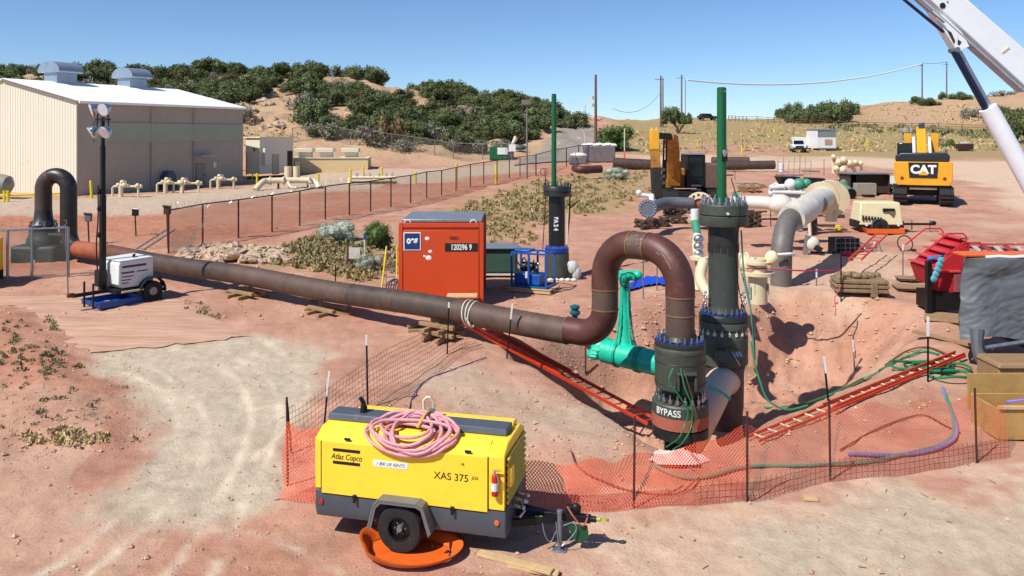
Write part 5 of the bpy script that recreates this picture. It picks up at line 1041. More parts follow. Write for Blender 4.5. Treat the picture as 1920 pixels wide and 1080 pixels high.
# beige compressor
def compressor2():
    p = g(1652, 436); k = p.y / F; t = thing('beige_compressor', 'beige trailer compressor with black louvres standing in an orange tray', 'air compressor', p, -.06)
    w_ = 82 * k; h = w_ / 2; z = lambda y: (436 - y) * k
    MB().box((0, .6, z(401)), (w_, 1.3, (427 - 388) * k + .1), top=(.88, .8)).build('canopy', mat('beige_paint', '#d8cda2', .5, 0, .08, 2, '#b09a78', .15), t, bevel=.06)
    MB().box((0, .6, z(422)), (w_ + .04, 1.25, .38)).build('chassis', 'black_steel', t, bevel=.03)
    for i in range(7): MB().box((-h + .18 + i * .14, -.075 + .0 * i, z(409)), (.07, .04, .26 - .03 * i)).build('louvre', 'lettering', t)
    MB().box((.35, -.02, z(394)), (.55, .06, .16), rx=-.1).build('panel_recess', 'black_steel', t); mb = MB(); mb.prism([(.3, z(396)), (.62, z(396)), (.56, z(407))], -.06, .05); mb.build('dark_panel', mat('panel_grey', '#6a6454', .5), t)
    wh = MB().cyl((-.1, -.16, .3), (-.1, .02, .3), .29, n=22).build('wheel', 'rubber', t, bevel=.02); MB().cyl((-.1, -.17, .3), (-.1, -.1, .3), .12, n=14).build('rim', 'black_steel', wh)
    mb = MB()
    for j in range(9): a = PI * j / 8; mb.box((-.1 + .37 * math.cos(a), -.08, .3 + .37 * math.sin(a)), (.03, .24, .16), ry=-a)
    mb.build('mudguard', 'dark_green', t)
    MB().bar((h - .1, .5, .36), (h + 1.7, .5, .36), .1).build('drawbar', 'black_steel', t); MB().bar((h - .1, .2, .36), (h + .8, .5, .36), .07).build('drawbar_brace', 'black_steel', t)
    for x in (.6, 1.45): MB().cyl((h + x, .5, 0), (h + x, .5, .55), .03, n=8).build('jack_leg', 'galv', t)
    MB().ball((h + 1.6, .5, .42), (.16, .1, .1), 8, 6).build('coupler', 'black_steel', t)
    for x in (-h + .35, h - .25): MB().cyl((x, -.05, z(421)), (x, -.03, z(421)), .08, n=12).build('label_disc', 'white_paint', t)
    q = thing('orange_tray', 'orange plastic spill tray under the beige compressor', 'spill tray', p, -.06)
    mb = MB(); mb.prism([(-.75, .0), (.78, .0), (.95, .24), (.88, .24), (.74, .04), (-.7, .04), (-.84, .24), (-.9, .24)], -.5, .5); mb.build('tray', 'orange_plastic', q, bevel=.01)
    for y in (-.5, .5): MB().box((.02, y, .12), (1.72, .05, .22)).build('side_wall', 'orange_plastic', q)
compressor2()
p = g(1697, 470); t = thing('hoop', 'black hose hoop standing upright on the dirt right of the beige compressor', 'hose', p + Vector((0, 0, .30))); MB().tube(arc((0, 0, 0), (1, 0, 0), (0, .3, 1), .31, 0, 2 * PI, 28)[:-1], .025, 8, closed=True).build('ring', 'black_steel', t); MB().box((.3, -.1, -.25), (.2, .1, .06)).build('foot', 'black_steel', t)
p = g(1590, 476); t = thing('wire_basket', 'black wire basket crate standing left of the propped orange ladder', 'crate', p, .05)
MB().box((0, .4, .32), (1.0, .7, .6)).build('liner', mat('basket_black', '#141416', .7, 0, .3), t)
for i in range(6): MB().bar((-.5 + i * .2, .03, 0), (-.5 + i * .2, .03, .64), .02).build('vertical_bar', 'galv', t)
for i in range(4): MB().bar((-.5, .02, .04 + i * .2), (.5, .02, .04 + i * .2), .02).build('horizontal_bar', 'galv', t)
p = g(1588, 480); tag(MB().ball((0, 0, .1), (.25, .15, .12), 10, 6).ball((.2, .05, .08), (.15, .12, .09), 8, 6).build('red_bundle', mat('pinkred_cloth', '#b83048', .8), None, p), 'small red cloth bundle in front of the black wire basket', 'bundle')
p = g(1630, 473); mb = MB()
for k in range(10): a = RN.rand(2); mb.tube(spline([(-.6 + a[0] * 1.1, a[1] * .3, .1), (-.5 + a[1] * 1.1, .2, .3 + .2 * a[0]), (-.2 + a[0] * .8, .1, .05)], 4), .02, 6)
tag(mb.build('hose_tangle', 'galv', None, p), 'tangle of grey hoses behind the propped orange ladder', 'hose')
# mud crusted crate
p = g(1612, 552); t = thing('muddy_crate', 'mud crusted timber skid piled with clods beside the tall dark stake', 'crate', p, -.18)
mat('mud', '#8a7458', .95, 0, .35, 6, '#6a5440', .4, .5)
for i in range(3): MB().box((.0, .1, .06 + .14 * i + .1), (1.55 + .05 * (i % 2), .9, .11)).build('deck', 'mud', t, bevel=.02)
for x, y in ((.35, -.3), (.35, .5), (.75, .1)): MB().box((x, y, .22), (.2, .16, .48), rz=.1).build('block', 'mud', t, bevel=.02)
for k in range(16):
    x, y = RN.uniform(-.7, .7), RN.uniform(-.25, .5); MB().ball((x, y, .5 + .09 * (1 - abs(x))), (RN.uniform(.09, .2), RN.uniform(.08, .16), RN.uniform(.05, .12)), 7, 5).build('clod', 'mud', t, smooth=20)
# timber mats right
for i, (px, py, l, w_, a, lab) in enumerate(((1716, 545, 1.3, .8, -.2, 'pale timber pallet on the ground left of the black post'), (1716, 528, 1.2, .6, -.2, 'grey slatted pallet leaning behind the pale pallet'), (1790, 600, 1.5, 1.1, -.5, 'grey weathered plywood sheet on the dirt beside the tarpaulin'), (1775, 640, .16, 1.9, .45, 'long grey kerb timber along the edge of the plywood sheet'))):
    p = g(px, py); t = thing('timber_pallet' if i < 2 else 'plywood_sheet', lab, 'timber', p + Vector((0, 0, .05)), a); 
    if i < 2:
        for j in range(5): MB().box((0, -w_ / 2 + (j + .5) * w_ / 5, .08), (l, w_ / 5 - .03, .03)).build('slat', 'timber', t)
        MB().box((0, 0, .03), (l * .95, w_ * .9, .05)).build('base', 'dark_timber', t)
    else: MB().box((0, 0, 0), (l, w_, .06)).build('sheet', 'timber', t, bevel=.01)
# red stair machine
def red_machine():
    D = 23.0; P = onG(1775, D); k = D / F; X = lambda px: (px - 960) * k - P.x; Zz = lambda y: EYE - (y - HY) * k - P.z
    mat('machine_red', '#b8202a', .5, 0, .12, 3, '#8a3a34', .25)
    t = thing('stair_platform', 'red mobile stair platform with tube handrails left of the grey tarpaulin', 'stair platform', P)
    mb = MB(); mb.prism([(X(1738), Zz(530)), (X(1745), Zz(508)), (X(1812), Zz(455)), (X(1818), Zz(455)), (X(1818), Zz(548)), (X(1790), Zz(556)), (X(1750), Zz(545))], 0, .12); mb.build('side_plate', 'machine_red', t, bevel=.01)
    mb = MB(); mb.prism([(X(1748), Zz(506)), (X(1815), Zz(452)), (X(1818), Zz(462)), (X(1818), Zz(548)), (X(1760), Zz(540))], .13, 1.3); mb.build('stair_body', 'machine_red', t, bevel=.01)
    for i in range(5):
        f = i / 4; MB().box((X(1752) + (X(1812) - X(1752)) * f, .7, Zz(503) + (Zz(452) - Zz(503)) * f + .05), (.26, 1.2, .04)).build('tread', mat('tread_red', '#cc4a48', .5), t)
    MB().box((X(1800), -.08, Zz(530)), (.42, .12, .5)).build('access_panel', mat('panel_pink', '#8a5050', .5), t, bevel=.01)
    MB().box((X(1772), -.05, Zz(508)), (.8, .1, .05)).build('ledge', 'tread_red', t)
    for y in (0, 1.25):
        p = [(X(1738), y, Zz(470)), (X(1770), y, Zz(444)), (X(1778), y, Zz(438)), (X(1806), y, Zz(438)), (X(1812), y, Zz(444)), (X(1812), y, Zz(462))]
        MB().tube(p, .022, 8).build('handrail', 'machine_red', t)
    MB().tube([(X(1770), .0, Zz(480)), (X(1806), .0, Zz(455)), (X(1838), .0, Zz(455)), (X(1842), .0, Zz(475))], .022, 8).build('lower_handrail', 'machine_red', t)
    MB().box((X(1770), .3, .35), (.9, .8, .5)).build('undercarriage', 'black_steel', t)
    MB().box((X(1808), -.2, Zz(540)), (.06, .06, .9)).build('stay', 'galv', t)
    q = P + Vector((X(1734), -.2, 0)); tt = thing('black_post', 'square black steel post standing left of the red stair platform', 'post', (q.x, q.y, gz(q.x, q.y))); MB().box((0, 0, .75), (.14, .14, 1.6)).build('shaft', 'black_steel', tt, bevel=.01)
    q = P + Vector((X(1780), .3, Zz(488))); mb = MB()
    for j in range(6): mb.ball((-.35 + .14 * j, .05 * (j % 2), .02 * (j % 3)), (.14, .1, .07), 8, 6)
    tag(mb.build('blue_cloth', mat('cloth_blue', '#3a6aa8', .7), None, q), 'crumpled blue cloth lying on the red stair platform', 'cloth')
    q = P + Vector((X(1741), -.3, Zz(505))); mb = MB()
    for j in range(5): mb.ball((.05 * j, 0, -.22 + .13 * j), (.1, .07, .11), 8, 6)
    tag(mb.build('jacket', mat('cloth_teal', '#5a9aa8', .7), None, q), 'pale blue rag hung on the black post beside the red platform', 'cloth')
    # lattice behind
    b = thing('lattice_barrier', 'pink and white striped lattice barrier behind the grey tarpaulin', 'barrier', W(1815, 476, 27)); b0 = b.location
    for i in range(9): MB().bar(W(1822 + i * 20, 458, 27) - b0, W(1842 + i * 20, 475, 27) - b0, .05, .12).build('slat', mat('slat_red', '#b84a48', .6) if i % 2 else 'white_pipe', b)
    for y in (458, 475): MB().bar(W(1815, y, 27) - b0, W(2030, y, 27) - b0, .06).build('rail', 'slat_red', b)
    MB().box((2.2, .1, -.6), (.08, .08, 1.4)).build('post', 'slat_red', b)
red_machine()
# tarpaulin covered load
def tarp():
    D = 18.6; P = onG(1810, D); k = D / F; t = thing('covered_load', 'large load under a wrinkled dark grey tarpaulin at the right of the pit', 'covered load', P)
    zt = EYE - (487 - HY) * k - P.z; x0 = 0.05; x1 = 5.2; dp = 1.3
    MB().box(((x0 + x1) / 2 + .9, dp / 2 + .15, zt / 2 + .1), (x1 - x0 - 1.2, dp - .3, zt - .5)).build('load', 'dark_timber', t)
    nx, nz = 150, 80; vs = []
    for i in range(nx + 1):
        x = x0 + (x1 - x0) * i / nx
        for j in range(nz + 1):
            q = j / nz; zb = .60 + .12 * x + .1 * math.sin(x * 3); 
            if q < .25: yy = dp * (1 - q / .25); zz_ = zt + .03 * math.sin(x * 2 + yy * 3)
            else: f = (q - .25) / .75; yy = -.02 - .28 * f ** 2; zz_ = zt - (zt - zb) * f
            wx_ = x + .35 * float(vnoise(x, zz_, .9, 30)); wz_ = zz_ + .3 * float(vnoise(x, zz_, .8, 29)); nn = .65 * .09 * float(vnoise(wx_ * .7 + wz_ * .9, wz_ * 1.2 - wx_ * .7, .6, 31)) + .03 * (1 - abs(float(vnoise(wx_ * .6 + wz_ * 1.2, wz_ * 2.2 - wx_ * 1.3, .3, 32)))) + .018 * (1 - abs(float(vnoise(wx_ * .9 + wz_ * 1.2, wz_ * 3.2 - wx_ * 2.1, .2, 33)))); a = min(1, max(0, (q - .2) * 8))
            ed = max(0, .5 - (x - x0)) ; vs.append((x + .55 * max(0, yy) - (.22 * ((q - .25) / .75) if q > .25 else 0) * (1 - i / nx), yy - nn * a + (ed * ed * 1.0 * a), zz_ + nn * .3 * (1 - a)))
    n = nz + 1; mb = MB(); mb.add(vs, [(i * n + j, (i + 1) * n + j, (i + 1) * n + j + 1, i * n + j + 1) for i in range(nx) for j in range(nz)])
    # side flap
    o = len(mb.v); fl = []
    for j in range(nz + 1):
        b = vs[j]
        for i in range(12): f = i / 11; fl.append((b[0] + (.6 * (dp - b[1]) * f if j / nz > .25 else 0) - .02 * math.sin(f * 7 + j * .3), b[1] + (dp - b[1]) * f if j / nz > .25 else b[1], b[2] - .02 * math.sin(f * 9)))
    mb.add(fl, [(j * 12 + i, (j + 1) * 12 + i, (j + 1) * 12 + i + 1, j * 12 + i + 1) for j in range(nz) for i in range(11)])
    mb.build('tarpaulin', 'tarp_grey', t, smooth=50)
    MB().tube([(.2, -.45, .55), (1.4, -.5, .75), (3.4, -.5, .95)], .05, 8).build('edge_pole', 'galv', t)
    mb = MB(); mb.tube(spline([(.15, -.2, .9), (.1, -.35, .4), (.35, -.4, .1), (.2, -.3, -.1)], 6), [.16, .15, .14, .13, .12, .12, .13, .15, .17, .19, .2, .2, .18, .16, .15, .15, .15, .15, .15], 10); mb.build('hanging_fold', 'tarp_grey', t, smooth=30)
    q = MB(); q.box((2.8, .3, zt + .09), (5.6, .5, .07)); tag(q.build('orange_strip', 'orange_plastic', None, P, bevel=.02), 'orange sheet edge folded along the top of the grey tarpaulin', 'sheet')
    tag(MB().tube([(.5 + i * .3, .05, zt + .05 + .02 * (i % 2)) for i in range(18)], .04, 7).build('white_strap', 'white_paint', None, P), 'white strap running along the front top edge of the tarpaulin', 'strap')
tarp()
def tan():
    D = 16.4; k = D / F
    for i, (px0, px1, y0, y1, DD, lab) in enumerate(((1836, 2010, 658, 704, 16.8, 'tan plastic storage box with its lid shut, under the tarpaulin edge'), (1850, 2030, 702, 758, 16.2, 'second tan box, partly hidden by the mesh fence at the right edge'))):
        k = DD / F; x0, x1 = (px0 - 960) * k, (px1 - 960) * k; zt = EYE - (y0 + 22 - HY) * k; zb = EYE - (y1 + 20 - HY) * k; h = zt - zb
        t = thing('storage_box', lab, 'storage box', ((x0 + x1) / 2 + .38, DD + .35, zb))
        MB().box((0, 0, h * .4), (x1 - x0, .8, h * .8)).build('tub', 'tan_box', t, bevel=.03); MB().box((0, -.02, h * .9), (x1 - x0 + .06, .88, h * .22), top=(.96, .9)).build('lid', 'tan_box', t, bevel=.03)
        MB().box((0, -.45, h * .74), (.5, .03, .05)).build('hasp', 'black_steel', t)
    p = g(1880, 832); D = p.y; k = D / F; t = thing('wooden_crate', 'open pale wooden crate at the right edge behind the mesh fence', 'crate', (p.x + .85, D + .5, p.z))
    w_ = 1.7; H = .62
    for y in (-.35, .5): 
        for j in range(2): MB().box((0, y, .16 + j * .30), (w_, .035, .28)).build('side_board', 'crate_wood', t, bevel=.005)
    for x in (-w_ / 2, w_ / 2): MB().box((x, .075, .31), (.035, .82, .56)).build('end_board', 'crate_wood', t, bevel=.005)
    MB().box((0, .075, .05), (w_ - .06, .8, .03)).build('bottom_board', 'crate_wood', t)
    MB().box((0, -.37, H), (w_, .08, .05)).build('rim_batten', 'timber_pale', t)
    MB().box((0, .62, .6), (w_, .05, .7)).build('raised_back', 'crate_wood', t)
    MB().tube(spline([(-.6, -.2, .66), (-.2, -.25, .72), (.2, -.22, .66)], 5), .025, 6).build('inner_hose', mat('lilac_hose', '#7a72c8', .5), t)
tan()
# ---------------------------------------------------------------- crane at the right
def crane():
    D = 28.0; A = W(1755, -33, D); 
    Cx = lambda px, py, d=D: W(px, py, d)
    t = thing('mobile_crane', 'white telescopic crane boom reaching over the right side of the yard', 'crane', (22.5, 28, gz(22.5, 28))); b0 = t.location
    mat('crane_white', '#ecedef', .35, 0, .05, 2, '#b8b4ac', .1, coat=.2)
    def quadbar(name, a, b, wa, wb, th, m, off=0):
        """a,b centreline (world); widths in the view plane, thickness across"""
        d = (b - a).normalized(); n = d.cross(Vector((0, 1, 0))).normalized(); y = Vector((0, th / 2, 0)); o = Vector((0, off, 0))
        vs = [p + n * s * w_ / 2 + yy + o - b0 for p, w_ in ((a, wa), (b, wb)) for s, yy in ((-1, -y), (1, -y), (1, y), (-1, y))]
        mb = MB(); mb.add(vs, [(3, 2, 1, 0), (4, 5, 6, 7), (0, 1, 5, 4), (1, 2, 6, 5), (2, 3, 7, 6), (3, 0, 4, 7)]); return mb.build(name, m, t, bevel=.04)
    up = Cx(1560, -170); lo = Cx(2110, 300)
    quadbar('boom', Cx(1700, -65), lo, .80, 1.12, .36, 'crane_white')
    quadbar('inner_boom', up, Cx(1710, -57), .62, .62, .3, 'crane_white')
    quadbar('boom_rib', Cx(1700, -20), Cx(1915, 172), .07, .10, .42, mat('crane_grey', '#a8abb0', .4), 0)
    quadbar('stowed_jib', Cx(1640, -40), Cx(1764, 62), .10, .10, .12, mat('crane_blue', '#1c2440', .5), -.2)
    quadbar('stowed_jib', Cx(1650, -50), Cx(1762, 45), .05, .05, .12, 'crane_grey', -.3)
    mb = MB(); P = [Cx(1742, 22), Cx(1790, 99), Cx(1812, 88), Cx(1798, 62), Cx(1764, 30)]
    mb.add([p - b0 + Vector((0, y, 0)) for y in (-.2, .2) for p in P], [(0, 1, 2, 3, 4), (9, 8, 7, 6, 5)] + [(i, (i + 1) % 5, (i + 1) % 5 + 5, i + 5) for i in range(5)]); br = mb.build('cylinder_bracket', 'crane_white', t, bevel=.01)
    mb = MB(); mb.add([Cx(*p) - b0 + Vector((0, -.205, 0)) for p in ((1768, 56), (1778, 62), (1785, 78), (1783, 85))], [(0, 1, 2, 3)]); mb.add([Cx(*p) - b0 + Vector((0, -.205, 0)) for p in ((1790, 75), (1797, 80), (1793, 87), (1789, 84))], [(0, 1, 2, 3)]); mb.build('lightening_holes', mat('hole_brown', '#3a302c', .8), br)
    c = Cx(1789, 94) - b0; MB().cyl(c + Vector((0, -.24, 0)), c + Vector((0, .24, 0)), .09, n=16).build('pivot_pin', 'galv', br)
    c = Cx(1762, 12) - b0; MB().cyl(c + Vector((0, -.20, 0)), c + Vector((0, -.16, 0)), .1, n=20).build('boom_hole', 'lettering', t)
    c = Cx(1771, 5) - b0; MB().cyl(c + Vector((0, -.20, 0)), c + Vector((0, -.16, 0)), .03, n=10).build('boom_bolt', 'galv', t)
    a, b = Cx(1795, 97) - b0, Cx(1856, 207) - b0
    MB().cyl(a + Vector((-.12, 0, 0)), b + Vector((-.12, 0, 0)), .11, n=18).build('piston_rod', mat('rod_dark', '#3a4a68', .2, .9, .1, 3), t); MB().cyl(a + Vector((.12, .1, 0)), b + Vector((.12, .1, 0)), .09, n=18).build('piston_rod', 'bright_steel', t)
    MB().tube([Cx(1852, 202) - b0, Cx(1858, 212) - b0, Cx(2000, 470) - b0], [.3, .31, .31], 24).build('cylinder_barrel', 'crane_white', t)
    MB().tube([Cx(1700, -82, 27.9) - b0, Cx(1790, -3, 27.9) - b0, Cx(2080, 225, 27.9) - b0], .035, 8).build('hoist_rope', mat('rope_blue', '#26406a', .4, .3), t)
    c = Cx(1885, 97) - b0; MB().box(c, (.16, .1, .2)).build('rope_guide', 'crane_grey', t); c = Cx(1880, 92) - b0
    MB().bar(Cx(1873, 100) - b0, Cx(1886, 90) - b0, .4, .06, up=(0, 0, 1)).build('boom_band', 'cream_paint', t)
    # carrier beyond the frame
    MB().box((1.2, 1.6, 2.0), (3.4, 2.6, 1.5)).build('superstructure', 'crane_white', t, bevel=.08); MB().box((4, 1.8, 1.15), (11, 2.6, .7)).build('carrier', 'crane_white', t, bevel=.06)
    MB().box((.3, -.1, 2.2), (1.6, .9, 1.7)).build('cab', 'glassy', t, bevel=.08); MB().box((3.6, 1.7, 2.3), (1.4, 2.7, 1.4)).build('counterweight', 'crane_grey', t, bevel=.05)
    for x in (-.6, .9, 5.5, 7.0): MB().cyl((x, .2, .65), (x, .7, .65), .65, n=26).build('wheel', 'rubber', t, bevel=.04)
crane()
# ---------------------------------------------------------------- warehouse
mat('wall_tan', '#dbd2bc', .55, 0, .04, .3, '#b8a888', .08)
mat('wall_side', '#aba08f', .6, 0, .06, .3, '#a89c84', .12)  # darker copy of the wall colour, carries the warehouse side wall's shade
mat('roof_white', '#f6f5f0', .45, 0, .04, .5)
def ribbed(name, a, b, za, zb_, m, parent, step=.3, d=.028, nrm=(0, -1)):
    """corrugated wall in the thing's frame from plan point a to b; za bottom, zb_ top as function of the fraction"""
    a, b = Vector(a), Vector(b); L = (b - a).length; u = (b - a) / L; n = Vector(nrm); k = int(L / step); vs = []; 
    for i in range(k):
        for f, o in ((0, 0), (.55, 0), (.65, d), (.9, d)):
            s_ = (i + f) * L / k; p = a + u * s_ + n * o; t_ = s_ / L; vs += [(p.x, p.y, za), (p.x, p.y, zb_(t_))]
    p = b; vs += [(p.x, p.y, za), (p.x, p.y, zb_(1))]
    mb = MB(); mb.add(vs, [(2 * i, 2 * i + 2, 2 * i + 3, 2 * i + 1) for i in range(len(vs) // 2 - 1)]); return mb.build(name, m, parent, smooth=0)
def warehouse():
    A = Vector((-32, 59, .9)); t = thing('warehouse', 'large cream metal warehouse with bright white roof and two domed roof vents', 'warehouse', A, math.atan2(.906, .423))
    L, Wd, he, hr = 16.7, 17.0, 7.0, 8.85
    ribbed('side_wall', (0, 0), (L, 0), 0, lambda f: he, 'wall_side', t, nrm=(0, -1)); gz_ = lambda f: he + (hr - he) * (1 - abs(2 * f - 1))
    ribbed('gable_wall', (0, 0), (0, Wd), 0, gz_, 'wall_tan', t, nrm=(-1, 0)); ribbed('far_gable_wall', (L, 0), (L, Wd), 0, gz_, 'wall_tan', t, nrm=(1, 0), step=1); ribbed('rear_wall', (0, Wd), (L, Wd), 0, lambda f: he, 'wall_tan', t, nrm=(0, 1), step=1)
    for y0, y1, z0, z1 in ((-.25, Wd / 2, he + .02 - .05, hr + .03), (Wd + .25, Wd / 2, he - .03, hr + .03)):
        mb = MB(); mb.add([(-.2, y0, z0), (L + .2, y0, z0), (L + .2, y1, z1), (-.2, y1, z1), (-.2, y0, z0 + .12), (L + .2, y0, z0 + .12), (L + .2, y1, z1 + .12), (-.2, y1, z1 + .12)], [(0, 1, 2, 3), (7, 6, 5, 4), (0, 4, 5, 1), (1, 5, 6, 2), (2, 6, 7, 3), (3, 7, 4, 0)]); mb.build('roof_slope', 'roof_white', t)
    MB().box((L / 2, -.30, he - .03), (L + .3, .14, .16)).build('gutter', 'roof_white', t)
    MB().box((-.06, 0.02, he / 2), (.12, .12, he)).build('corner_trim', 'wall_side', t)
    mb = MB(); mb.bar((-.24, -.25, he + .02), (-.24, Wd / 2, hr + .05), .04, .12); mb.build('rake_trim', mat('trim_grey', '#77706a', .6), t)
    for x in (6.4, 10.8):
        MB().tube([(x, -.35, he - .1), (x + .05, -.22, he - .6), (x + .05, -.12, he - .8), (x + .05, -.12, .2)], .06, 8).build('downspout', 'wall_side', t)
    MB().box((L / 2 + .6, -.085, 4.75), (L - 1.4, .08, 1.5)).build('reflection_strip', mat('reflection_green', '#9aa08a', .5, 0, .08, .5), t)  # reflection on the wall laid in as a greenish strip
    # door, canopy, windows
    d = MB().box((11.6, -.08, 1.05), (1.0, .06, 2.1)).build('door', mat('door_grey', '#8c8478', .5), t); MB().box((11.95, -.13, 1.05), (.08, .05, .12)).build('handle', 'black_steel', d)
    MB().box((11.7, -.55, 2.75), (1.9, .95, .08)).build('door_canopy', mat('canopy_pale', '#a8adb8', .5), t); MB().box((13.2, -.07, 1.9), (.35, .06, .5)).build('notice', 'white_paint', t)
    MB().box((2.0, -.08, 2.9), (.3, .06, .35)).build('wall_box', 'black_steel', t)
    mb = MB(); mb.prism([(.0, 0), (1.3, 0), (1.2, 1.2), (.9, 1.6), (.4, 1.6), (.1, 1.2)], -.75, -.06); q = mb.build('air_intake', mat('intake_blue', '#4a5262', .5, .2), t, bevel=.1); q.location = (7.2, 0, 0)
    for xc in (4.7, 11.7):
        v = MB(); v.box((xc, Wd / 2, hr + .35), (1.8, 1.6, 1.3)); o = v.build('roof_vent', mat('vent_galv', '#9aa6b4', .4, .5, .15, 1.5), t)
        mb = MB(); pr_ = [(Wd / 2 + 1.35 * math.cos(a), hr + .95 + .85 * math.sin(a)) for a in [PI * k / 12 for k in range(13)]]
        pr_ += [(Wd / 2 - 1.3, hr + .85), (Wd / 2 + 1.3, hr + .85)]; mb.prism(pr_, xc - 1.1, xc + 1.1, 'x'); mb.build('vent_hood', 'vent_galv', o, smooth=30)
warehouse()
def box_building(name, label, pxl, pxr, ybot, ytop, depth, D, rz, m, cat, extra=None):
    k = D / F; x0, x1 = (pxl - 960) * k, (pxr - 960) * k; z0 = gz((x0 + x1) / 2, D); zt = EYE - (ytop - HY) * k; t = thing(name, label, cat, ((x0 + x1) / 2, D, z0), rz); return t, x1 - x0, zt - z0
# grey-cream utility building beside the warehouse
D = 78; X_ = (487 - 960) / F * D; z0 = gz(X_, D) - .05; t = thing('utility_shed', 'small cream utility building with wall air conditioner right of the warehouse', 'shed', (X_, D, z0), math.radians(62)); H = EYE - (258 - HY) * D / F - z0
MB().box((2.3, .95, H / 2 + .3), (4.6, 1.9, H - .6)).build('walls', 'wall_tan', t, bevel=.02); MB().box((2.3, .95, H + .02), (4.9, 2.2, .12)).build('roof', 'wall_tan', t); MB().box((2.3, .95, .15), (4.4, 1.7, .28)).build('skid_base', 'dark_timber', t)
MB().box((.7, -.2, H * .55), (.8, .4, 1.7)).build('air_conditioner', 'wall_tan', t, bevel=.02); d = MB().box((2.1, -.03, 1.5), (.9, .06, 2.0)).build('door', 'wall_side', t); MB().box((2.4, -.08, 1.4), (.08, .05, .1)).build('handle', 'black_steel', d); MB().box((4.1, -.03, 1.7), (.7, .06, 2.2)).build('dark_opening', 'black_steel', t); MB().box((-.06, .7, H * .72), (.06, .12, .3)).build('lamp', 'black_steel', t)
MB().box((-.05, 1.7, 1.6), (.08, .06, 2.2)).build('conduit', 'wall_side', t)
t = thing('yellow_rail', 'thin yellow guard rail between the warehouse corner and the utility building', 'guard rail', (X_ - 1.2, D - 2.5, gz(X_ - 1.2, D - 2.5)))
for x_ in (-1.6, 1.3): MB().cyl((x_, 0, .0), (x_, 0, 1.1), .06, n=8).build('rail_post', 'ladder_yellow', t)
MB().tube([(-1.6, 0, 1.05), (1.3, 0, 1.05)], .04, 6).build('guard_rail', 'ladder_yellow', t)
# low block building with three hooded fans
D = 84; k = D / F; x = (614 - 960) * k; z0 = gz(x, D) - .1; t = thing('fan_building', 'low cream brick plant enclosure carrying three hooded fans at the foot of the hill', 'plant building', (x, D, z0), math.radians(4)); H = EYE - (297 - HY) * k - z0; w_ = 150 * k
mat('brick_cream', '#cdb78a', .8, 0, .12, 3, '#b49c72', .2)
MB().box((0, 1.6, H / 2), (w_, 3.2, H)).build('block_wall', 'brick_cream', t); MB().box((0, 1.6, H + .05), (w_ + .2, 3.4, .1)).build('coping', 'wall_tan', t)
MB().box((-w_ / 2 + .2, -.5, .45), (.5, .5, 1.6)).build('pier', 'wall_tan', t); MB().box((-w_ / 2 + 1.2, -.5, .45), (.4, .5, 1.6)).build('pier', 'wall_tan', t)
for px in (570, 609, 656):
    xx = (px - 614) * k; f = MB().box((xx, 1.2, H + .4), (1.25, 1.3, .7)).build('fan_base', 'wall_tan', t); MB().box((xx - .05, 1.0, H + .85), (1.8, 1.9, .42)).build('fan_hood', 'wall_tan', f, bevel=.03)
# storage tank at the left edge
p = W(2, 372, 56); z0 = gz(p.x, 56); t = thing('storage_tank', 'grey horizontal tank with rounded end at the left edge before the warehouse wall', 'tank', (p.x, 56, z0))
MB().tube([(-4, 0, .95), (0, 0, .95), (.5, 0, .92), (.75, 0, .85)], [.78, .78, .66, .3], 24).build('shell', mat('tank_grey', '#8c8878', .6, 0, .15, 1), t); MB().box((-.6, 0, .2), (.3, 1.2, .5)).build('saddle', 'trim_grey', t)
t = thing('guard_rail', 'bright yellow pipe guard rail in front of the storage tank', 'guard rail', (0, 0, 0))
P0, P1, P2 = W(-60, 365, 54), W(12, 366, 54), W(118, 362, 55)
MB().cyl(P0, P1, .07, n=8).build('rail', 'ladder_yellow', t); MB().cyl(P1, P2, .07, n=8).build('rail', 'ladder_yellow', t)
for px, yb in ((8, 392), (15, 380), (68, 378), (116, 380)):
    q = W(px, 360, 54); MB().cyl((q.x, q.y, gz(q.x, q.y)), (q.x, q.y, q.z + .1), .09, n=8).build('rail_post', 'ladder_yellow', t)
# yellow bollards
bol = [(172, 372, 1.2, 'yellow bollard leaning slightly at the near corner of the warehouse'), (482, 350, 1.1, 'yellow bollard at the left end of the cream pipe loop'), (597, 348, 1.0, 'yellow bollard at the right end of the cream pipe loop'), (657, 348, 1.3, 'yellow bollard left of the small meter skids'), (681, 330, .9, 'yellow bollard at the right end of the plant enclosure'), (716, 340, 1.2, 'yellow bollard behind the meter skids'), (779, 345, 1.0, 'thin yellow bollard just inside the chain link fence'), (856, 352, 1.9, 'thick yellow bollard by the middle of the chain link fence'), (930, 345, 1.5, 'thick yellow bollard nearer the far end of the chain link fence'), (1391, 292, 1.2, 'yellow marker post beside the low dirt heap'), (1308, 280, 1.3, 'yellow marker post in the dry field, leftmost'), (1452, 250, 1.3, 'pale yellow marker post halfway up the dry field'), (1626, 282, 1.8, 'yellow marker post between the white trailer and the rear facing excavator'), (1660, 248, 1.4, 'yellow marker post near the pipe rail fence')]
for px, py, h, lb in bol:
    p = g(px, py); t = thing('bollard', lb, 'bollard', p); MB().cyl((0, 0, 0), (0, 0, h), .09, n=12).build('tube', 'ladder_yellow', t); MB().ball((0, 0, h), (.09, .09, .05), 10, 6).build('cap', 'ladder_yellow', t)
    if 'leaning' in lb: t.rotation_euler.y = -.06
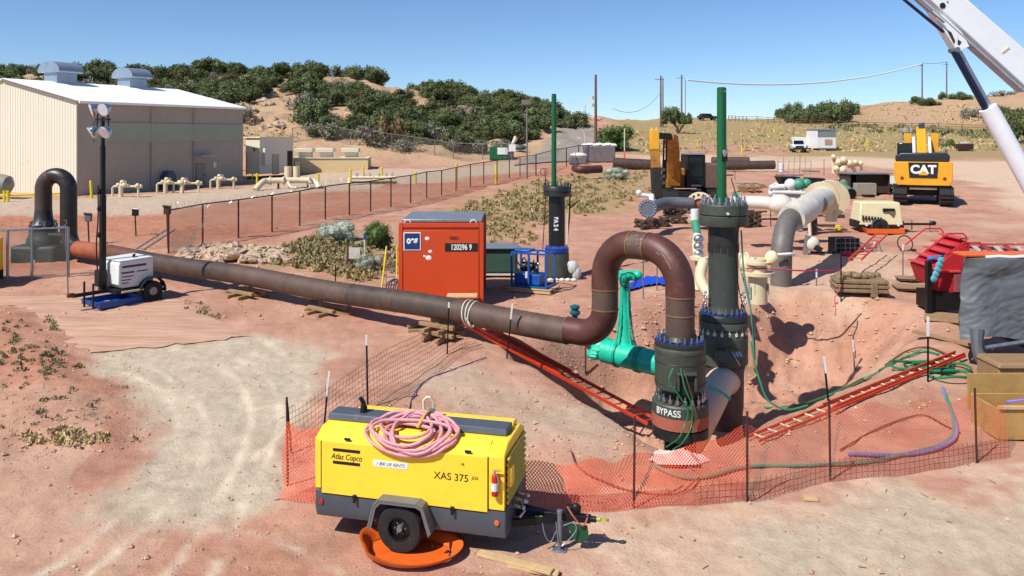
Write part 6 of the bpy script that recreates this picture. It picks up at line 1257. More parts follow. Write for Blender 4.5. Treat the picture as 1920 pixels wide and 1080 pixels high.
# cream pipe loop
cp = simple_pipe('pipe_loop', 'cream above ground pipe loop with sloping ends in front of the utility building', 'pipe', [W(478, 357, 63), W(492, 342, 64), W(505, 339, 64.5), W(560, 338, 65), W(588, 340, 65), W(600, 352, 64.5)], .24, 'cream_paint', 14); b0 = cp.location
for px in (507, 532, 580): MB().ring(W(px, 339, 64.6) - b0, (1, 0, 0), .34, .2, .12, 16).build('flange', 'cream_paint', cp)
for px in (522, 543, 577): MB().box(W(px, 347, 64.8) - b0, (.12, .2, .7)).build('support', 'dark_timber', cp)
MB().tube([W(540, 342, 64.5) - b0, W(546, 352, 64) - b0, W(556, 352, 64) - b0], .12, 8).build('branch', 'cream_paint', cp)
MB().cyl(W(540, 338, 65.5) - b0, W(540, 312, 65.5) - b0, .3, n=14).build('filter_column', 'cream_paint', cp); MB().cyl(W(556, 338, 65.6) - b0, W(556, 312, 65.6) - b0, .28, n=14).build('filter_column', 'cream_paint', cp)
# valve clusters before the warehouse: one model, three copies
def cluster():
    p = g(228, 369); t = thing('pipe_cluster', 'cream valve cluster on two legs before the warehouse wall, leftmost of four', 'valve cluster', p, 0, 'cream valve clusters before the warehouse')
    MB().tube([(-.65, 0, 0), (-.65, 0, .65), (-.55, 0, .75), (1.1, 0, .75), (1.2, 0, .65), (1.2, 0, 0)], .08, 8).build('pipe', 'cream_paint', t)
    MB().cyl((.0, -.1, .0), (.0, -.1, .8), .16, n=10).build('stem', 'cream_paint', t)
    for k, (x, z, r) in enumerate(((-.2, .85, .17), (.05, 1.05, .17), (.25, .85, .2), (-.02, .8, .2), (1.2, .82, .17), (.5, .8, .12))): MB().ball((x, -.1 + .08 * (k % 2), z), r, 8, 6).build('valve_ball', 'cream_paint', t)
    MB().tube(arc((.3, -.2, 1.0), (1, 0, 0), (0, 0, 1), .16, 0, 2 * PI, 12)[:-1], .02, 5, closed=True).build('handwheel', 'cream_paint', t)
    MB().cyl((1.0, 0, .75), (1.45, 0, .75), .14, n=10).build('end_flange', 'cream_paint', t)
    return t
cl = cluster()
for px, py, lb in ((311, 362, 'cream valve cluster on two legs before the warehouse wall, second from left'), (342, 362, 'cream valve cluster touching the second one, third from left'), (410, 354, 'cream valve cluster nearest the warehouse door, rightmost of four')):
    p = g(px, py); copy_tree(cl, p, .1, lb)
# meter skids
for px, py, lb in ((680, 345, 'low cream meter skid behind the fence, left of a pair'), (722, 345, 'low cream meter skid behind the fence, right of a pair')):
    p = g(px, py); t = thing('meter_skid', lb, 'meter skid', p); MB().box((0, 0, .15), (1.9, .6, .12)).build('frame', 'dark_timber', t); MB().cyl((-.9, 0, .55), (.9, 0, .55), .14, n=10).build('meter_tube', 'cream_paint', t)
    for x in (-.5, .1, .6): MB().box((x, 0, .7), (.14, .2, .5)).build('instrument', 'wall_side', t)
# hand wheels / risers on red soil
for px, py, h, lb in ((255, 442, 1.1, 'small riser with dark gauges on the red soil behind the light tower'), (315, 465, 1.6, 'rusty valve riser where the chain link fence is broken open'), (167, 460, 1.2, 'small riser with a blue grey head behind the black elbow')):
    p = g(px, py); t = thing('gauge_riser', lb, 'gauge riser', p); MB().cyl((0, 0, 0), (-.05, 0, h), .035, n=8).build('pipe', 'rust_post', t)
    mb = MB(); mb.box((-.03, 0, h), (.3, .12, .32)); mb.build('head', 'black_steel' if 'gauges' in lb else 'slate_pipe' if 'blue' in lb else 'rust_post', t, bevel=.03); MB().cyl((-.2, -.05, h + .2), (.15, -.05, h + .16), .05, n=8).build('branch', 'bright_steel' if 'gauges' in lb else 'rust_post', t)
p = g(262, 468); ladder('grey aluminium ladder leaning on the ground behind the light tower', p, p + Vector((.95, .9, .75)), Vector((.42, -.25, 0)), 'galv', 6)
# ---------------------------------------------------------------- chain link fences
def chain_fence(label, pts, h, m='chain_link', post_m='rust_post', r=.04, toprail=True, barb=0, seg=3):
    t = rootof('chain_link_fence', label, 'fence'); 
    net('mesh_panel', pts, h, m, t, sag=0, rows=2, wav=0, seg=seg)
    for p in pts:
        q = MB().cyl((0, 0, -.2), (0, 0, h + .02), r, n=8).build('post', post_m, t, loc=(p[0], p[1], gz(p[0], p[1])))
    if toprail: MB().tube([(p[0], p[1], gz(p[0], p[1]) + h) for p in pts], r * .75, 7).build('top_rail', post_m, t)
    if barb:
        a, b = Vector(pts[0]), Vector(pts[min(barb, len(pts) - 1)]); mb = MB(); n = int((b - a).length / .35); P = []
        for i in range(n * 12):
            f = i / (n * 12); q = a.lerp(b, f); P.append((q.x + .12 * math.cos(i * .55), q.y, gz(q.x, q.y) + h + .15 + .14 * math.sin(i * .55)))
        mb.tube(P, .006, 4); mb.build('razor_wire', 'bright_steel', t)
    return t
chain_fence('long chain link fence with rusty posts running away past the warehouse yard', [Vector((x, y, 0)) for x, y in FL], 1.72, barb=6)
chain_fence('distant chain link fence along the foot of the hill', [g(*p) for p in ((548, 268), (618, 262), (657, 272), (735, 280), (777, 286), (815, 292), (850, 298), (905, 300), (960, 300))], 1.9, 'chain_link_far', 'trim_grey', .05)
chain_fence('chain link fence section at the far end around the dirt road gate', [g(*p) for p in ((1005, 330), (1035, 318), (1062, 312), (1085, 306), (1120, 304), (1152, 302))], 1.9, 'chain_link_far', 'black_steel', .05)
chain_fence('near left chain link fence with grey posts before the mossy valve', [g(*p) for p in ((-90, 532), (14, 527), (60, 524), (128, 520))], 1.75, 'chain_link', 'galv', .045, barb=3)
t = rootof('fallen_fence', 'collapsed chain link panel folded over at the broken end of the long fence', 'fence'); net('mesh_panel', [g(310, 482), g(335, 478), g(362, 466)], 1.15, 'chain_link', t, lean=(.5, -.2), sag=.2, rows=4, wav=.25)
# tall lamp pole, wind sock, waste box, signs
p = g(988, 336); D = p.y; k = D / F; t = thing('yard_lamp', 'tall dark yard lamp pole with a square floodlight beyond the fence', 'lamp post', p); H = (336 - 192) * k; MB().cyl((0, 0, 0), (0, 0, H), .09, .06, 10).build('pole', 'trim_grey', t); MB().box((-.1, -.1, H), (.75, .3, .35), rx=.3).build('floodlight', 'alu', t)
p = g(967, 284); t = thing('windsock', 'orange and white windsock hanging from a short mast before the hill', 'windsock', p); MB().cyl((0, 0, 0), (0, 0, 1.4), .05, n=8).build('mast', 'black_steel', t); MB().cyl((.1, 0, 1.9), (-.5, 0, .8), .32, .18, 12).build('sock', 'white_pipe', t); MB().cyl((.12, 0, 1.93), (.0, 0, 1.7), .33, .29, 12).build('orange_band', 'orange_plastic', t); MB().ball((.6, 0, .5), (.9, .3, .35), 8, 6).build('dark_bush', 'dark_green', t)  # includes a dark green bush at the windsock's foot
p = g(936, 299); t = thing('waste_bin', 'green steel waste bin with white panels beyond the fence', 'waste bin', p); MB().box((-.1, 0, .75), (2.0, 1.6, 1.5)).build('body', 'tower_green', t, bevel=.03); MB().box((1.2, -.1, .45), (1.0, 1.2, .9)).build('dark_side', 'dark_green', t); MB().box((.4, -.85, 1.0), (1.2, .04, .8)).build('white_panel', 'white_paint', t)
p = g(962, 300); t = thing('notice_board', 'small white notice board on a post right of the green bin', 'sign', p); MB().cyl((0, 0, 0), (0, 0, 1.6), .05, n=8).build('post', 'rust_post', t); MB().box((-.1, -.05, 1.4), (.8, .04, .8)).build('board', 'white_paint', t)
p = g(657, 500); t = thing('marker_sign', 'white panel on a brown post in the sagebrush by the container', 'sign', p); MB().box((-.1, 0, .4), (.07, .07, .95)).build('post', 'rust_red', t); MB().box((.16, -.03, .52), (.42, .03, .42)).build('board', 'white_pipe', t)
p = g(684, 482); t = thing('marker_post', 'white marker post with blue cap beside the green bush', 'marker post', p); MB().cyl((0, 0, 0), (0, 0, .75), .04, n=8).build('stem', 'white_pipe', t); MB().cyl((0, 0, .72), (0, 0, .95), .055, n=8).build('cap', 'blue_paint', t)
# utility poles and cable
def upole(px, yb, yt, D, label, m='timber', r=.16, arm=True, cans=0, lean=0):
    k = D / F; x = (px - 960) * k; z0 = gz(x, D); H = EYE - (yt - HY) * k - z0; t = thing('utility_pole', label, 'utility pole', (x, D, z0)); t.rotation_euler.y = lean
    MB().cyl((0, 0, 0), (0, 0, H), r, r * .7, 10).build('pole', m, t)
    if arm: MB().box((-.3 if cans == 0 else 0, 0, H - .8), (1.8 if D > 100 else 1.2, .12, .12)).build('crossarm', m, t)
    for i in range(cans): MB().cyl((-.5, 0, H - 3.0 + .9 * i - 1), (-.5, 0, H - 3.6 + .9 * i), .28, n=12).build('transformer', 'white_pipe', t)
    return Vector((x, D, z0 + H))
mat('pole_brown', '#6a4c3c', .9, 0, .3, 3); mat('pole_grey', '#6c6a6c', .85, 0, .2, 3)
upole(1117, 290, 140, 100, 'tall brown wooden utility pole with white transformer beside the dirt road', 'pole_brown', .2, False, 2)
upole(1239, 230, 142, 170, 'reddish wooden utility pole pair rising behind the lone juniper', 'pole_brown', .22); upole(1243, 230, 146, 171, 'thinner reddish pole standing tight beside its twin behind the juniper', 'pole_brown', .16, False)
a = upole(1278, 225, 140, 190, 'grey utility pole right of the lone juniper, thicker of two', 'pole_grey', .24); upole(1285, 225, 148, 192, 'thin grey pole just right of the thicker grey pole', 'pole_grey', .1, False)
b = upole(1729, 185, 118, 245, 'grey utility pole on the right hill, left of two', 'pole_grey', .25); c = upole(1775, 183, 116, 250, 'grey utility pole on the right hill, right of two', 'pole_grey', .25)
upole(1097, 225, 196, 150, 'short leaning pale stub pole above the dirt road', 'white_pipe', .12, False)
def cable(name, label, p, q, sag, r, m):
    p, q = Vector(p), Vector(q); P = [p.lerp(q, i / 24) - Vector((0, 0, sag * 4 * (i / 24) * (1 - i / 24))) for i in range(25)]; mb = MB(); mb.tube([x - p for x in P], r, 6); tag(mb.build(name, m, None, p), label, 'cable')
cable('power_cable', 'sunlit white power cable sagging between the distant grey poles', W(1288, 150, 192), b - Vector((0, 0, .3)), 3.2, .2, 'white_letter'); cable('power_cable', 'short span of cable between the two poles on the right hill', b, c, .3, .06, 'pole_grey'); cable('power_cable', 'thin grey cable dipping from the reddish pole towards the road', W(1148, 203, 130), W(1237, 175, 170), 2.0, .035, 'pole_grey')  # first cable: sun glare put into white colour and extra thickness
for px, py, h, lb in ((1100, 292, 3.2, 'white slanted guy marker beside the tall brown pole'), (1171, 300, 3.6, 'white marker pole before the round green bush')):
    p = g(px, py); t = thing('marker_pole', lb, 'marker post', p); MB().cyl((0, 0, 0), (-.35 if 'slanted' in lb else 0, 0, h), .06, n=8).build('pole', 'white_pipe', t); MB().box((0, 0, .6), (.14, .14, .9)).build('sleeve', 'orange_plastic' if 'round' in lb else 'white_pipe', t)
# grey covered heap beside the road
p = g(1118, 304); t = thing('covered_heap', 'grey covered stack with a white sheet beside the dirt road fence', 'covered stack', p); MB().box((.3, 0, .9), (3.4, 1.6, 1.8)).build('stack', mat('stack_grey', '#6c6464', .7, 0, .3, 2), t, bevel=.1); mb = MB()
for k in range(7): mb.ball((-1.2 + .5 * k, -.1, 1.85 + .08 * (k % 2)), (.5, .7, .22), 8, 6)
mb.build('sheet', 'white_paint', t); p = g(1083, 308); t = thing('covered_heap', 'low pile under white plastic at the left of the grey covered stack', 'covered stack', p); MB().box((0, 0, .4), (1.8, 1.2, .8)).build('stack', 'stack_grey', t, bevel=.1); MB().ball((.1, 0, .95), (.9, .6, .3), 10, 6).build('sheet', 'white_paint', t)
# yard pipes lying far
for pts, r, m, lab in (([W(1078, 315, 68), W(1090, 318, 67), W(1126, 317, 68)], .34, 'maroon_pipe', 'maroon and black pipe elbow lying beyond the scrub'), ([W(1150, 306, 78), W(1225, 310, 78)], .55, 'dark_pipe', 'thick dark pipe lying behind the grey bush'), ([W(1335, 302, 80), W(1404, 302, 80)], .42, 'rusty_pipe', 'upper brown pipe of the stack behind the main valve pole'), ([W(1335, 311, 76), W(1452, 309, 76)], .42, 'dark_pipe', 'long grey pipe lying before the brown one, right of the pole')):
    simple_pipe('yard_pipe', lab, 'pipe', pts, r, m, 18)
for px, py, lb in ((1330, 318, 'timber bearer under the far pipe stack, left'), (1380, 319, 'timber bearer under the far pipe stack, middle'), (1432, 318, 'timber bearer under the far pipe stack, right')):
    p = g(px, py); tag(MB().box((0, 0, .15), (1.6, .3, .3)).build('timber_block', 'timber', None, p), lb, 'timber')
for i in range(3): p = g(1465, 322); tag(MB().cyl((0, 0, .0), (0, 0, .25), .24, n=14).build('white_drum', 'white_paint', None, p + Vector((0, 0, .27 * i))), ['bottom', 'middle', 'top'][i] + ' white drum of the short stack beyond the hopper', 'drum')
# cream piping beyond
t = thing('yard_manifold', 'tangle of cream valves and pipes left of the grey roofed shed', 'valve manifold', g(1585, 338)); b0 = t.location
D = b0.y; q = lambda px, py, dd=0: W(px, py, D + dd) - b0
MB().tube([q(1562, 322), q(1575, 308), q(1590, 306), q(1602, 318), q(1604, 330)], .16, 8).build('pipe', 'cream_paint', t); MB().tube([q(1563, 296), q(1563, 325), q(1575, 333)], .16, 8).build('pipe', 'cream_paint', t); MB().tube([q(1590, 312), q(1614, 309), q(1616, 322)], .12, 8).build('pipe', 'cream_paint', t); MB().cyl(q(1578, 335), q(1578, 312), .35, .25, 10).build('stand', 'cream_paint', t)
for px, py, r in ((1563, 294, .22), (1572, 304, .3), (1582, 300, .3), (1593, 306, .28), (1604, 304, .22), (1614, 306, .22), (1580, 318, .35), (1568, 316, .26)): MB().ball(q(px, py, -.3), r, 8, 6).build('valve_ball', 'cream_paint', t)
# open shed with grey roof
p = g(1630, 366); D = p.y; k = D / F; t = thing('open_shed', 'low open fronted shed with a flat grey roof left of the rear facing excavator', 'shed', p, -.06); w_ = 74 * k; H = (366 - 326) * k
MB().box((0, .9, H), (w_ + .2, 2.4, .08), rx=-.02).build('roof', 'roof_grey', t); MB().box((.05, 2.0, H / 2), (w_ - .1, .06, H - .1)).build('back_wall', mat('shed_brown', '#3a2c26', .8, 0, .2), t)
for x in (-w_ / 2 + .05, w_ / 2 - .05): MB().box((x, .95, H / 2), (.06, 2.1, H - .1)).build('side_wall', 'shed_brown', t)
MB().box((w_ * .1, .2, H * .52), (w_ * .8, .05, H * .85)).build('front_board', 'shed_brown', t)
MB().box((-w_ / 2 + .9, -.35, .42), (1.35, .6, .84)).build('block', mat('concrete', '#8f8a7c', .8, 0, .15, 3), thing('concrete_block', 'grey concrete block with handles before the open shed', 'block', p, -.06), bevel=.03)
t = thing('red_cylinder', 'small red gas cylinder standing right of the concrete block', 'gas cylinder', g(1637, 367)); MB().lathe([(.13, 0), (.14, .05), (.14, .55), (.05, .68)], n=12).build('body', 'rust_red', t); MB().cyl((0, 0, .68), (0, 0, .75), .03, n=8).build('valve', 'galv', t)
t = thing('black_pan', 'flat black pan on the ground before the shed', 'pan', g(1628, 370)); MB().box((0, 0, .1), (.7, .4, .16), top=(1.1, 1.1)).build('pan', 'black_steel', t, bevel=.02)
t = thing('green_bundle', 'green canvas bundle with a dark round mouth left of the concrete block', 'bundle', g(1588, 372)); MB().tube([(-.6, .2, .75), (-.2, 0, .6), (.05, -.1, .35)], [.25, .35, .42], 12).build('canvas', mat('canvas_green', '#5f7a66', .8, 0, .25), t, smooth=30); MB().cyl((.05, -.12, .34), (.12, -.45, .3), .36, n=16).build('dark_mouth', 'black_steel', t); MB().ball((-.1, .3, .9), (.3, .3, .35), 8, 6).build('canvas_top', 'canvas_green', t, smooth=20)
# small clutter of the right yard
for i, (px, py, l, a, lab) in enumerate(((1352, 330, 2.2, .1, 'long dark bar on the dirt behind the main valve pole'), (1400, 345, 1.8, -.2, 'thin grey pipe on the dirt left of the white manifold'), (1420, 400, 1.3, .4, 'short rusty pipe offcut beside the tall crib'), (1545, 425, 1.1, -.3, 'dark timber offcut below the grey header pipe'), (1365, 405, 1.0, .5, 'rusty bar lying right of the main valve collar'), (1480, 330, 2.5, .05, 'thin steel bar on the dirt behind the hopper'), (1520, 322, 1.6, -.3, 'short steel bar right of the white drums'))):
    p = g(px, py); tag(MB().cyl((-l / 2, 0, .06), (l / 2, 0, .08), .06, n=10).build('steel_bar', ['rust_post', 'galv', 'rusty_brown', 'dark_timber', 'rust_post', 'galv', 'pole_grey'][i], None, p, a), lab, 'bar')
for i, (px, py) in enumerate(((1378, 338), (1500, 318), (1545, 330), (1445, 425))):
    p = g(px, py); t = thing('steel_stake', ['thin stake behind the main valve pole', 'thin stake right of the white drums', 'thin stake left of the cream valve tangle', 'thin stake left of the grey riser pipe'][i], 'stake', p); MB().cyl((0, 0, 0), (0, 0, 1.5), .025, n=6).build('rod', 'rust_post', t)
t = thing('wire_cage', 'thin wire cages standing on the dirt before the white pickup', 'wire cage', g(1490, 328))
for i in range(7): MB().bar((-1.6 + i * .5, 0, 0), (-1.5 + i * .5, 0, 1.3 + .3 * (i % 2)), .03).build('wire', 'galv', t)
for z_ in (.5, 1.2): MB().bar((-1.6, 0, z_), (1.5, 0, z_), .025).build('wire', 'galv', t)
t = thing('beam_stack', 'flat stack of weathered timbers behind the blue grey flanged pipe', 'timber stack', g(1410, 352))
for i in range(5): MB().box((0, -.4 + i * .2, .1), (2.0, .16, .14)).build('beam', 'timber', t)
for i in range(3): MB().box((-.7 + i * .7, 0, .24), (.18, 1.0, .12)).build('beam', 'timber', t)
# ---------------------------------------------------------------- excavators
mat('cat_yellow', '#d99a1e', .45, 0, .1, 1.5, '#a8803c', .12); mat('cat_dirty', '#a87024', .6, 0, .3, 2, '#4a3420', .35); mat('track_dark', '#1f1b1a', .8, .1, .3, 5, '#6a5040', .2)
def tracks(t, gap, L, w_, h):
    for s_ in (-1, 1):
        mb = MB(); pr_ = [(-L / 2, h * .5), (-L / 2 + .2, .08), (-L / 2 + .5, 0), (L / 2 - .5, 0), (L / 2 - .2, .08), (L / 2, h * .5), (L / 2 - .2, h - .05), (L / 2 - .5, h), (-L / 2 + .5, h), (-L / 2 + .2, h - .05)]
        mb.prism([(y, z) for y, z in pr_], s_ * gap - w_ / 2, s_ * gap + w_ / 2, 'x'); tr = mb.build('track', 'track_dark', t, bevel=.03)
        mb = MB()
        for i in range(14): mb.box((s_ * gap, -L / 2 + .35 + i * (L - .7) / 13, h + .02), (w_ + .04, .07, .05))
        for i in range(3): mb.box((s_ * gap, -L / 2 - .01, .25 + i * .2), (w_ + .04, .05, .06))
        mb.build('grousers', 'track_dark', tr)
def excavator_rear():
    p = onG(1729, 50); k = 1 / 30.; t = thing('excavator', 'yellow excavator seen from behind with black CAT plate on its counterweight', 'excavator', p, -.44); z = lambda y: EYE - (y - HY) * 50 / F - p.z
    tracks(t, 1.25, 4.2, .75, 1.0); MB().box((0, .2, .75), (1.9, 2.4, .5)).build('undercarriage', 'track_dark', t)
    mb = MB(); zt, zb = z(302), z(345); mb.prism([(-1.56, zb + .28), (-1.42, zb), (1.42, zb), (1.56, zb + .28), (1.60, zt - .05), (1.55, zt), (-1.55, zt), (-1.60, zt - .05)], -1.7, -.9); cw = mb.build('counterweight', 'cat_yellow', t, bevel=.06)
    MB().box((0, -1.72, (z(303) + z(331)) / 2), (1.5, .03, z(303) - z(331)), top=(1.08, 1)).build('black_plate', 'lettering', cw); text('maker_name', 'CAT', .70, 'white_letter', cw, (0, -1.745, z(317) + .02), (PI / 2, 0, 0), .01, sx=1.0, bold=.03)
    mb = MB(); mb.prism([(-.26, z(326)), (.26, z(326)), (0, z(317))], -1.775, -1.765); mb.build('triangle_mark', 'cat_yellow', cw)
    for x in (-1.15, 1.15): MB().cyl((x, -1.72, z(332)), (x, -1.70, z(332)), .1, n=12).build('reflector', 'rust_red', cw)
    mb = MB(); mb.prism([(-1.52, zt + .01), (1.42, zt + .01), (1.45, z(291)), (1.3, z(286)), (-1.2, z(286)), (-1.5, z(293))], -1.5, 1.2); mb.build('engine_hood', mat('hood_dark', '#23262c', .4, 0, .1), t, bevel=.06)
    MB().box((-.9, 1.6, z(300) + .3), (1.0, 1.6, 1.5)).build('cab', 'glassy', t, bevel=.05); MB().box((0, .6, z(318)), (2.8, 2.8, 1.1)).build('house', 'cat_yellow', t, bevel=.04)
    for x in (-.62, .62): MB().box((x * 1.25, 1.6, z(268)), (.42, .12, 1.2)).build('boom_side_plate', 'cat_yellow', t, bevel=.02)
    mb = MB(); mb.bar((0, .2, z(296)), (0, 2.4, z(245)), .55, .7); mb.build('boom', 'cat_yellow', t, bevel=.05); MB().bar((0, 2.4, z(246)), (0, 3.6, z(262)), .4, .6).build('boom_tip', 'cat_yellow', t, bevel=.05)
    for x in (-.45, .45): c = MB().bar((x, -.1, z(290)), (x, 1.4, z(258)), .16).build('boom_cylinder', 'white_paint', t, bevel=.02)
    MB().box((.04, 2.2, z(236)), (.35, .4, .45)).build('hose_bracket', mat('steel_blue', '#3a4656', .4, .3), t, bevel=.05)
    for x in (-1.35, 1.3): MB().tube([(x, -1.2, z(292)), (x, -1.2, z(280)), (x, .2, z(280)), (x, .2, z(292))], .025, 6).build('handrail', 'black_steel', t)
    MB().box((0, -1.2, .95), (1.5, .6, .1)).build('belly_plate', 'cream_paint', t)
excavator_rear()
def excavator_front():
    D = 49; P = onG(1290, D); t = thing('excavator', 'mud stained excavator facing the camera with raised boom and dark cab', 'excavator', P, 0); z = lambda y, d=D: EYE - (y - HY) * d / F - P.z; X = lambda px, d=D: (px - 960) * d / F - P.x
    tracks(t, 1.3, 4.2, .7, .95); MB().box((0, 0, .6), (1.8, 2.4, .5)).build('undercarriage', 'track_dark', t)
    MB().box((X(1290), 1.4, 1.6), (3.1, 3.4, 1.2)).build('house', 'cat_dirty', t, bevel=.05); c = MB().box((X(1299), 0, 2.05), (1.15, 1.7, 2.0)).build('cab', 'black_steel', t, bevel=.06)
    MB().box((X(1299), -.87, 2.3), (.85, .03, 1.15)).build('windscreen', 'glassy', c); MB().box((X(1299), -.05, 3.08), (1.2, 1.7, .06)).build('cab_roof', 'roof_grey', c)
    for y in (1.2, .95): MB().box((X(1299), -.9, y), (.6, .03, .1)).build('grab_bar', 'galv', c)
    MB().box((X(1330), .8, 1.75), (1.2, 3.2, 1.45)).build('side_panel', mat('panel_brown', '#6a5044', .7, 0, .25), t, bevel=.05)
    q = lambda px, py, d: Vector((X(px, d), d - D, z(py, d)))
    MB().bar(q(1266, 345, 48.5), q(1263, 305, 48), .75, .6).build('boom_base', 'cat_dirty', t, bevel=.04)
    mb = MB(); a = [q(1264, 325, 48.2), q(1262, 290, 47.4), q(1259, 262, 46.4), q(1255, 255, 45.6)]; mb.tube(a, [.36, .44, .44, .28], 6); mb.build('boom', 'cat_dirty', t)
    MB().bar(q(1256, 256, 45.6), q(1228, 254, 44.6), .3, .35).build('boom_head', 'black_steel', t, bevel=.04)
    MB().bar(q(1226, 244, 44.4), q(1227, 282, 44.2), .52, .5).build('stick_head', 'cat_yellow', t, bevel=.04)
    for x in (1222, 1231): MB().cyl(q(x, 246, 44.3), q(x, 239, 44.3), .05, n=8).build('grease_guard', 'cream_paint', t)
    MB().bar(q(1227, 272, 44.25), q(1230, 322, 44.0), .46, .46).build('stick', 'cat_dirty', t, bevel=.03); MB().bar(q(1229, 315, 43.9), q(1232, 372, 43.6), .62, .5).build('hammer_body', 'track_dark', t, bevel=.04)
    for px in (1245, 1250): MB().bar(q(px, 262, 45), q(px - 2, 335, 45.5), .09).build('hydraulic_hose', 'black_steel', t)
    MB().bar(q(1246, 300, 45.2), q(1244, 352, 45.4), .2).build('stick_cylinder', 'black_steel', t)
    for y in (318, 330, 342): MB().ball(q(1243, y, 44.8), (.14, .1, .12), 8, 6).build('coupling', 'galv', t)
excavator_front()
light_tower('light_tower', 'distant light tower with folded lamps just left of the rear facing excavator', onG(1688, 56), -1.2, .85, True, mh=5.3)
# pickups, trailer, bucket, car
def pickup(px, py, label, rz, paint, bed=True):
    p = g(px, py); t = thing('pickup_truck' if bed else 'parked_car', label, 'pickup truck' if bed else 'car', p, rz); m = mat(*paint) if paint[0] not in MATS else MATS[paint[0]]
    body = [(-2.6, .45), (2.5, .45), (2.6, .7), (2.55, 1.0), (1.2, 1.1), (-2.6, 1.1)]
    mb = MB(); mb.prism([(x, z) for x, z in body], -.92, .92); mb.build('body', m, t, bevel=.06)
    mb = MB(); c0 = [(1.25, 1.08), (.7, 1.7), (-.9 if bed else -1.6, 1.75), (-1.15 if bed else -2.3, 1.08)]; mb.prism(c0, -.78, .78); cb = mb.build('cabin', m, t, bevel=.06)
    mb = MB(); mb.add([(1.26, -.7, 1.14), (1.26, .7, 1.14), (.76, .66, 1.66), (.76, -.66, 1.66)], [(0, 1, 2, 3)]); mb.build('windscreen', 'glassy', cb)
    for s_ in (-1, 1): mb = MB(); mb.add([(1.0, s_ * .79, 1.14), (.62, s_ * .79, 1.62), (-.8, s_ * .79, 1.64), (-.95, s_ * .79, 1.14)], [(0, 1, 2, 3)]); mb.build('side_window', 'glassy', cb)
    for x in (-1.7, 1.65):
        for y in (-.85, .85): w_ = MB().cyl((x, y - .12, .4), (x, y + .12, .4), .4, n=18).build('wheel', 'rubber', t); MB().cyl((x, y * 1.155, .4), (x, y * 1.16, .4), .2, n=12).build('rim', 'galv', w_)
    MB().box((2.62, 0, .5), (.12, 1.8, .25)).build('bumper', 'black_steel', t); MB().box((2.6, 0, .8), (.05, 1.1, .25)).build('grille', 'black_steel', t)
    for y in (-.7, .7): MB().box((2.6, y, .82), (.06, .3, .18)).build('headlight', 'lens', t)
    return t
pickup(1496, 285, 'white pickup truck facing the camera at the edge of the dry field', -PI / 2 - .25, ('truck_white', '#dcdcda', .3, 0, .05, 2))
pickup(1326, 225, 'dark parked car on the ridge left of the main valve pole', .2, ('car_dark', '#22262e', .3, 0, .05, 2), False)
p = g(1514, 281); t = thing('equipment_trailer', 'white covered trailer parked between the pickup and the white box trailer', 'trailer', p + Vector((.3, 3, 0)), .1); mb = MB(); mb.prism([(-1.2, .6), (1.3, .6), (1.4, 1.7), (.6, 1.8), (-1.3, 1.9)], -.9, .9); mb.build('cover', 'truck_white', t, bevel=.05)
for x in (-.3, .6): MB().cyl((x, -1.0, .35), (x, -.8, .35), .35, n=16).build('wheel', 'rubber', t)
MB().box((0, 0, .5), (2.8, 1.6, .16)).build('chassis', 'black_steel', t)
p = g(1550, 283); D = p.y; k = D / F; t = thing('box_trailer', 'white box trailer with grey roof standing in the field behind the yard', 'trailer', p, .03); w_ = 36 * k; H = 40 * k
MB().box((0, 2, H / 2 + .1), (w_, 4, H - .5)).build('body', 'truck_white', t, bevel=.05); mb = MB(); mb.box((0, 1.9, H + .0), (w_ + .1, 4.1, .25)); mb.build('roof', 'roof_grey', t, bevel=.03); MB().box((0, -.02, H * .80), (w_ - .1, .06, H * .28)).build('grey_band', 'roof_grey', t); MB().box((.25, -.04, H * .42), (w_ * .38, .05, H * .25)).build('faded_emblem', mat('emblem_tan', '#b08a78', .6), t)
for x in (-w_ / 2 + .3, w_ / 2 - .3): MB().cyl((x - .12, 1.5, .35), (x + .12, 1.5, .35), .35, n=14).build('wheel', 'rubber', t)
MB().box((0, -.05, .35), (w_, .1, .2)).build('bumper', 'galv', t)
p = g(1810, 283); t = thing('loader_bucket', 'dark red steel loader bucket standing at the field edge', 'bucket', p); mb = MB(); mb.prism([(-1.05, 0), (1.05, 0), (1.1, 1.05), (-1.1, 1.05)], -.3, .6); mb.build('shell', mat('bucket_maroon', '#3a1e1c', .7, 0, .2), t, bevel=.05); MB().box((.05, .3, 1.2), (.9, .5, .3)).build('coupler', 'white_pipe', t, bevel=.04); MB().box((0, -.32, .06), (2.1, .08, .1)).build('lip', 'black_steel', t)
for (px, py, s_, lb) in ((1533, 228, 1.3, 'red marker cone like barrel before the dark juniper cluster'), (1366, 222, .9, 'small red sign on the ridge near the dark car')):
    p = g(px, py); t = thing('red_marker', lb, 'marker', p); MB().lathe([(.35 * s_, 0), (.35 * s_, .6 * s_), (.2 * s_, 1.0 * s_), (.22 * s_, 1.5 * s_)], n=10).build('body', mat('bright_red', '#d0281c', .5), t); MB().box((0, 0, 1.6 * s_), (.5, .1, .3)).build('top_panel', 'bright_red', t)
p = W(1935, 285, 75); t = thing('parked_machine', 'dark machine cab just visible behind the crane cylinder at the right edge', 'machine', onG(1945, 75)); MB().box((0, 0, 1.2), (2.6, 3, 1.6)).build('body', mat('machine_grey', '#4c5058', .5), t, bevel=.1); MB().box((-.3, -.4, 2.4), (1.5, 1.5, 1.2)).build('cab', 'glassy', t, bevel=.08); tracks(t, 1.1, 3, .5, .7)
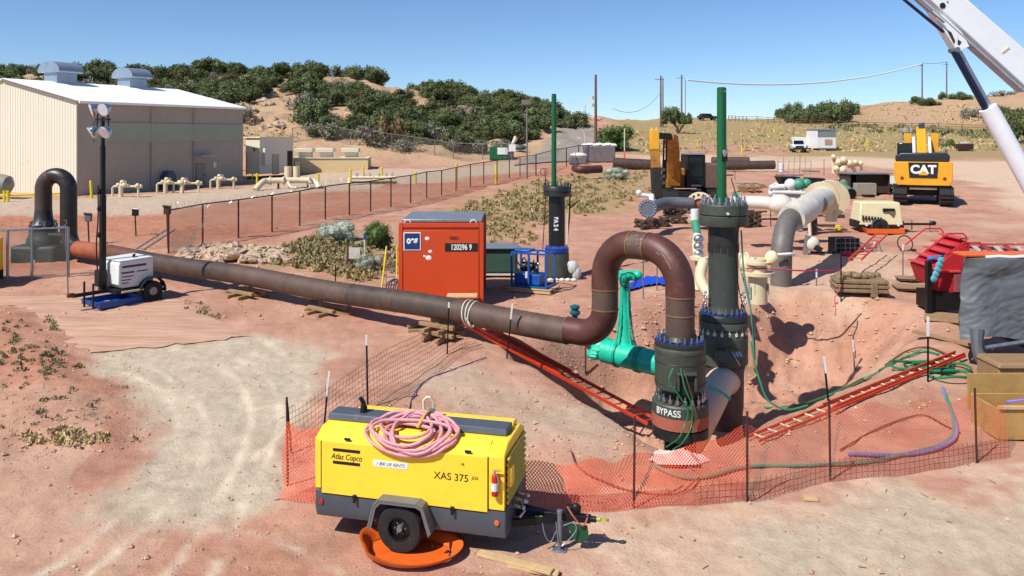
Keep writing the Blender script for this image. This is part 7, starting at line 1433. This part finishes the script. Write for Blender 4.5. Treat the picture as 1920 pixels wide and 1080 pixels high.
p = onG(-6, 26.2); t = thing('yellow_machine', 'yellow and black machine just entering the frame at the left edge', 'machine', p + Vector((-1.5, 0, 0))); MB().box((0, .6, .95), (1.8, 1.4, 1.2)).build('body', 'yellow_paint', t, bevel=.04); MB().box((0, .6, .3), (1.8, 1.4, .35)).build('base', 'black_steel', t, bevel=.02); MB().cyl((.5, -.12, .25), (.5, .02, .25), .27, n=18).build('wheel', 'rubber', t)
# pipe rail fence on the ridge
def rail_fence(label, pts, h=1.4):
    t = rootof('pipe_rail_fence', label, 'fence')
    P = []
    for a, b in zip(pts[:-1], pts[1:]):
        n = max(1, int((b - a).length / 3.4)); P += [a.lerp(b, i / n) for i in range(n)]
    P.append(pts[-1])
    for p in P: MB().cyl((0, 0, -.2), (0, 0, h + .1), .09, n=6).build('post', 'pole_brown', t, loc=(p.x, p.y, gz(p.x, p.y)))
    for f in (.35, .68, 1): MB().tube([(p.x, p.y, gz(p.x, p.y) + h * f) for p in P], .05, 5).build('rail', 'pole_brown', t)
rail_fence('dark pipe rail fence crossing the top of the dry field', [g(1366, 226), g(1400, 229), g(1440, 231), g(1500, 236), g(1590, 241), g(1660, 243), g(1760, 245), g(1850, 249), g(1990, 254)])
# rock pile
rb = []
mat('rock', '#b8a088', .9, 0, .2, 3, '#9a7862', .3, .3, 20)
def rock_mesh(seed):
    r = np.random.RandomState(seed); mb = MB(); mb.ball((0, 0, 0), (.5, .36, .27), 8, 6); mb.v = [tuple(np.array(v) * (1 + .22 * r.randn())) for v in mb.v]; o = mb.build('rock', 'rock', smooth=0); me = o.data; bpy.data.objects.remove(o); return me
RM = [rock_mesh(i) for i in range(6)]
def rock(p, s, lab, grp, m=None, name='rock'):
    o = bpy.data.objects.new(name, RM[RN.randint(6)]); COL.objects.link(o); o.location = p; o.rotation_euler = (RN.uniform(-.3, .3), RN.uniform(-.3, .3), RN.uniform(0, 6)); o.scale = (s, s, s); tag(o, lab, 'rock', grp); return o
for i in range(120):
    px = RN.uniform(345, 532); e = 1 - abs(px - 440) / 110; py = RN.uniform(472, 495 if px > 400 else 484) ; p = g(px, py)
    rock(p + Vector((0, 0, .03 + .35 * max(0, e) * RN.rand())), RN.uniform(.3, .75), 'pale angular rock in the pile between the long pipe and the fence', 'rocks in the pile behind the pipe')
for i in range(60):
    px, py = [(RN.uniform(450, 545), RN.uniform(168, 245)), (RN.uniform(570, 690), RN.uniform(190, 235)), (RN.uniform(690, 790), RN.uniform(150, 190)), (RN.uniform(1110, 1155), RN.uniform(211, 224))][RN.choice(4, p=[.5, .2, .15, .15])]
    p = g(px, py)
    if p.y < 240: rock(p, RN.uniform(.7, 2.2), 'pale boulder in the rocky clearings on the juniper hill', 'boulders on the hill', name='boulder')
# ---------------------------------------------------------------- vegetation
def foliage(name, c1, c2, tint=.18):
    m = bpy.data.materials.new(name); m.use_nodes = True; t = m.node_tree; N = t.nodes; L = t.links; b = N['Principled BSDF']; b.inputs['Roughness'].default_value = .8; b.inputs['Specular IOR Level'].default_value = .2
    tc = N.new('ShaderNodeTexCoord'); n = N.new('ShaderNodeTexNoise'); n.inputs['Scale'].default_value = 4; n.inputs['Detail'].default_value = 5; L.new(tc.outputs['Object'], n.inputs['Vector'])
    r = N.new('ShaderNodeValToRGB'); e = r.color_ramp.elements; e[0].position = .35; e[1].position = .68; e[0].color = (*lin(c1), 1); e[1].color = (*lin(c2), 1); L.new(n.outputs['Fac'], r.inputs[0])
    oi = N.new('ShaderNodeObjectInfo'); hs = N.new('ShaderNodeHueSaturation'); ma = N.new('ShaderNodeMapRange'); ma.inputs['To Min'].default_value = 1 - tint; ma.inputs['To Max'].default_value = 1 + tint; L.new(oi.outputs['Random'], ma.inputs['Value']); L.new(ma.outputs[0], hs.inputs['Value'])
    mh = N.new('ShaderNodeMapRange'); mh.inputs['To Min'].default_value = .485; mh.inputs['To Max'].default_value = .515; L.new(oi.outputs['Random'], mh.inputs['Value']); L.new(mh.outputs[0], hs.inputs['Hue'])
    L.new(r.outputs[0], hs.inputs['Color']); L.new(hs.outputs[0], b.inputs['Base Color']); MATS[name] = m; return m
foliage('juniper_leaf', '#3b442c', '#727a4c'); foliage('grey_leaf', '#6a6a5c', '#9a9684'); foliage('bush_leaf', '#3e4c26', '#66743a'); foliage('sage_leaf', '#8a9080', '#b4b8a4'); foliage('rust_leaf', '#5a4a34', '#86704c')
def crown_mesh(seed, n, leaf, lobes, m, flat=.75, inner=True, name='crown', spread=.68):
    r = np.random.RandomState(seed); C_ = []; 
    for i in range(lobes):
        a = r.uniform(0, 2 * PI); d = r.uniform(.05, spread) ** .8; C_.append((math.cos(a) * d, math.sin(a) * d, r.uniform(.28, 1.05) * (1 - .45 * d) * flat * 1.25, r.uniform(.26, .46)))
    v = []; f = []; C_ = np.array(C_)
    for i in range(n):
        c = C_[r.randint(lobes)]; d = r.randn(3); d /= np.linalg.norm(d); rad = c[3] * r.uniform(.55, 1.08) ; p = c[:3] + d * rad * np.array([1, 1, .85])
        if p[2] < .04: p[2] = abs(p[2]) * .5 + .03
        a = r.randn(3); a /= np.linalg.norm(a); b = np.cross(a, d + .3 * r.randn(3)); b /= np.linalg.norm(b) + 1e-9; s_ = leaf * r.uniform(.6, 1.5); o = len(v)
        v += [tuple(p + a * s_), tuple(p + b * s_ * .7), tuple(p - a * s_ * .8), tuple(p - b * s_ * .6 + d * s_ * .4)]; f.append((o, o + 1, o + 2, o + 3))
    mb = MB(); mb.v = v; mb.f = f
    if inner:
        for c in C_: mb.ball(tuple(c[:3]), (c[3] * .62, c[3] * .62, c[3] * .55), 7, 5)
    o = mb.build(name, m, smooth=0); me = o.data; bpy.data.objects.remove(o); return me
def trunk_mesh(seed):
    r = np.random.RandomState(seed); mb = MB(); mb.tube([(0, 0, -.15), (.03, 0, .15), (.0, .03, .5)], [.09, .07, .04], 7)
    for k in range(4): a = k * 1.6 + r.rand(); mb.tube([(0, 0, .1), (.2 * math.cos(a), .2 * math.sin(a), .3), (.45 * math.cos(a), .45 * math.sin(a), .55)], [.045, .03, .015], 5)
    o = mb.build('trunk', mat('bark', '#4a3c30', .95, 0, .3, 6), smooth=50); me = o.data; bpy.data.objects.remove(o); return me
JM = [crown_mesh(i, 3200, .046, 11, 'juniper_leaf') for i in range(6)]; GM = [crown_mesh(20 + i, 1100, .05, 8, 'grey_leaf', inner=False) for i in range(3)]; BM_ = [crown_mesh(30 + i, 4200, .034, 16, 'bush_leaf', .8, spread=.5) for i in range(2)]; SM = [crown_mesh(40 + i, 5200, .024, 18, 'sage_leaf', .65, spread=.52) for i in range(2)]; RMs = [crown_mesh(50, 1100, .055, 8, 'rust_leaf')]
TM = [trunk_mesh(i) for i in range(3)]
def plant(p, r, h, meshes, label, cat, grp=None, name='juniper'):
    t = bpy.data.objects.new(name, None); COL.objects.link(t); t.location = p; t.rotation_euler.z = RN.uniform(0, 6.28); t.scale = (r, r, h); tag(t, label, cat, grp)
    c = bpy.data.objects.new('crown', meshes[RN.randint(len(meshes))]); COL.objects.link(c); c.parent = t
    k = bpy.data.objects.new('trunk' if cat == 'tree' else 'stem', TM[RN.randint(3)]); COL.objects.link(k); k.parent = t; return t
EX = [(535, 185, 40, 30), (500, 215, 58, 30), (650, 218, 36, 26), (480, 262, 60, 40), (738, 170, 40, 20), (785, 192, 30, 20), (620, 148, 26, 6), (1120, 215, 60, 14), (560, 265, 40, 22), (880, 292, 90, 8), (700, 292, 80, 12)]
named = [(583, 238, 48, 'large round dark juniper low on the rocky hillside'), (482, 178, 36, 'dark juniper standing on the rock outcrop above the utility building'), (553, 172, 30, 'juniper at the right edge of the upper rock clearing'), (668, 242, 30, 'juniper right of the large round one'), (705, 250, 36, 'juniper beside the rusty brown bush')]
cnt = 0; placed = []
for px, py, w_, lb in named:
    p = g(px, py); r = w_ * p.y / F; plant(p - Vector((0, 0, .2)), r, r * 1.15, JM, lb, 'tree'); placed.append((px, py))
def zone_label(px, py):
    if px < 340: return 'dark juniper on the hill crest above the warehouse roof', 'junipers above the warehouse'
    if py < 170: return 'dark juniper along the top of the rocky hill', 'junipers on the hill top'
    if px < 700: return 'dark juniper scattered on the middle of the rocky hillside', 'junipers on the rocky hillside'
    return 'dark juniper in the dense stand running down to the fence', 'junipers in the dense stand'
tries = 0
while cnt < 290 and tries < 12000:
    tries += 1; u = RN.uniform(-140, 1085); D = RN.uniform(98, 175)
    if RN.rand() < .35: D = RN.uniform(135, 165)
    x = (u - 960) / F * D; z_ = gz(x, D); py = HY + (EYE - z_) / D * F
    if u > 1020 and D < 150: continue
    if u > 950 and py > 268: continue
    if u < 440 and D < 112: continue
    if py > (262 if u < 760 else 284): continue
    if any(((u - a) / c) ** 2 + ((py - b) / d) ** 2 < 1 for a, b, c, d in EX): continue
    if any(abs(u - a) * D / F < 2.1 and abs(py - b) * D / F < .75 for a, b in placed): continue
    r = RN.uniform(1.9, 3.4); placed.append((u, py)); cnt += 1; k = RN.rand()
    if k < .84: lb, gp = zone_label(u, py); plant(Vector((x, D, z_ - .3)), r, r * RN.uniform(.8, 1.1), JM, lb, 'tree', gp)
    else: plant(Vector((x, D, z_ - .2)), r * .85, r * RN.uniform(.8, 1.1), GM, 'bare grey bush among the junipers on the hill', 'shrub', 'grey bushes on the hill', name='grey_bush')
for u in np.linspace(90, 1040, 46):
    D = RN.uniform(144, 158); u = u + RN.uniform(-9, 9); x = (u - 960) / F * D; z_ = gz(x, D); py = HY + (EYE - z_) / D * F
    if any(((u - a) / c) ** 2 + ((py - b) / d) ** 2 < .5 for a, b, c, d in EX): continue
    r = RN.uniform(2.0, 3.6); plant(Vector((x, D, z_ - .3)), r, r * RN.uniform(.85, 1.15), JM, 'juniper of the ragged row standing along the hill skyline', 'tree', 'junipers on the skyline')
for px, py, w_, h_, ms, lb, nm in ((610, 258, 38, 40, GM, 'pale grey leafless bush below the large round juniper', 'grey_bush'), (690, 272, 40, 48, GM, 'wide grey twiggy bush at the foot of the hill', 'grey_bush'), (725, 272, 32, 62, RMs, 'rusty brown bush behind the wide grey twiggy one', 'rusty_bush'), (455, 232, 22, 40, GM, 'grey bush behind the right corner of the warehouse', 'grey_bush'), (760, 284, 34, 30, GM, 'low grey bush behind the hill foot fence', 'grey_bush'), (868, 286, 46, 36, GM, 'grey green bush at the right end of the hill foot fence', 'grey_bush'),
      (1158, 282, 52, 46, BM_, 'round green bush beside the dirt road and brown pole', 'bush'), (1128, 278, 24, 30, GM, 'grey bush at the left of the round green roadside bush', 'grey_bush'), (1108, 213, 16, 22, JM, 'small juniper left of the brown pole top of the road', 'juniper'), (1146, 222, 22, 24, JM, 'small juniper on the rocky knob right of the road', 'juniper'),
      (1156, 336, 34, 28, SM, 'pale grey sagebrush beyond the scrub flat', 'sagebrush'), (632, 452, 48, 46, SM, 'large pale grey sagebrush left of the orange container', 'sagebrush'), (708, 466, 40, 54, BM_, 'dark green bush between the sagebrush and the orange container', 'bush'), (690, 508, 34, 40, SM, 'grey sagebrush in front of the dark green bush', 'sagebrush'),
      (1478, 222, 26, 34, JM, 'left juniper of the clump on the ridge', 'juniper'), (1505, 226, 34, 38, JM, 'second juniper from the left of the ridge clump', 'juniper'), (1535, 230, 38, 48, JM, 'large middle juniper of the ridge clump', 'juniper'), (1565, 229, 34, 46, JM, 'right juniper of the ridge clump', 'juniper'), (1594, 216, 18, 26, JM, 'small juniper at the right end of the ridge clump', 'juniper'), (1490, 230, 24, 26, JM, 'low juniper before the ridge clump', 'juniper'),
      (1699, 188, 9, 16, JM, 'small cone shaped juniper on the right hill skyline', 'juniper'), (1718, 196, 14, 18, JM, 'juniper at the foot of the left hill pole', 'juniper'), (1745, 198, 20, 16, JM, 'low juniper between the two hill poles', 'juniper'), (1766, 186, 10, 16, JM, 'small juniper at the foot of the right hill pole', 'juniper'), (1800, 186, 22, 18, JM, 'juniper right of the hill poles', 'juniper'), (1872, 232, 32, 40, JM, 'juniper left of the crane cylinder', 'juniper'), (1905, 268, 44, 74, JM, 'big juniper behind the crane cylinder', 'juniper'), (1880, 180, 26, 14, GM, 'grey bush on the right skyline', 'grey_bush'), (1822, 222, 26, 26, GM, 'grey bush on the pale slope', 'grey_bush'), (1780, 277, 12, 22, JM, 'small juniper right of the rear facing excavator', 'juniper'), (1760, 275, 10, 12, GM, 'low bush beside the small juniper', 'grey_bush')):
    p = g(px, py); r = w_ * p.y / F; plant(p - Vector((0, 0, .05)), r, h_ * p.y / F * .92, ms, lb, 'tree' if nm == 'juniper' else 'shrub', None, nm)
# lone juniper with visible leaning trunks
p = g(1265, 250); k = p.y / F; t = thing('juniper', 'lone spreading juniper with bare crooked trunk rising behind the mud stained excavator', 'tree', p); H = 50 * k
MB().tube([(.6, 0, -.3), (.5, 0, H * .2), (-.3, 0, H * .42)], [.3, .24, .14], 8).build('trunk', 'bark', t); MB().tube([(.6, 0, 0), (1.3, 0, H * .22), (2.1, 0, H * .45)], [.2, .16, .1], 7).build('limb', 'bark', t)
for dx, dz, sx_, sz in ((-.9, .34, 1.9, 2.6), (.5, .42, 1.7, 2.4), (1.9, .34, 1.5, 2.0)):
    c = bpy.data.objects.new('crown', JM[RN.randint(6)]); COL.objects.link(c); c.parent = t; c.location = (dx, 0, H * dz); c.scale = (sx_, sx_, sz * H / 4)
# ground cover tufts
def tufts(name, label, zones, m, seed):
    r = np.random.RandomState(seed); v = []; f = []
    for (poly, n, h0, h1, blades) in zones:
        xs = [a for a, b in poly]; ys = [b for a, b in poly]; k = 0; tr = 0
        while k < n and tr < n * 8:
            tr += 1; px = r.uniform(min(xs), max(xs)); py = r.uniform(min(ys), max(ys))
            if inpoly(np.array([px]), np.array([py]), poly)[0] < 0: continue
            if vnoise(px, py, 38, 3) + r.uniform(-.7, .7) < -.1: continue
            k += 1; c = g(px, py); h = r.uniform(h0, h1); rad = h * r.uniform(.7, 1.2)
            for b in range(blades):
                a = r.uniform(0, 2 * PI); d = r.uniform(0, 1) ** .6; x = c.x + rad * d * math.cos(a); y = c.y + rad * d * math.sin(a); z = c.z; e = h * (1.05 - .6 * d * d) * r.uniform(.7, 1.1); s_ = h * .14 * r.uniform(.7, 1.6); an = r.uniform(0, PI); ca, sa = math.cos(an) * s_, math.sin(an) * s_; o = len(v); lx, ly = r.uniform(-.3, .3, 2) * h
                z0 = z + e * r.uniform(-.05, .6); v += [(x - ca, y - sa, z0), (x + ca, y + sa, z0 + s_ * .3), (x + lx + ca * .8, y + ly + sa * .8, z + e), (x + lx - ca, y + ly - sa, z + e - s_ * .4)]; f.append((o, o + 1, o + 2, o + 3))
    mb = MB(); mb.v = v; mb.f = f; o = mb.build(name, m, smooth=0); tag(o, label, None, kind='stuff'); o['category'] = 'ground cover'; return o
foliage('scrub_leaf', '#807050', '#b8a274', .0); foliage('green_leaf', '#646640', '#92906a', .0); foliage('straw', '#b09a6a', '#cfbc8c', .0)
tufts('scrub', 'olive and yellow scrub tufts on the flat behind the pipe and container', [([(800, 432), (860, 388), (960, 350), (1080, 325), (1215, 322), (1222, 362), (1160, 395), (1060, 405), (1000, 430), (940, 445)], 560, .10, .30, 22), ([(500, 475), (600, 440), (650, 470), (745, 470), (740, 520), (680, 528), (560, 505), (490, 490)], 300, .12, .3, 26), ([(830, 470), (1000, 430), (1010, 450), (930, 480)], 40, .1, .25, 14), ([(560, 560), (610, 560), (640, 590), (600, 580)], 6, .1, .2, 14)], 'scrub_leaf', 3)
tufts('green_scrub', 'green weeds scattered on the red bank and through the scrub', [([(0, 600), (90, 590), (150, 690), (110, 700), (0, 700)], 70, .04, .13, 20), ([(0, 700), (250, 700), (260, 840), (0, 850)], 50, .03, .10, 14), ([(800, 430), (960, 355), (1215, 325), (1160, 395), (1000, 430)], 120, .1, .28, 18), ([(330, 555), (400, 570), (420, 600), (350, 585)], 16, .05, .12, 14), ([(500, 475), (640, 450), (740, 480), (560, 505)], 60, .12, .28, 22)], 'green_leaf', 4)
tufts('dry_grass', 'pale dry grass along the foot of the bank and in the far field', [([(40, 815), (100, 800), (200, 820), (200, 835), (60, 835)], 46, .06, .14, 24), ([(1190, 250), (1300, 228), (1920, 252), (1920, 284), (1300, 288), (1200, 288)], 800, .25, .6, 8), ([(1640, 195), (1900, 195), (1900, 235), (1620, 232)], 150, .3, .9, 10), ([(450, 240), (560, 250), (560, 290), (460, 290)], 90, .2, .5, 10)], 'straw', 5)
tufts('field_scrub', 'grey green low scrub in the far field', [([(1190, 250), (1300, 228), (1920, 252), (1920, 284), (1300, 288), (1200, 288)], 300, .2, .5, 10), ([(1560, 236), (1700, 240), (1900, 252), (1900, 262), (1560, 246)], 120, .6, 1.2, 14)], 'green_leaf', 6)
# loose stones and clods: uncountable
def pebbles():
    r = np.random.RandomState(9); mb = MB(); base = [(1, 0, 0), (-.8, .1, 0), (0, .9, 0), (.1, -.9, .1), (.1, 0, .7), (0, 0, -.6)]; F8 = [(0, 2, 4), (2, 1, 4), (1, 3, 4), (3, 0, 4), (2, 0, 5), (1, 2, 5), (3, 1, 5), (0, 3, 5)]; v = []; f = []
    for i in range(5200):
        if i < 1500: px, py = r.uniform(-50, 1970), r.uniform(560, 1080)
        elif i < 2300: px, py = r.uniform(1050, 1780), r.uniform(555, 840)
        elif i < 3300: px, py = r.uniform(0, 1920), r.uniform(380, 600)
        elif i < 4100: px, py = r.uniform(0, 280), r.uniform(580, 870)
        else: px, py = r.uniform(850, 1250), r.uniform(560, 860)
        c = g(px, py); s_ = r.gamma(1.5, .009) + .007; s_ *= (1 if c.y < 22 else 1.8) * (1.7 if 1500 <= i < 2300 and r.rand() < .5 else 1); s_ = min(s_, .11); a = r.uniform(0, 6.3); ca, sa = math.cos(a), math.sin(a); o = len(v)
        for b in base: x, y, z = b[0] * s_ * r.uniform(.7, 1.2), b[1] * s_ * r.uniform(.6, 1), b[2] * s_; v.append((c.x + x * ca - y * sa, c.y + x * sa + y * ca, c.z + z + s_ * .2))
        f += [tuple(j + o for j in q) for q in F8]
    mb.v = v; mb.f = f; o = mb.build('pebbles', mat('clod', '#b58c70', .95, 0, .2, .9, '#cfb094', .5), smooth=0); tag(o, 'loose stones and dirt clods strewn over the whole site', 'stones', kind='stuff')
pebbles()
# dirt road up the hill, timber mat road
mat('road_dirt', '#8f8478', .95, 0, .12, .6, '#a39684', .3)
sheet('road', [((960, 312), (1130, 300)), ((1000, 290), (1128, 288)), ((1022, 270), (1124, 268)), ((1040, 252), (1118, 252)), ((1052, 241), (1116, 241)), ((1060, 236), (1114, 236))], 'road_dirt', .12)
def mats_road():
    mb = bpy.data.materials.new('mat_boards'); mb.use_nodes = True; t = mb.node_tree; N = t.nodes; L = t.links; b = N['Principled BSDF']; b.inputs['Roughness'].default_value = .95
    tc = N.new('ShaderNodeTexCoord'); mp = N.new('ShaderNodeMapping'); mp.inputs['Rotation'].default_value = (0, 0, -.12); mp.inputs['Scale'].default_value = (.35, 4.2, 1); L.new(tc.outputs['Object'], mp.inputs[0])
    n = N.new('ShaderNodeTexNoise'); n.inputs['Scale'].default_value = 1.6; n.inputs['Detail'].default_value = 8; n.inputs['Roughness'].default_value = .7; L.new(mp.outputs[0], n.inputs['Vector'])
    r = N.new('ShaderNodeValToRGB'); e = r.color_ramp.elements; e[0].position = .3; e[1].position = .55; e[0].color = (*lin('#a27660'), 1); e[1].color = (*lin('#bd967c'), 1); e2 = e.new(.75); e2.color = (*lin('#ccb094'), 1); L.new(n.outputs['Fac'], r.inputs[0]); L.new(r.outputs[0], b.inputs['Base Color'])
    bp = N.new('ShaderNodeBump'); bp.inputs['Strength'].default_value = .5; bp.inputs['Distance'].default_value = .06; L.new(n.outputs['Fac'], bp.inputs['Height']); L.new(bp.outputs[0], b.inputs['Normal'])
    sheet('timber_mat_road', [((-320, 560), (170, 556)), ((-20, 573), (330, 556)), ((60, 592), (400, 588)), ((110, 630), (440, 612)), ((160, 664), (480, 632))], mb, .025)
mats_road()

def sticks():
    r = np.random.RandomState(13); mb = MB()
    for i in range(90):
        px, py = (r.uniform(0, 620), r.uniform(600, 1075)) if i < 35 else (r.uniform(880, 1900), r.uniform(860, 1075)) if i < 60 else (r.uniform(540, 1200), r.uniform(600, 860))
        c = g(px, py) + Vector((0, 0, .01)); a = r.uniform(0, 3.14); l = r.uniform(.03, .13); mb.bar(c, c + Vector((math.cos(a) * l, math.sin(a) * l, r.uniform(0, .03))), .008, .008)
    tag(mb.build('dry_twigs', mat('twig', '#866450', .9, 0, .4, 3), smooth=0), 'dry twigs and splinters scattered on the dirt', 'twigs', kind='stuff')
sticks()
